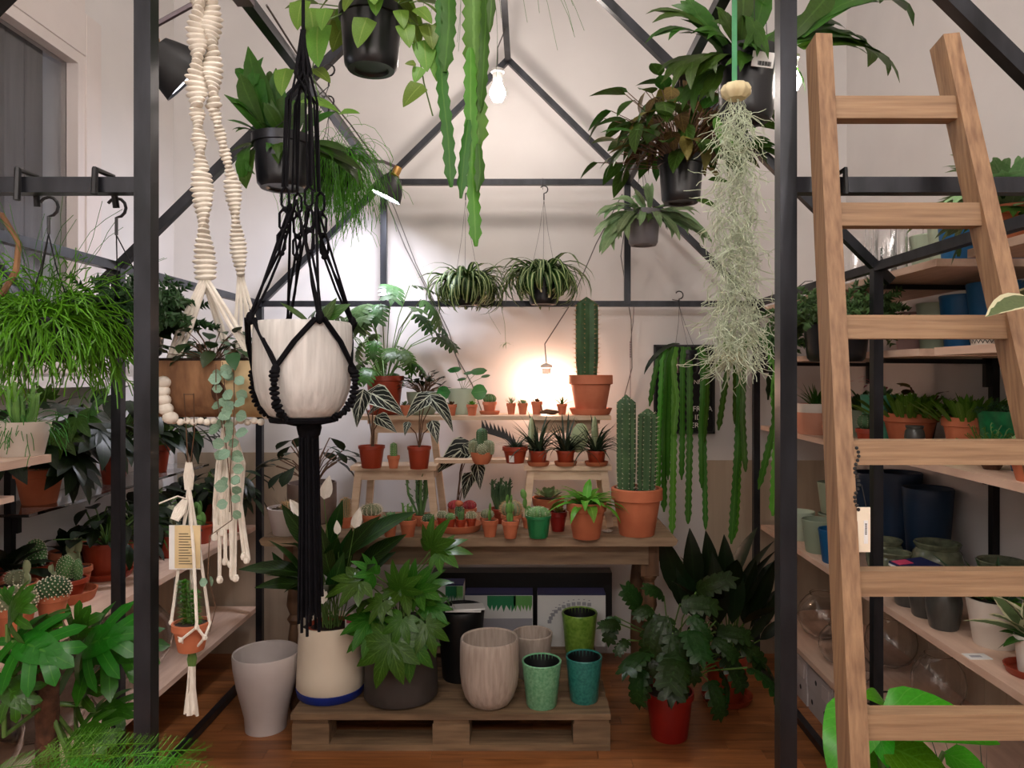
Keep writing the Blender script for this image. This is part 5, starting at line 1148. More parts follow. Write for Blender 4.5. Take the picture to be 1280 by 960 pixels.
L.done(); bush(p, 20, hl, 'poth', (.02, .1), (.06, .16), (-.9, .2), (.07, .1), seed=101, sr=.0016)
stems(p.root, [[Vector((.05, -.03, p.top)), rel(p, 515, 30, -.08), rel(p, 524, 70, -.08), rel(p, 530, 104, -.08), rel(p, 541, 145, -.05)], [Vector((-.05, -.03, p.top)), rel(p, 400, 30, -.06), rel(p, 390, 90, -.04), rel(p, 400, 125, -.05), rel(p, 424, 142, -.06)]], .002)
# strap cactus above the picture
p = hanging('hanging_strap_cactus', 'long flat-stemmed strap cactus dangling from above beside the bare bulb', 555, 625, -120, -50, 1.9); hangwires(p, ceil(p))
for i, (pa, w_, mt, ro) in enumerate((([(592, -48), (592, 40), (594, 110), (598, 185)], 25, 'strapl', 0), ([(606, -50), (607, 20), (604, 90), (600, 140)], 12, 'strap', .4), ([(588, 60), (588, 130), (590, 210), (595, 308)], 15, 'strapl', .2), ([(586, 150), (580, 200), (576, 248)], 12, 'strap', -.2), ([(598, 180), (600, 215), (597, 240)], 12, 'strap', .2), ([(552, -50), (552, 40), (553, 110), (560, 170), (564, 234)], 14, 'strap', 0), ([(560, -50), (561, 30), (556, 90)], 17, 'strap', .3), ([(615, -50), (614, 10), (612, 40)], 10, 'strap', 0))):
    s0 = Vector((rel(p, *pa[0]).x*.5, 0, p.top)); top_ = rel(p, pa[0][0], -128, -.01*i)
    pts = ([s0, top_] if i in (0, 1, 5, 6, 7) else []) + [rel(p, x, y, -.045-.008*i) for x, y in pa]
    hangstrap(p.root, pts, w_*1.9/F, mt, rot=ro)
strands(p, 40, (.25, .45), 'fine2', (-.2, .5), .0006, 1.0, 111, r0=.9, jit=.1)
# staghorn left
p = hanging('hanging_staghorn_fern', 'staghorn fern with upright forked fronds in a black pot beside the macrame', 316, 392, 172, 236, 2.2); hangwires(p, (IL+.08, 2.28, 2.36))
L = Leaves(p.root, G['stag'])
for i, (x0, y0, x1, y1, dd, nr) in enumerate(((345, 172, 308, 62, 0, (-.2, -.9, .2)), (325, 165, 306, 92, -.03, (-.3, -.9, .2)), (330, 165, 280, 120, -.05, (-.2, -.5, .8)), (335, 175, 286, 160, -.07, (-.2, -.6, .8)), (330, 178, 290, 200, -.06, (-.3, -.7, .7)), (322, 178, 308, 238, -.09, (-.4, -.9, .2)), (355, 172, 338, 80, .03, (0, -1, .1)), (360, 175, 330, 120, -.05, (-.1, -.8, .5)), (350, 178, 335, 190, -.1, (0, -.8, .5)), (365, 178, 370, 120, 0, (.1, -1, .1)), (375, 175, 400, 130, 0, (.3, -.8, .3)), (352, 178, 352, 200, -.11, (0, -.9, .3)), (345, 170, 318, 150, -.06, (-.1, -.6, .8)), (385, 178, 425, 200, -.02, (.3, -.6, .7)), (390, 190, 455, 235, .1, (.3, -.7, .5)))): pxleaf(L, p, frond(i % 3), x0, y0, x1, y1, 0, dd, nr)
sl = leaf('obov', .3, .8, .15, 7); sl2 = leaf('lance', .3, .6, .15, 7)
for i, (x0, y0, x1, y1, dd, nr) in enumerate(((345, 170, 310, 58, -.02, (-.2, -.95, .1)), (338, 172, 300, 92, -.05, (-.3, -.9, .2)), (340, 176, 280, 118, -.06, (-.2, -.6, .7)), (335, 178, 284, 150, -.08, (-.2, -.6, .7)), (332, 180, 288, 190, -.07, (-.3, -.7, .6)), (325, 178, 308, 236, -.1, (-.4, -.9, .2)), (350, 172, 345, 85, 0, (.1, -1, .1)), (356, 176, 330, 128, -.08, (-.1, -.8, .5)), (362, 176, 385, 110, -.02, (.2, -.95, .2)), (372, 178, 420, 140, -.02, (.2, -.6, .7)), (350, 180, 348, 205, -.11, (0, -.9, .3)), (375, 180, 435, 190, .0, (.2, -.6, .7)), (385, 182, 455, 215, .04, (.3, -.6, .6)))): pxleaf(L, p, sl if i % 2 else sl2, x0, y0, x1, y1, 0, dd, nr)
L.done()
# feathery rhipsalis left
p = hanging('hanging_feather_plant', 'feathery fine green trailing plant in a black pot behind the black macrame', 388, 446, 190, 236, 2.5); hangwires(p, (IL+.02, 2.5, PZ-.0))
strands(p, 620, (.1, .27), 'fine', (-.2, .8), .0009, 1.5, 112, r0=1.0, jit=.2, branch=.3, spread=.3)
L = Leaves(p.root, G['mid'])
for x0, y0, x1, y1, dd in ((415, 190, 452, 222, -.02), (410, 185, 456, 240, -.06), (420, 190, 460, 205, 0)): pxleaf(L, p, leaf('lance', .3, .7, .2, 6), x0, y0, x1, y1, 0, dd, (.1, -.6, .8))
L.done()
# spider plants
for i, (x0, x1, yt, yb, ht, lab) in enumerate(((563, 603, 358, 383, 582, 'spider plant with striped arching leaves and a dangling baby plant, hung from the rear beam'), (658, 700, 348, 381, 680, 'spider plant with dense striped leaves hung beside the tall column cactus'))):
    p = hanging('hanging_spider_plant', lab, x0, x1, yt, yb, 3.42, top=up_to(ht, 3.5, PZ-.05), rr=.001)
    grassy(p, 170, (.2, .34), .1, 'spider', (.6, 1.5), (2.8, 5.4), seed=121+i, r0=.7)
    part('hook_wire', MB().tube([Vector((0, 3.5-p.loc.y, PZ-.05-p.loc.z)), Vector((0, Y3-p.loc.y-.02, PZ+.0-p.loc.z)), Vector((0, Y3-p.loc.y, PZ+.02-p.loc.z))], .0015, 4), M_['blackwire'], p.root)
    if i == 0:
        stems(p.root, [[rel(p, 615, 370), rel(p, 626, 380, -.05), rel(p, 631, 405, -.03), rel(p, 632, 432, -.02)], [rel(p, 605, 365), rel(p, 612, 395, -.02), rel(p, 626, 418, -.02)]], .0008)
        b = MB()
        for k in range(12): b.add(leaf('blade', .1, 1.2, .2, 5), Matrix.Translation(rel(p, 632, 430, -.02)) @ T(0, 0, 0, k*2.4, U(-.3, .9), 0, .045))
        part('baby_plantlet', b, G['pale'], p.root, 'stuff')
        q_ = P(); q_.__dict__.update(p.__dict__); q_.r = .03
# staghorn grey pot at right gable
p = hanging('hanging_staghorn_fern', 'pale staghorn fern in a grey pot hung at the rear roof corner', 782, 826, 264, 307, 3.1, mat='greyplastic', top=(IR, 3.1, PZ))
L = Leaves(p.root, G['stagp'])
for i, (x0, y0, x1, y1, dd, nr) in enumerate(((795, 265, 742, 270, -.08, (-.2, -.5, .9)), (798, 265, 740, 290, -.05, (-.3, -.6, .8)), (795, 268, 748, 322, -.06, (-.4, -.8, .3)), (800, 265, 768, 300, -.14, (-.3, -.8, .5)), (808, 265, 790, 240, -.05, (0, -.9, .3)), (812, 262, 806, 225, .0, (0, -1, .2)), (815, 265, 862, 275, -.06, (.2, -.5, .8)), (818, 266, 880, 262, .02, (.2, -.5, .8)), (820, 268, 845, 300, -.08, (.3, -.8, .4)), (822, 268, 892, 305, .02, (.4, -.7, .5)), (805, 268, 795, 275, -.12, (0, -.9, .3)), (815, 268, 825, 278, -.12, (.1, -.9, .3)), (810, 266, 850, 258, -.05, (.1, -.5, .8)), (825, 268, 868, 292, -.03, (.3, -.7, .5)), (798, 262, 770, 245, .02, (-.2, -.7, .6)), (802, 266, 760, 262, -.1, (-.2, -.4, .9)))): pxleaf(L, p, frond(i % 3), x0, y0, x1, y1, 0, dd, nr)
sw = leaf('strap', .16, 1.1, .2, 8, .12)
for i, (x0, y0, x1, y1, dd, nr) in enumerate(((800, 262, 745, 268, -.1, (-.2, -.5, .9)), (798, 264, 742, 296, -.08, (-.3, -.6, .7)), (800, 264, 772, 292, -.15, (-.3, -.8, .5)), (796, 266, 752, 318, -.1, (-.4, -.8, .3)), (804, 264, 800, 282, -.14, (0, -.9, .4)), (812, 264, 826, 284, -.14, (.1, -.9, .4)), (815, 262, 868, 268, -.1, (.2, -.5, .9)), (818, 264, 878, 285, -.06, (.2, -.6, .8)), (818, 266, 850, 300, -.1, (.3, -.8, .4)), (806, 260, 792, 236, -.05, (0, -.9, .3)), (812, 260, 815, 228, -.03, (0, -.95, .2)), (800, 262, 765, 250, -.08, (-.2, -.6, .8)), (820, 266, 890, 302, -.02, (.3, -.7, .5)))): pxleaf(L, p, sw, x0, y0, x1, y1, 0, dd, nr)
L.done(); rosette(p, 10, frond(2), 'stag', 0, .8, (.12, .16), True, seed=131, r0=.4)
# bronze hoya
p = hanging('hanging_hoya', 'bronze and green leafy hoya in a black pot hung from the roof beam', 822, 880, 198, 254, 2.35, top=(IR, 2.35, PZ))
L = Leaves(p.root, G['bronze'])
bush(p, 100, ov, 'mid', (.04, .3), (.04, .26), (-.9, .4), (.08, .12), seed=141, sr=.0016, smat='brownstem', z0=p.top-.02)
bush(p, 60, ov, 'bronze', (.04, .3), (.03, .18), (-1.2, .1), (.07, .1), seed=142, sr=.0016, smat='brownstem', z0=p.top-.01)
bush(p, 34, ov, 'mid', (.03, .2), (.08, .2), (-1.2, .1), (.08, .11), seed=143, sr=.0016, smat='brownstem', z0=p.top-.02)
L = Leaves(p.root, G['mid']); pxleaf(L, p, leaf('lance', .22, .9, .2, 6), 800, 170, 750, 166, -.08, -.1, (0, -.6, .8)); pxleaf(L, p, ov, 870, 250, 898, 262, -.05, -.08, (.1, -.6, .7)); pxleaf(L, p, ov, 885, 225, 915, 230, 0, 0, (.2, -.6, .7)); L.done()
# large staghorn at the right door post
p = hanging('hanging_staghorn_fern', 'huge staghorn fern with broad fronds in a labelled black pot by the door post', 894, 972, 66, 152, 1.9, top=None); hangwires(p, ceil(p))
part('price_label', MB().box((-.027, -p.r*.97-.003, p.h*.62), (.027, -p.r*.97-.001, p.h*.83)), M_['paper'], p.root, smooth=False).rotation_euler = (.06, .12, 0)
m = MB()
for i in range(14): m.box((-.012+i*.0024, -p.r*.97-.0042, p.h*.64), (-.0108+i*.0024+(i % 3)*.0004, -p.r*.97-.0034, p.h*.7))
part('barcode', m, M_['ink'], p.root, smooth=False).rotation_euler = (.06, .12, 0)
L = Leaves(p.root, G['stag'])
for i, (x0, y0, x1, y1, dd, nr) in enumerate(((910, 70, 800, 8, -.1, (-.2, -.6, .7)), (912, 65, 840, -10, -.05, (-.3, -.9, .3)), (905, 75, 800, 50, -.12, (-.2, -.6, .8)), (910, 72, 830, 110, -.15, (-.4, -.7, .6)), (915, 75, 870, 100, -.12, (-.3, -.8, .5)), (925, 60, 930, -60, -.02, (0, -1, .1)), (920, 70, 945, 60, -.16, (.1, -.9, .4)), (935, 65, 960, -30, .0, (.2, -1, .1)), (930, 20, 945, 72, -.14, (.2, -.95, .2)), (945, 62, 1060, 20, .08, (.1, -.7, .6)), (1000, 45, 1148, 22, .1, (.1, -.6, .7)), (950, 70, 1100, 60, .12, (.1, -.6, .7)), (985, 50, 1045, -20, .05, (.3, -.9, .2)), (960, 68, 1012, 110, .1, (.5, -.8, .4)), (1000, 60, 1125, 95, .15, (.2, -.6, .7)), (900, 80, 850, 75, -.05, (-.3, -.8, .5)), (955, 60, 1000, 10, .0, (.3, -.9, .2)), (905, 80, 880, 130, -.1, (-.4, -.9, .2)), (915, 70, 862, 40, -.12, (-.2, -.8, .5)), (905, 85, 845, 140, -.05, (-.5, -.8, .3)), (918, 65, 890, 5, -.1, (-.1, -.95, .2)), (940, 66, 915, 85, -.15, (0, -.9, .4)), (900, 78, 815, 90, -.02, (-.3, -.6, .7)))): pxleaf(L, p, frond((0, 1, 2, 0, 2, 1, 0, 1)[i % 8]), x0, y0, x1, y1, -.02, dd, nr)
L.done()
# spanish moss on a ribbon with sea urchins
D8 = 1.6
q = thing('spanish_moss', 'pale curly spanish moss hanging under a sea urchin shell on a green ribbon', 'hanging plant', PX(920, 470, D8)); qo = q.location
def w8(x, y, dd=0): return PX(x, y, D8+dd)-qo
rb = lambda a, k: 1+.06*math.cos(a*10)
part('urchin_shell', MB().lathe([(.002, -.018), (.02, -.017), (.031, -.006), (.032, .002), (.026, .013), (.012, .019), (.002, .02)], 40, w8(920, 114), rib=rb), M_['urchin'], q)
rbm = MB(); a_ = w8(918, 104); b_ = Vector((a_.x, a_.y, ZC-qo.z)); rbm.box((a_.x-.0055, a_.y-.001, a_.z), (a_.x+.0055, a_.y+.001, b_.z)); part('ribbon', rbm, M_['ribbon'], q, smooth=False)
m = MB(); R = random.Random(77)
for i in range(950):
    t = U(0, 1)**.9; y0 = 122+t*318; wd = (10+17*min(1, t*3.0)) ; c = w8(920+U(-1, 1)*wd, y0, U(-.03, .03)); v = Vector((U(-.5, .5), U(-.5, .5), -1)); path = [c]
    for k in range(9):
        v += Vector((U(-.75, .75), U(-.75, .75), U(-.45, .35))); v.normalize(); v.z = min(v.z, .35); c = c+v*U(.008, .0125); path.append(c.copy())
    m.tube(path, U(.0006, .001), 3, False)
part('moss_strands', m, G['moss'], q, 'stuff')
q = thing('air_plant', 'sea urchin shell sprouting pale curling air-plant leaves', 'hanging plant', PX(917, 446, D8+.06)); qo2 = q.location
part('urchin_shell', MB().lathe([(.002, -.012), (.02, -.011), (.027, -.003), (.027, .003), (.02, .012), (.002, .015)], 40, rib=rb), M_['urchin'], q); m = MB()
for i in range(26):
    a = U(0, 6.3); v = Vector((math.cos(a), math.sin(a)*.6, U(-1.0, -.1))); c = Vector((0, 0, -.004)); path = [c]
    for k in range(6): v += Vector((U(-.4, .4), U(-.4, .4), U(-.25, .45))); v.normalize(); c = c+v*.016; path.append(c)
    m.tube(path, [.0022, .002, .0018, .0015, .0012, .0009, .0005], 4)
part('air_plant_leaves', m, G['moss'], q, 'stuff'); part('hanging_thread', MB().tube([(0, 0, .012), (0, 0, ZC-qo2.z)], .0006, 4), M_['rope'], q)
# strap plants by the letter board
p = hanging('hanging_rickrack_cactus', 'small black pot with a curtain of long flat green stems before the letter board', 842, 874, 438, 466, 3.25); hangwires(p, (PX(849, 375, 3.4).x, 3.4, PX(0, 378, 3.54).z+.02), rr=.001)
part('hook_wire', MB().tube([Vector((PX(849, 375, 3.4).x, 3.4, EZ+.0))-p.loc, Vector((PX(849, 375, 3.4).x, Y3-.02, EZ+.018))-p.loc, Vector((PX(849, 375, 3.4).x, Y3, EZ+.022))-p.loc], .002, 4), M_['blackwire'], p.root)
for i, (xs, y1, w_, mt, ro) in enumerate((((845, 828, 824, 822), 632, 9, 'strapl', .1), ((846, 834, 830, 830), 640, 10, 'strap', .3), ((847, 842, 842, 840), 668, 10, 'strapl', 0), ((848, 840, 846, 842), 545, 9, 'strapl', -.3), ((856, 853, 853, 852), 600, 9, 'strap', .2), ((858, 862, 862, 860), 655, 10, 'strap', 0), ((866, 878, 880, 882), 662, 8, 'strap', -.2), ((870, 884, 884, 878), 560, 9, 'strap', .4), ((850, 838, 836, 835), 600, 8, 'strap', .5), ((872, 880, 876, 877), 610, 8, 'strap', .1), ((845, 822, 816, 812), 508, 8, 'strap', .2))):
    y0 = 436; dd = -.05-.008*(i % 5); hangstrap(p.root, [rel(p, xs[0], 442, 0), rel(p, (xs[0]+xs[1])/2, y0-2, dd*.6), rel(p, xs[1], 452, dd), rel(p, xs[2], (452+y1)/2, dd), rel(p, xs[3], y1, dd)], w_*2.6/F, mt, rot=ro)
L = Leaves(p.root, G['dark']); pxleaf(L, p, leaf('strap', .1, 1.6, .2, 8), 850, 430, 805, 468, -.03, -.06, (-.3, -.6, .7)); L.done()
p = hanging('hanging_rickrack_cactus', 'flat-stemmed trailing cactus hung beside the rear right frame post', 905, 935, 425, 452, 3.3); hangwires(p, (p.loc.x, 3.4, EZ), rr=.001)
part('hook_wire', MB().tube([Vector((0, 3.4-p.loc.y, EZ-p.loc.z)), Vector((0, Y3-p.loc.y-.02, EZ+.018-p.loc.z)), Vector((0, Y3-p.loc.y, EZ+.022-p.loc.z))], .002, 4), M_['blackwire'], p.root)
for i, (xs, y1, w_, mt, ro) in enumerate((((918, 912, 905, 898), 538, 9, 'strap', .1), ((920, 922, 924, 918), 672, 11, 'strapl', .2), ((926, 926, 922, 914), 680, 10, 'strap', 0), ((922, 918, 918, 918), 530, 6, 'strap', .4), ((930, 930, 928, 932), 590, 8, 'strap', -.3), ((912, 905, 895, 882), 472, 9, 'strapl', .5))):
    dd = -.05-.008*i; hangstrap(p.root, [rel(p, xs[0], 428), rel(p, (xs[0]+xs[1])/2, 422, dd*.6), rel(p, xs[1], 445, dd), rel(p, xs[2], (445+y1)/2, dd), rel(p, xs[3], y1, dd)], w_*2.8/F, mt, rot=ro)
p = hanging('hanging_rickrack_cactus', 'black hanging pot with sedum and trailing flat stems behind the door post', 940, 990, 430, 466, 2.85, top=(X1-.08, 2.85, EZ-.02))
part('hook_wire', MB().tube([Vector((X1-.08, 2.85, EZ-.02))-p.loc, Vector((X1-.03, 2.85, EZ+.02))-p.loc, Vector((X1, 2.85, EZ+.022))-p.loc], .002, 4), M_['blackwire'], p.root)
sedum(p, 60, (.04, .12), 'sedum', .014, 151, step=.009)
for i, (xs, y1, w_, mt, ro) in enumerate((((960, 972, 968, 948), 612, 9, 'strap', .2), ((958, 966, 972, 966), 645, 11, 'strapl', 0), ((975, 970, 962, 960), 500, 9, 'dark', .3))):
    hangstrap(p.root, [rel(p, xs[0], 434), rel(p, xs[0], 426, -.06), rel(p, xs[1], 450, -.1), rel(p, xs[2], (450+y1)/2, -.1), rel(p, xs[3], y1, -.1)], w_*2.8/F, mt, rot=ro)
p = hanging('hanging_sedum', 'plump trailing sedum in a black pot hung behind the ladder', 1003, 1087, 394, 452, 2.6, top=(X1-.05, 2.6, EZ+.0))
part('hook_wire', MB().tube([Vector((X1-.05, 2.6, EZ))-p.loc, Vector((X1-.02, 2.6, EZ+.024))-p.loc, Vector((X1+.01, 2.6, EZ+.024))-p.loc], .003, 4), M_['blackwire'], p.root)
sedum(p, 200, (.07, .2), 'sedum', .016, 152, up=(.15, 1.1), step=.011)
# left side hanging pots
p = hanging('hanging_rhipsalis', 'bright green mop-like rhipsalis hanging at the window side', 20, 90, 398, 452, 1.42, top=(PX(33, 222, Y1-.03).x, Y1+.03, EZ-.03))
part('hook_wire', MB().tube([Vector((PX(33, 222, Y1).x, Y1+.03, EZ-.03))-p.loc, Vector((PX(33, 222, Y1).x, Y1+.024, EZ+.025))-p.loc, Vector((PX(33, 222, Y1).x, Y1-.022, EZ+.025))-p.loc, Vector((PX(33, 222, Y1).x, Y1-.024, EZ-.03))-p.loc], .006, 7), M_['blackmetal'], p.root)
strands(p, 560, (.09, .19), 'fine', (-.1, 1.3), .0013, .85, 161, r0=1.0, jit=.45, branch=.45); strands(p, 26, (.2, .3), 'fine2', (.7, 1.4), .0006, .25, 162, r0=.5, jit=.2)
p = hanging('hanging_sedum', 'dark bushy sedum in a black pot half hidden by the left door post', 125, 206, 396, 446, 1.56, top=(PX(130, 222, Y1).x, Y1+.04, EZ-.03))
part('hook_wire', MB().tube([Vector((PX(130, 222, Y1).x, Y1+.04, EZ-.03))-p.loc, Vector((PX(130, 222, Y1).x, Y1+.026, EZ+.025))-p.loc, Vector((PX(128, 222, Y1).x, Y1-.022, EZ+.025))-p.loc, Vector((PX(128, 222, Y1).x, Y1-.024, EZ-.02))-p.loc], .006, 7), M_['blackmetal'], p.root)
sedum(p, 190, (.05, .12), 'sedumd', .012, 163, up=(.2, 1.4), step=.008)
L = Leaves(p.root, G['dark']); 
for x0, y0, x1, y1 in ((195, 405, 232, 385), (198, 415, 236, 408), (196, 400, 222, 372), (190, 410, 215, 425)): pxleaf(L, p, ov, x0, y0, x1, y1, 0, -.02, (.1, -.7, .6))
L.done()
# brown stem crossing the top left corner of the rhipsalis
o = part('dried_vine', MB().tube([(0, 0, 0), (.03, 0, .05), (.035, 0, .1), (.012, -.01, .15), (-.05, -.01, .17)], [.0055, .0055, .005, .005, .004], 8), M_['bark']); o.location = PX(0, 372, 1.36); tag(o, 'curved reddish brown stem arching over the mop-like rhipsalis', 'stem')
# hook on the right front beam
o = part('beam_hook', MB().tube([(0, .024, -.03), (0, .024, .025), (0, -.022, .025), (0, -.024, -.02)], .005, 6), M_['blackmetal']); o.location = (PX(1050, 222, Y1).x, Y1, EZ); tag(o, 'black hook hung over the steel beam behind the ladder', 'hook')
# ------------------------------------------------------------------ left shelves
p = potted('potted_white_pot_succulent', 'white ceramic pot with bright green branching succulent on the shelf under the window', PPx, 1.19, -6, 60, 528, 572, 'taper', 'white', seg=28)
euphorb(p, 12, .13, .008, 'opuntia', seed=9); strands(p, 70, (.06, .12), 'fine2', (-.3, 1.2), .0012, .8, 171, r0=.8, branch=.2)
box = thing('acrylic_box', 'clear acrylic box with a small red air plant under the white pot shelf', 'box', PX(18, 612, 1.96)); box.location.z = 1.085
m = MB()
for lo, hi in (((-.08, -.06, 0), (.08, -.057, .08)), ((-.08, .057, 0), (.08, .06, .085)), ((-.08, -.057, 0), (-.077, .057, .085)), ((.077, -.057, 0), (.08, .057, .085))): m.box(lo, hi)
part('walls', m, M_['acrylic'], box, smooth=False); box.location.x = -1.5; box.location.y = 1.9
q = P(); q.root = thing('air_plant', 'small red spiky air plant inside the acrylic box', 'air plant', (-1.49, 1.9, 1.086)); q.r = .02; q.top = .004; q.loc = q.root.location; rosette(q, 22, leaf('blade', .16, .5, .3, 5), 'red', .2, 1.3, (.05, .075), seed=172)
SL = .66
def lspot(x, y, r, h):
    px = CX+x*F/y; w_ = r*F/y; yb = CY+(CH-SL)*F/y; return SL, px-w_, px+w_, yb-h*F/y, yb
LS = [(-20, 26, 690, 735, 'bowl', 'terra', 'fuzz', 'terracotta bowl with a pale grey cactus at the shelf edge'),
      (45, 82, 742, 775, 'terra', 'terra', 'dot', 'white-dotted round cactus in a terracotta pot near the monstera'),
      (0, 42, 755, 800, 'terra', 'terra', 'dot2', 'pale woolly round cactus in a terracotta pot above the monstera')]
p = potted('potted_cactus_bowl', LS[0][7], PPx, *lspot(-1.64, 2.36, .06, .09), 'bowl', 'terra', d=2.36); column(p, 0, 0, p.top, .03, .05, 10, 'cactusgrey', spl=.006, dens=.008); pads(p, 4, .05, 'palepad', seed=3, c=(.03, 0))
p = potted('potted_cactus', LS[1][7], PPx, SL, 47, 84, 744, 785, 'terra', 'terra', push=-.0); knobby(p, 0, 0, p.top-.016, p.r*1.05, .065, 'cactus', n=170)
p = potted('potted_cactus', LS[2][7], PPx, SL, -4, 42, 758, 800, 'terra', 'terra', push=-.02); knobby(p, 0, 0, p.top-.016, p.r*1.0, .07, 'cactusgrey', n=170)
d0 = dep(SL, 757); o = part('clay_saucer', MB().lathe(pot_profile('saucer', 33*d0/F, .034), 30), M_['terra']); o.location = PX(86, 757, d0+.06); o.location.z = SL; tag(o, 'deep terracotta saucer with a knobby cactus pot on the lower window shelf', 'saucer')
c = o.location
p = potted('potted_cactus', 'clustered knobby green cacti in a small clay pot standing in the deep saucer', PPx, SL+.0125, 62, 108, 722, 744, 'terra', 'redplastic', d=c.y+.005); knobby(p, -.008, 0, p.top-.006, .027, .085, 'cactus2', n=150); knobby(p, .032, .0, p.top-.006, .016, .075, 'cactus2', n=90); pads(p, 4, .04, 'palepad', seed=4, c=(-.035, .0))
p = potted('potted_cactus', 'upright knobby green cactus beside the deep saucer', PPx, SL, 26, 62, 715, 750, 'terra', 'redplastic', push=.06); knobby(p, 0, 0, p.top-.006, .034, .1, 'cactus2', n=170)
p = potted('potted_rubber_plant', 'dark rubber plant with upright oval leaves in a clay pot behind the cacti', PPx, *lspot(-1.73, 2.75, .055, .1), 'terra', 'terra', d=2.75); rosette(p, 16, leaf('obov', .42, .4, .25, 6), 'dark', .5, 1.4, (.12, .17), True, seed=181)
p = potted('potted_rubber_plant', 'very dark broad-leaved plant in a brown pot at the shelf end', PPx, *lspot(-1.735, 2.45, .055, .11), 'terra', 'redplastic', d=2.45); rosette(p, 16, leaf('obov', .55, .6, .2, 6), 'dark', .1, 1.3, (.13, .17), True, seed=182)
p = potted('potted_foliage_plant', 'dark leafy plant in a big red-brown pot on a saucer behind the post', PPx, SL, 104, 164, 684, 727, 'plastic', 'redplastic', (1.0, .025, 'redplastic')); bush(p, 30, ov, 'dark', (.02, .16), (.05, .2), (-1.0, .3), (.08, .12), seed=183)
p = potted('potted_succulent', 'pale pad-leaved succulent in a clay pot between rubber plant and red pot', PPx, *lspot(-1.6, 2.62, .045, .075), 'terra', 'terra', d=2.62); pads(p, 7, .07, 'palepad', seed=184, spread=.9)
p = potted('potted_column_cactus', 'stout column cactus in a red-brown pot seen beside the white card', PPx, SL, 196, 232, 672, 700, 'plastic', 'redplastic', push=.02); column(p, 0, 0, p.top, .035, .13, 10, 'cactusgrey', spl=.005, dens=.012)
p = potted('potted_opuntia', 'opuntia in a red-brown pot seen behind the small macrame', PPx, SL, 238, 266, 658, 682, 'plastic', 'redplastic', push=.02); pads(p, 7, .07, 'opuntia', seed=186, spread=.6)
p = potted('potted_foliage_plant', 'tall dark foliage plant in a red pot at the far end of the window shelf', PPx, SL, 272, 304, 632, 668, 'plastic', 'redplastic', push=.02); bush(p, 34, ln, 'dark', (.05, .2), (.05, .16), (-.8, .1), (.1, .13), seed=187)
p = potted('potted_foliage_plant', 'dark trailing foliage in a red pot behind the cream tassel', PPx, SL, 232, 266, 640, 672, 'plastic', 'redplastic', push=.16); bush(p, 44, ov, 'dark', (.05, .2), (.05, .2), (-.9, .1), (.09, .13), seed=188)
p = potted('potted_foliage_plant', 'dark spreading foliage plant standing between shelf and door post', PPx, SL, 150, 190, 668, 706, 'plastic', 'redplastic', push=.12); bush(p, 44, [ov, ln], 'dark', (.04, .18), (.05, .2), (-.9, .0), (.1, .13), seed=189)
for i, (x, y, r, h, mt, lf_, mm, lab) in enumerate((
    (-1.6, 2.93, .055, .1, 'terra', [ov], 'mid', 'green leafy plant in a clay pot behind the left post'), (-1.72, 2.93, .06, .11, 'redplastic', [ov], 'dark', 'dark oval-leaved plant in a red-brown pot by the window wall'))):
    px = CX+x*F/y; w_ = r*F/y; yb = CY+(CH-SL)*F/y
    p = potted('potted_foliage_plant', lab, PPx, SL, px-w_, px+w_, yb-h*F/y, yb, 'terra', mt, d=y, seg=20); bush(p, 26, lf_, mm, (.04, .15), (.04, .12), (-.8, .2), (.07, .1), seed=300+i, z0=p.top)
SN = .98
p = potted('potted_fatsia', 'hand-leaved fatsia in a large orange clay pot on the narrow shelf', PPx, SN, 60, 116, 548, 592, 'terra', 'terra', d=2.5); movex(p, -1.66)
L = Leaves(p.root, G['mid']); pass
bush(p, 18, fa, 'dark', (.06, .26), (.06, .2), (-.9, .1), (.15, .2), seed=191, sr=.0028)
for x0, y0, x1, y1, dd in ((80, 540, 70, 580, -.16), (112, 512, 132, 500, -.12), (95, 520, 112, 545, -.14), (60, 500, 45, 480, -.1)): L.put(fa, span(rel(p, x0, y0, dd+.05), rel(p, x1, y1, dd), Vector((0, -.8, .6)), fa))
L.done()
p = potted('potted_foliage_plant', 'dark climbing foliage in a red pot on the narrow shelf behind the left post', PPx, SN, 150, 186, 545, 585, 'terra', 'redplastic', d=2.95); movex(p, -1.66); bush(p, 44, [ov, ln], 'dark', (.04, .3), (.06, .22), (-1.0, .2), (.1, .15), seed=192)
p = potted('potted_foliage_plant', 'dark narrow-leaved plant in a red pot on the narrow shelf below the log planter', PPx, SN, 225, 255, 550, 585, 'terra', 'redplastic', d=3.3); movex(p, -1.66); bush(p, 46, [ln], 'dark', (.04, .3), (.06, .25), (-1.1, .2), (.12, .18), seed=193)
# ------------------------------------------------------------------ glassware
def vase(label, x, y, z, r, h, kind='globe', group=None):
    t = .0035
    if kind == 'globe': pr = [(0, 0), (r*.35, .001), (r*.75, h*.14), (r*.97, h*.36), (r, h*.52), (r*.92, h*.72), (r*.66, h*.9), (r*.5, h*.97), (r*.52, h)]
    elif kind == 'bowl': pr = [(0, 0), (r*.55, .001), (r*.85, h*.2), (r, h*.55), (r*.92, h*.85), (r*.8, h)]
    else: pr = [(0, 0), (r*.92, .001), (r, h*.04), (r, h*.5), (r, h)]
    inn = [(max(0, rr-t), min(h, zz+ (t if zz < h*.3 else 0))) for rr, zz in pr][::-1]
    o = part('glass_vase', MB().lathe(pr+inn, 28), M_['glass'], ang=1.2); o.location = (x, y, z); return tag(o, label, 'vase', group)
vase('large round clear glass vase on the low shelf behind the small macrame pot', -1.55, 2.83, .25, .17, .3)
vase('wide clear glass bowl on the low shelf behind the left posts', -1.6, 2.4, .25, .16, .2, 'bowl')
vase('tall clear glass vase on the low shelf beside the monstera', -1.57, 2.02, .25, .16, .32)
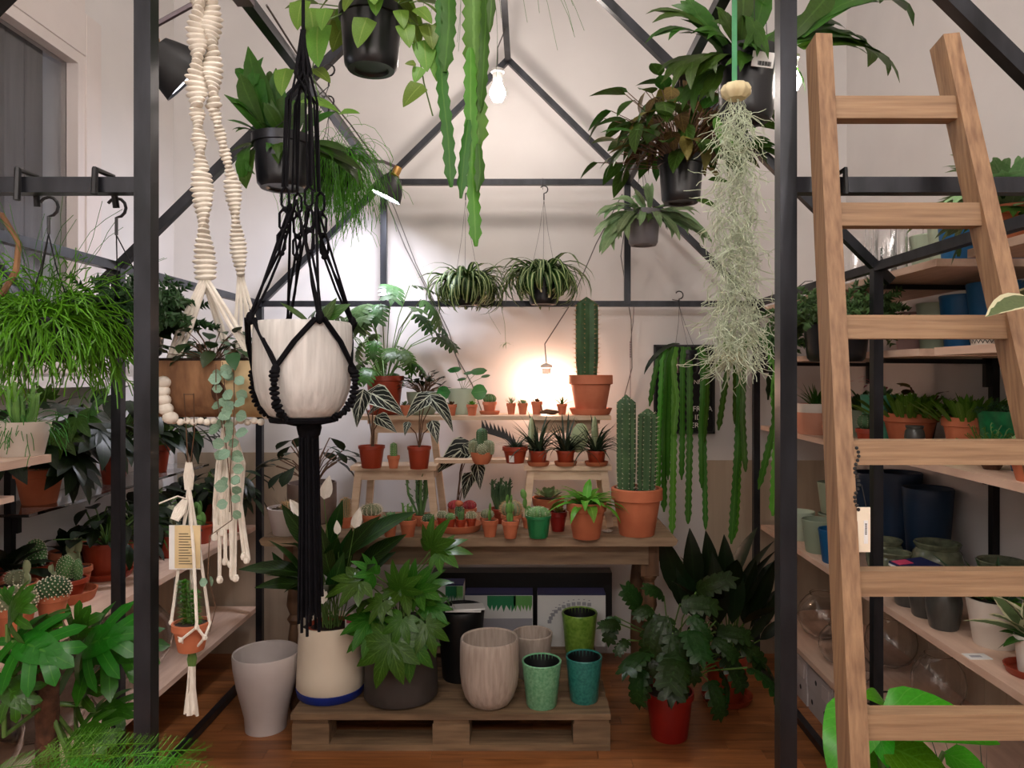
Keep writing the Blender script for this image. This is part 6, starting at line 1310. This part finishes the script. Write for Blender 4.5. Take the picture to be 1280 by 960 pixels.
vase('low clear glass dish on the low shelf in front of the large round vase', -1.46, 2.6, .25, .075, .1, 'bowl')
vase('clear glass globe on the low shelf beside the moss pole', -1.6, 1.66, .25, .16, .28)
for i, (x, y, r, h, k, lab) in enumerate(((1.33, 3.32, .11, .2, 'globe', 'large clear glass globe at the far end of the low right shelf'), (1.28, 3.02, .085, .16, 'globe', 'medium clear glass globe beside the largest one on the low right shelf'), (1.26, 2.83, .06, .11, 'globe', 'small clear glass globe beside the glass jar'), (1.24, 2.68, .045, .09, 'cyl', 'straight clear glass jar on the low right shelf behind the ladder rail'), (1.25, 2.54, .045, .08, 'bowl', 'small clear glass bowl at the shelf edge by the ladder'), (1.48, 3.0, .1, .2, 'globe', 'clear glass globe at the back of the low right shelf'), (1.45, 2.6, .09, .2, 'globe', 'clear glass globe behind the steel post on the low right shelf'))):
    vase(lab, x, y, .23, r, h, k)
for i, (x, y, h) in enumerate(((1.3, 2.92, .2), (1.32, 2.75, .22), (1.46, 2.83, .23), (1.28, 2.6, .2))): vase('tall straight clear glass cylinder on the high shelf', x, y, 1.75, .055, h, 'cyl', 'glass cylinders on the high shelf')
# ------------------------------------------------------------------ right shelves: pots
def spot(name, label, z, x, y, r, h, style='taper', mat='celadon', cat='pot', group=None, plant=False, ribs=0):
    px = CX+x*F/y; w_ = r*F/y; yb = CY+(CH-z)*F/y
    return potted(name, label, PPx if plant else cat, z, px-w_, px+w_, yb-h*F/y, yb, style, mat, d=y, group=group, empty=not plant, ribs=ribs, seg=26)
Z4, Z3, Z2, Z1 = .66, 1.16, 1.495, 1.75
spot('ceramic_pot', 'pale celadon empty pot at the far end behind the sage pot', Z4, 1.25, 3.38, .065, .13, 'empty', 'mintc')
spot('ceramic_pot', 'pale celadon shallow pot beside the wall on the pot shelf', Z4, 1.5, 3.52, .075, .14, 'empty', 'mintc')
spot('ceramic_pot', 'sage green empty pot between the celadon and blue pots', Z4, 1.24, 3.14, .07, .14, 'empty', 'sage')
spot('ceramic_pot', 'petrol blue empty pot at the shelf edge behind the ladder rail', Z4, 1.24, 2.965, .068, .135, 'empty', 'petrol')
spot('ceramic_pot', 'sage pot standing under the raised sage pot', Z4, 1.39, 3.35, .066, .125, 'empty', 'sage'); spot('ceramic_pot', 'sage green pot stacked on top of another', Z4+.126, 1.39, 3.35, .07, .14, 'empty', 'sage')
for i, (x, y, h) in enumerate(((1.51, 3.22, .33), (1.51, 3.0, .36), (1.51, 2.78, .33))): spot('ceramic_pot', ('tall dark navy pot beside the stacked sage pots', 'tallest dark navy pot standing between two other navy pots', 'tall dark navy pot behind the wide moss-green jar')[i], Z4, x, y, .09, h, 'empty', 'navy', group='navy pots behind the ladder')
spot('glazed_jar', 'moss-green glazed jar with a lip beside the petrol blue pot', Z4, 1.34, 2.76, .068, .14, 'jar', 'mossglaze')
spot('glazed_jar', 'moss-green glazed jar right behind the steel post', Z4, 1.28, 2.565, .06, .14, 'jar', 'mossglaze')
spot('glazed_jar', 'wide moss-green glazed jar in front of the navy pots', Z4, 1.435, 2.58, .085, .17, 'jar', 'mossglaze')
spot('glazed_jar', 'moss-green glazed jar beside the snake plant', Z4, 1.5, 2.33, .08, .17, 'jar', 'mossglaze')
for i, (x, y) in enumerate(((1.25, 2.42), (1.248, 2.31), (1.243, 2.2))):
    spot('glazed_jar', ('smoke-grey ribbed vase beside the moss-green jar', 'smoke-grey ribbed vase between two alike', 'smoke-grey ribbed vase beside the white snake-plant pot')[i], Z4, x, y, .05, .135, 'jar', 'smoke')
q = thing('catalogue', 'dark blue leaflet with red corner lying on the smoke-grey vases', 'booklet', (1.25, 2.28, Z4+.147)); part('cover', MB().box((-.07, -.1, 0), (.06, .1, .006), Matrix.Rotation(.1, 4, 'X') @ Matrix.Rotation(.3, 4, 'Z')), M_['darkblue'], q, smooth=False); part('red_corner', MB().box((-.065, .06, .006), (-.01, .095, .0075), Matrix.Rotation(.1, 4, 'X') @ Matrix.Rotation(.3, 4, 'Z')), M_['flowerpink'], q, smooth=False)
part('pages', MB().box((-.072, -.1, -.006), (.058, .098, 0), Matrix.Rotation(.1, 4, 'X') @ Matrix.Rotation(.3, 4, 'Z')), M_['paper'], q, smooth=False)
p = spot('potted_snake_plant', 'snake plant and variegated leaves in a white tapered pot on the pot shelf', Z4, 1.31, 2.065, .073, .13, 'taper', 'white', plant=True)
rosette(p, 9, leaf('blade', .2, .15, .4, 6), 'snake', .75, 1.35, (.14, .2), True, seed=201, r0=.5)
rosette(p, 8, leaf('lance', .3, .8, .2, 6), 'bright', .2, .9, (.13, .17), True, seed=202, r0=.3)
p = spot('potted_dieffenbachia', 'cream-variegated dieffenbachia in a white pot on a red saucer behind the ladder', Z4, 1.275, 1.86, .042, .1, 'plastic', 'white', plant=True)
part('saucer', MB().lathe(pot_profile('saucer', .065, .02), 20, (0, 0, .0)), M_['redplastic'], p.root)
rosette(p, 12, leaf('ovate', .5, .6, .2, 6), 'vari', .3, 1.3, (.12, .18), True, seed=203); rosette(p, 10, leaf('ovate', .5, .6, .2, 6), 'mid', -.3, .3, (.08, .1), True, seed=204)
q = thing('price_card', 'small white price card lying on the pot shelf by the white pot', 'card', (1.205, 1.975, Z4)); part('card', MB().box((-.03, -.02, 0), (.03, .02, .002)), M_['paper'], q, smooth=False); part('print', MB().box((-.02, -.008, .002), (.01, .004, .0026)), M_['boxgrey'], q, smooth=False)
# R3
p = spot('potted_aloe', 'pink ribbed planter with white rim and grassy aloe on the succulent shelf', Z3, 1.25, 3.18, .085, .13, 'cyl', 'pinkterra', plant=True, ribs=22)
part('white_rim', MB().lathe([(p.r*1.02, p.h*.72), (p.r*1.03, p.h*1.01), (p.r*.95, p.h*1.01)], 28), M_['white'], p.root); grassy(p, 40, (.08, .13), .1, 'mid', (.6, 1.4), (.2, .7), seed=211); rosette(p, 3, leaf('lance', .2, .5, .2, 6), 'mid', .9, 1.3, (.1, .14), True, seed=212)
p = spot('potted_christmas_cactus', 'holiday cactus with pink blossoms in a grey-green pot on the succulent shelf', Z3, 1.38, 3.05, .06, .11, 'taper', 'sage', plant=True)
rosette(p, 40, leaf('strap', .16, .8, .1, 6), 'mid', .3, 1.4, (.12, .18), False, seed=213); m = MB(); R = random.Random(3)
for i in range(14): a = U(0, 6.3); m.add(leaf('ovate', .5, .4, .2, 4), T(math.cos(a)*U(.05, .11), math.sin(a)*U(.05, .11), p.top+U(.1, .15), a, U(-.6, .3), 0, .025))
part('pink_flowers', m, M_['flowerpink'], p.root, 'stuff')
p = spot('potted_cactus', 'small ball cactus in a clay pot at the front of the succulent shelf', Z3, 1.215, 2.95, .035, .055, 'terra', 'terra', plant=True); knobby(p, 0, 0, p.top-.004, .03, .05, 'cactusgrey', n=80)
p = spot('potted_succulent', 'sea-green tall pot with a grey succulent behind the ladder rail', Z3, 1.34, 2.79, .075, .18, 'empty', 'seagreen'); q = p; q.top = p.h*.85; rosette(q, 24, leaf('obov', .4, -.3, .3, 4), 'pale', .2, 1.2, (.05, .07), seed=214, z=q.top+.01)
p = spot('potted_cactus', 'dark green cactus in a red-brown pot beside the sea-green pot', Z3, 1.235, 2.685, .038, .06, 'terra', 'redplastic', plant=True); column(p, 0, 0, p.top, .03, .06, 10, 'cactus', spl=.004, dens=.008)
p = spot('potted_gasteria', 'terracotta pot with bushy dark green succulent beside a steel post', Z3, 1.36, 2.62, .092, .12, 'terra', 'terra', plant=True); rosette(p, 90, leaf('strap', .22, .2, .3, 4), 'bright', .55, 1.45, (.085, .12), False, seed=215, r0=1.6)
spot('round_vase', 'small round grey glazed vase between two terracotta pots', Z3, 1.3, 2.475, .032, .085, 'jar', 'smoke')
p = spot('potted_gasteria', 'terracotta pot with dark upright succulent beside the big green pot', Z3, 1.42, 2.38, .075, .12, 'terra', 'terra', plant=True); rosette(p, 80, leaf('strap', .2, .2, .3, 4), 'bright', .55, 1.45, (.085, .12), False, seed=216, r0=1.5)
p = spot('potted_sedum', 'large deep green glazed pot with dark low sedum on the succulent shelf', Z3, 1.4, 2.17, .068, .15, 'taper', 'greenglaze', plant=True); sedum(p, 46, (.02, .05), 'sedumd', .008, 217, up=(.5, 1.5))
p = spot('potted_moss', 'low pale green speckled bowl with brown moss in front of the big green pot', Z3, 1.235, 2.12, .042, .06, 'bowl', 'palegreen', plant=True)
p = spot('potted_fern', 'tiny feathery fern in a brown moss ball on the succulent shelf', Z3, 1.26, 2.0, .032, .045, 'bowl', 'mosspole', plant=True); strands(p, 60, (.05, .09), 'fine2', (.5, 1.5), .0012, .3, 218, branch=.4)
spot('glazed_cup', 'tiny petrol blue cup beside the feathery fern', Z3, 1.31, 1.96, .026, .05, 'empty', 'petrol')
p = spot('potted_cactus', 'green cactus in a clay pot where the ladder hides the succulent shelf', Z3, 1.22, 1.78, .05, .06, 'terra', 'terra', plant=True); column(p, 0, 0, p.top, .04, .07, 10, 'cactus2', spl=.004, dens=.009)
p = spot('potted_bonsai', 'dark twisted curly-leaved plant in a black pot by the wall', Z3, 1.5, 2.8, .05, .08, 'taper', 'black', plant=True); bush(p, 40, leaf('round', .8, .5, .1, 4), 'bronze', (.05, .14), (.03, .09), (-.6, .6), (.04, .06), seed=219, smat='brownstem')
# R2 pots, turned upside-down style cups standing
for i, (nm, x, y, r, h, mt, lab) in enumerate((('ceramic_pot', 1.42, 2.73, .06, .15, 'pink', 'dusty pink pot on the far shelf under the high shelf'), ('ceramic_pot', 1.42, 2.565, .062, .17, 'celadon', 'celadon pot between the pink and blue pots'), ('ceramic_pot', 1.42, 2.4, .072, .18, 'petrol', 'petrol blue pot beside the celadon pot under the high shelf'), ('ceramic_pot', 1.42, 2.235, .08, .2, 'petrol', 'largest petrol blue pot under the high shelf'))): spot(nm, lab, Z2, x, y, r, h, 'empty', mt)
for i in range(3):
    p = spot('patterned_pot', ('small black and white zigzag pot next to the petrol blue pots', 'small black and white zigzag pot between two of its kind', 'small black and white zigzag pot nearer the variegated hoya')[i], Z2, 1.28, 2.06-.12*i, .045, .055, 'empty', 'white', group='zigzag pots behind the ladder'); g = MB()
    for k in range(22):
        for row in range(3):
            a0 = 2*PI*k/22; a1 = 2*PI*(k+.5)/22; a2 = 2*PI*(k+1)/22; z0 = .008+row*.014
            def cp(a, z): rr = p.r*(.76+.21*(z/.05))+.0008; return Vector((rr*math.cos(a), rr*math.sin(a), z))
            for (b0, h0), (b1, h1) in (((a0, z0), (a1, z0+.01)), ((a1, z0+.01), (a2, z0))):
                b = len(g.v); [g.vert(v0) for v0 in (cp(b0, h0), cp(b1, h1), cp(b1, h1+.004), cp(b0, h0+.004))]; g.f.append((b, b+1, b+2, b+3))
    part('zigzag_print', g, M_['ink'], p.root)
for i, (x, y, r, h, mt, lab) in enumerate(((1.43, 2.62, .068, .16, 'celadon', 'celadon pot on the high shelf beside glass cylinders'), (1.4, 2.44, .07, .17, 'celadon', 'wider celadon pot on the high shelf beside the blue pots'), (1.33, 2.265, .065, .16, 'petrol', 'petrol blue pot at the end of the far high shelf'), (1.5, 2.26, .075, .22, 'petrol', 'taller petrol blue pot at the back of the high shelf'), (1.42, 1.68, .08, .14, 'navy', 'navy pot on the near high shelf below the fern'))): spot('ceramic_pot', lab, Z1, x, y, r, h, 'empty', mt)
p = spot('potted_blue_fern', 'blue-green wavy fern in a clay pot high on the shelf behind the ladder', Z1, 1.245, 1.9, .06, .1, 'terra', 'terra', plant=True); rosette(p, 34, [frond(0), frond(1), pinnate(5, .3, .12, .9, .22)], 'stagp', .1, 1.3, (.2, .3), True, seed=221, r0=.3); rosette(p, 16, pinnate(5, .3, .12, .9, .22), 'mid', -.3, .8, (.14, .2), True, seed=222, r0=.3)
p = spot('potted_hoya', 'variegated hoya with cream-edged leaves on the near shelf beside the ladder', Z2, 1.22, 1.5, .055, .09, 'taper', 'celadon', plant=True); bush(p, 24, ov, 'vari', (.02, .14), (.04, .16), (-.9, .3), (.07, .1), seed=223); bush(p, 16, ov, 'mid', (.02, .12), (.04, .14), (-.9, .3), (.07, .1), seed=224)
L = Leaves(p.root, G['vari']); L.put(leaf('ovate', .4, .5, .2, 6), span(PX(1298, 376, 1.12)-p.loc, PX(1232, 396, 1.07)-p.loc, Vector((-.1, -.5, .8)), leaf('ovate', .4, .5, .2, 6))); L.done(); stems(p.root, [[Vector((0, 0, p.top)), PX(1340, 340, 1.35)-p.loc, PX(1325, 350, 1.2)-p.loc, PX(1298, 376, 1.12)-p.loc]], .0018)
# storage boxes beneath the low right shelf
for i in range(4):
    y = 3.26-.26*i
    o = thing('storage_box', 'grey patterned cardboard storage box under the low right shelf', 'box', (1.36, y, 0), 'storage boxes under the low shelf'); part('box_body', MB().box((-.17, -.12, 0), (.17, .12, .1)), M_['cartongrey'], o, smooth=False); part('lid', MB().box((-.174, -.123, .1), (.174, .123, .185)), M_['cartongrey'], o, smooth=False)
    for yy, zz in ((-.06, .06), (.03, .145), (.07, .05)):
        g = MB(); b = 0
        for k in range(10): g.vert((-.1752, yy+.011*math.cos(k*PI/5), zz+.011*math.sin(k*PI/5)))
        g.f.append(tuple(range(b, b+10))); part('finger_hole', g, M_['ink'], o, smooth=False)
    part('label_frame', MB().box((-.176, -.1, .11), (-.174, -.03, .165)), M_['greywhite'], o, smooth=False)
# ------------------------------------------------------------------ foreground plants
mo = monstera(); D9 = 1.5
def floorpot(name, label, x, y, r, h, style, mat, seg=26):
    px = CX+x*F/y; w_ = r*F/y; yb = CY+CH*F/y; return potted(name, label, PPx, 0, px-w_, px+w_, yb-h*F/y, yb, style, mat, d=y, seg=seg)
p = floorpot('potted_monstera', 'monstera climbing a brown moss pole in the front left corner', -.98, 1.58, .13, .34, 'taper', 'darkgrey')
a_ = rel(p, 60, 1100, -.03); b_ = rel(p, 59, 775, -.03)
R = random.Random(3); part('moss_pole', MB().lathe([(.022+U(-.002, .002), p.top-.01+i*(b_.z-p.top)/24) for i in range(25)]+[(.001, b_.z+.012)], 16, (b_.x, b_.y, 0)), M_['mosspole'], p.root)
L = Leaves(p.root, G['monst']); ps = []
for x0, y0, x1, y1, dd, nr in ((18, 800, 88, 830, -.12, (.2, -.75, .65)), (30, 790, 75, 780, -.06, (.1, -.5, .85)), (100, 812, 172, 790, 0, (.1, -.75, .6)), (98, 808, 110, 760, .03, (0, -.95, .3)), (105, 815, 195, 825, .05, (.2, -.5, .8)), (10, 780, 40, 745, -.1, (-.2, -.8, .5)), (5, 850, 35, 890, -.14, (.1, -.8, .5)), (95, 880, 128, 848, .04, (.2, -.6, .8)), (-5, 800, -30, 860, -.1, (-.2, -.8, .5)), (120, 885, 165, 895, .05, (.2, -.6, .8)), (25, 760, 5, 735, -.05, (-.2, -.7, .6)), (100, 910, 142, 930, -.05, (.2, -.7, .7))):
    pxleaf(L, p, mo, x0, y0, x1, y1, dd, dd-.03, nr); ps.append([b_*.3+Vector((b_.x*.7, b_.y*.7, p.top+.15)), (rel(p, x0, y0+70, dd)), rel(p, x0, y0, dd)])
L.done(); stems(p.root, ps, .005, 'stem', 'leaf_stalks', 6)
p = floorpot('potted_asparagus_fern', 'feathery asparagus fern spilling over the floor at the front left', -.62, 1.14, .11, .62, 'taper', 'terra')
R = random.Random(5); m = MB(); fr_ = MB()
for k in range(44): fr_.tube([(0, k/44, -.25*(k/44)**2), ((-1)**k*(.16*math.sin(PI*(k/44)**.6)+.015), k/44+.07, -.25*(k/44)**2+U(-.02, .02))], .002, 3, False)
fr_.tube([(0, t/6, -.25*(t/6)**2) for t in range(7)], .005, 3, False)
bz = MB()
for k in range(44):
    e = Vector(((-1)**k*(.16*math.sin(PI*(k/44)**.6)+.015), .07, 0)); b0 = Vector((0, k/44, -.25*(k/44)**2))
    for j in range(11):
        c = b0+e*(j+1)/11
        for s in (-1, 1):
            dd = Vector((-e.y*s*.3+e.x*.4, e.x*s*.5+.03, U(-.02, .03))).normalized()*.026; n_ = Vector((.0018, 0, .0018)); b = len(bz.v); bz.vert(c-n_); bz.vert(c+n_); bz.vert(c+dd); bz.f.append((b, b+1, b+2))
fr_.add(bz); pairs = [(40, 950, 172, 905, 0), (70, 965, 236, 908, 0), (90, 950, 250, 925, .05), (60, 930, 150, 900, .08), (100, 975, 215, 930, -.08), (30, 960, 130, 920, -.08), (120, 985, 260, 945, -.06), (150, 1000, 318, 955, 0), (20, 985, 110, 940, -.1), (60, 1000, 170, 945, -.1), (-10, 965, 80, 935, -.05), (140, 990, 240, 960, -.1), (120, 970, 62, 925, .02), (150, 980, 105, 940, -.1), (160, 985, 200, 938, -.1), (200, 1000, 290, 965, -.05), (180, 990, 150, 950, -.12), (100, 990, 40, 955, -.1)]
tips = [(300, 952, -.02), (232, 915, .0), (170, 908, .03), (120, 915, 0), (70, 925, -.05), (255, 925, .08), (205, 930, -.08), (150, 935, -.1), (95, 945, -.1), (60, 960, -.12), (270, 965, -.1), (200, 900, .1), (130, 950, -.12), (240, 955, -.12), (180, 955, -.12), (110, 930, .08), (310, 975, .02), (40, 950, 0), (20, 970, 0)]
L = Leaves(p.root, G['fern'], True, 'frond')
ps = []
for i, (xa_, ya_, x, y, dd) in enumerate(pairs):
    b0 = rel(p, xa_, ya_, dd*.5); L.put(fr_, span(b0, rel(p, x, y, dd), Vector((U(-.2, .2), -.35, .9)), MB())); ps.append([Vector((U(-.03, .03), U(-.03, .03), p.top-.01)), (b0+Vector((0, 0, p.top)))/2*Vector((1, 1, 1)), b0])
L.done(); stems(p.root, ps, .0012)
p = floorpot('potted_philodendron', 'large glossy light-green philodendron behind the ladder foot', .72, 1.42, .11, .36, 'taper', 'darkgrey')
L = Leaves(p.root, G['glossy']); hg = leaf('heart', .7, .8, .12, 8); ps = []
for x0, y0, x1, y1, dd, nr in ((1078, 880, 1040, 975, -.08, (-.5, -.8, .4)), (1100, 895, 1250, 930, -.1, (.1, -.35, .95)), (1115, 890, 1080, 872, .02, (0, -.4, .9)), (1125, 885, 1165, 872, .05, (0, -.6, .8)), (1100, 930, 1195, 985, -.12, (.2, -.6, .8)), (1180, 940, 1245, 990, -.05, (.4, -.7, .6)), (1090, 900, 1110, 960, -.1, (0, -.8, .6)), (1130, 950, 1060, 1000, -.08, (-.2, -.6, .8))):
    pxleaf(L, p, hg, x0, y0, x1, y1, dd+.03, dd-.02, nr); ps.append([Vector((0, 0, p.top)), rel(p, (x0+1120)/2, y0+60, dd), rel(p, x0, y0, dd+.03)])
L.done(); stems(p.root, ps, .005, 'stem', 'leaf_stalks', 6)
p = floorpot('potted_sedge_plant', 'wispy dark grass plant beside the glossy philodendron', .94, 1.5, .08, .36, 'taper', 'black'); grassy(p, 30, (.3, .42), .012, 'haw', (1.15, 1.5), (.2, .5), seed=231)
o_ = None
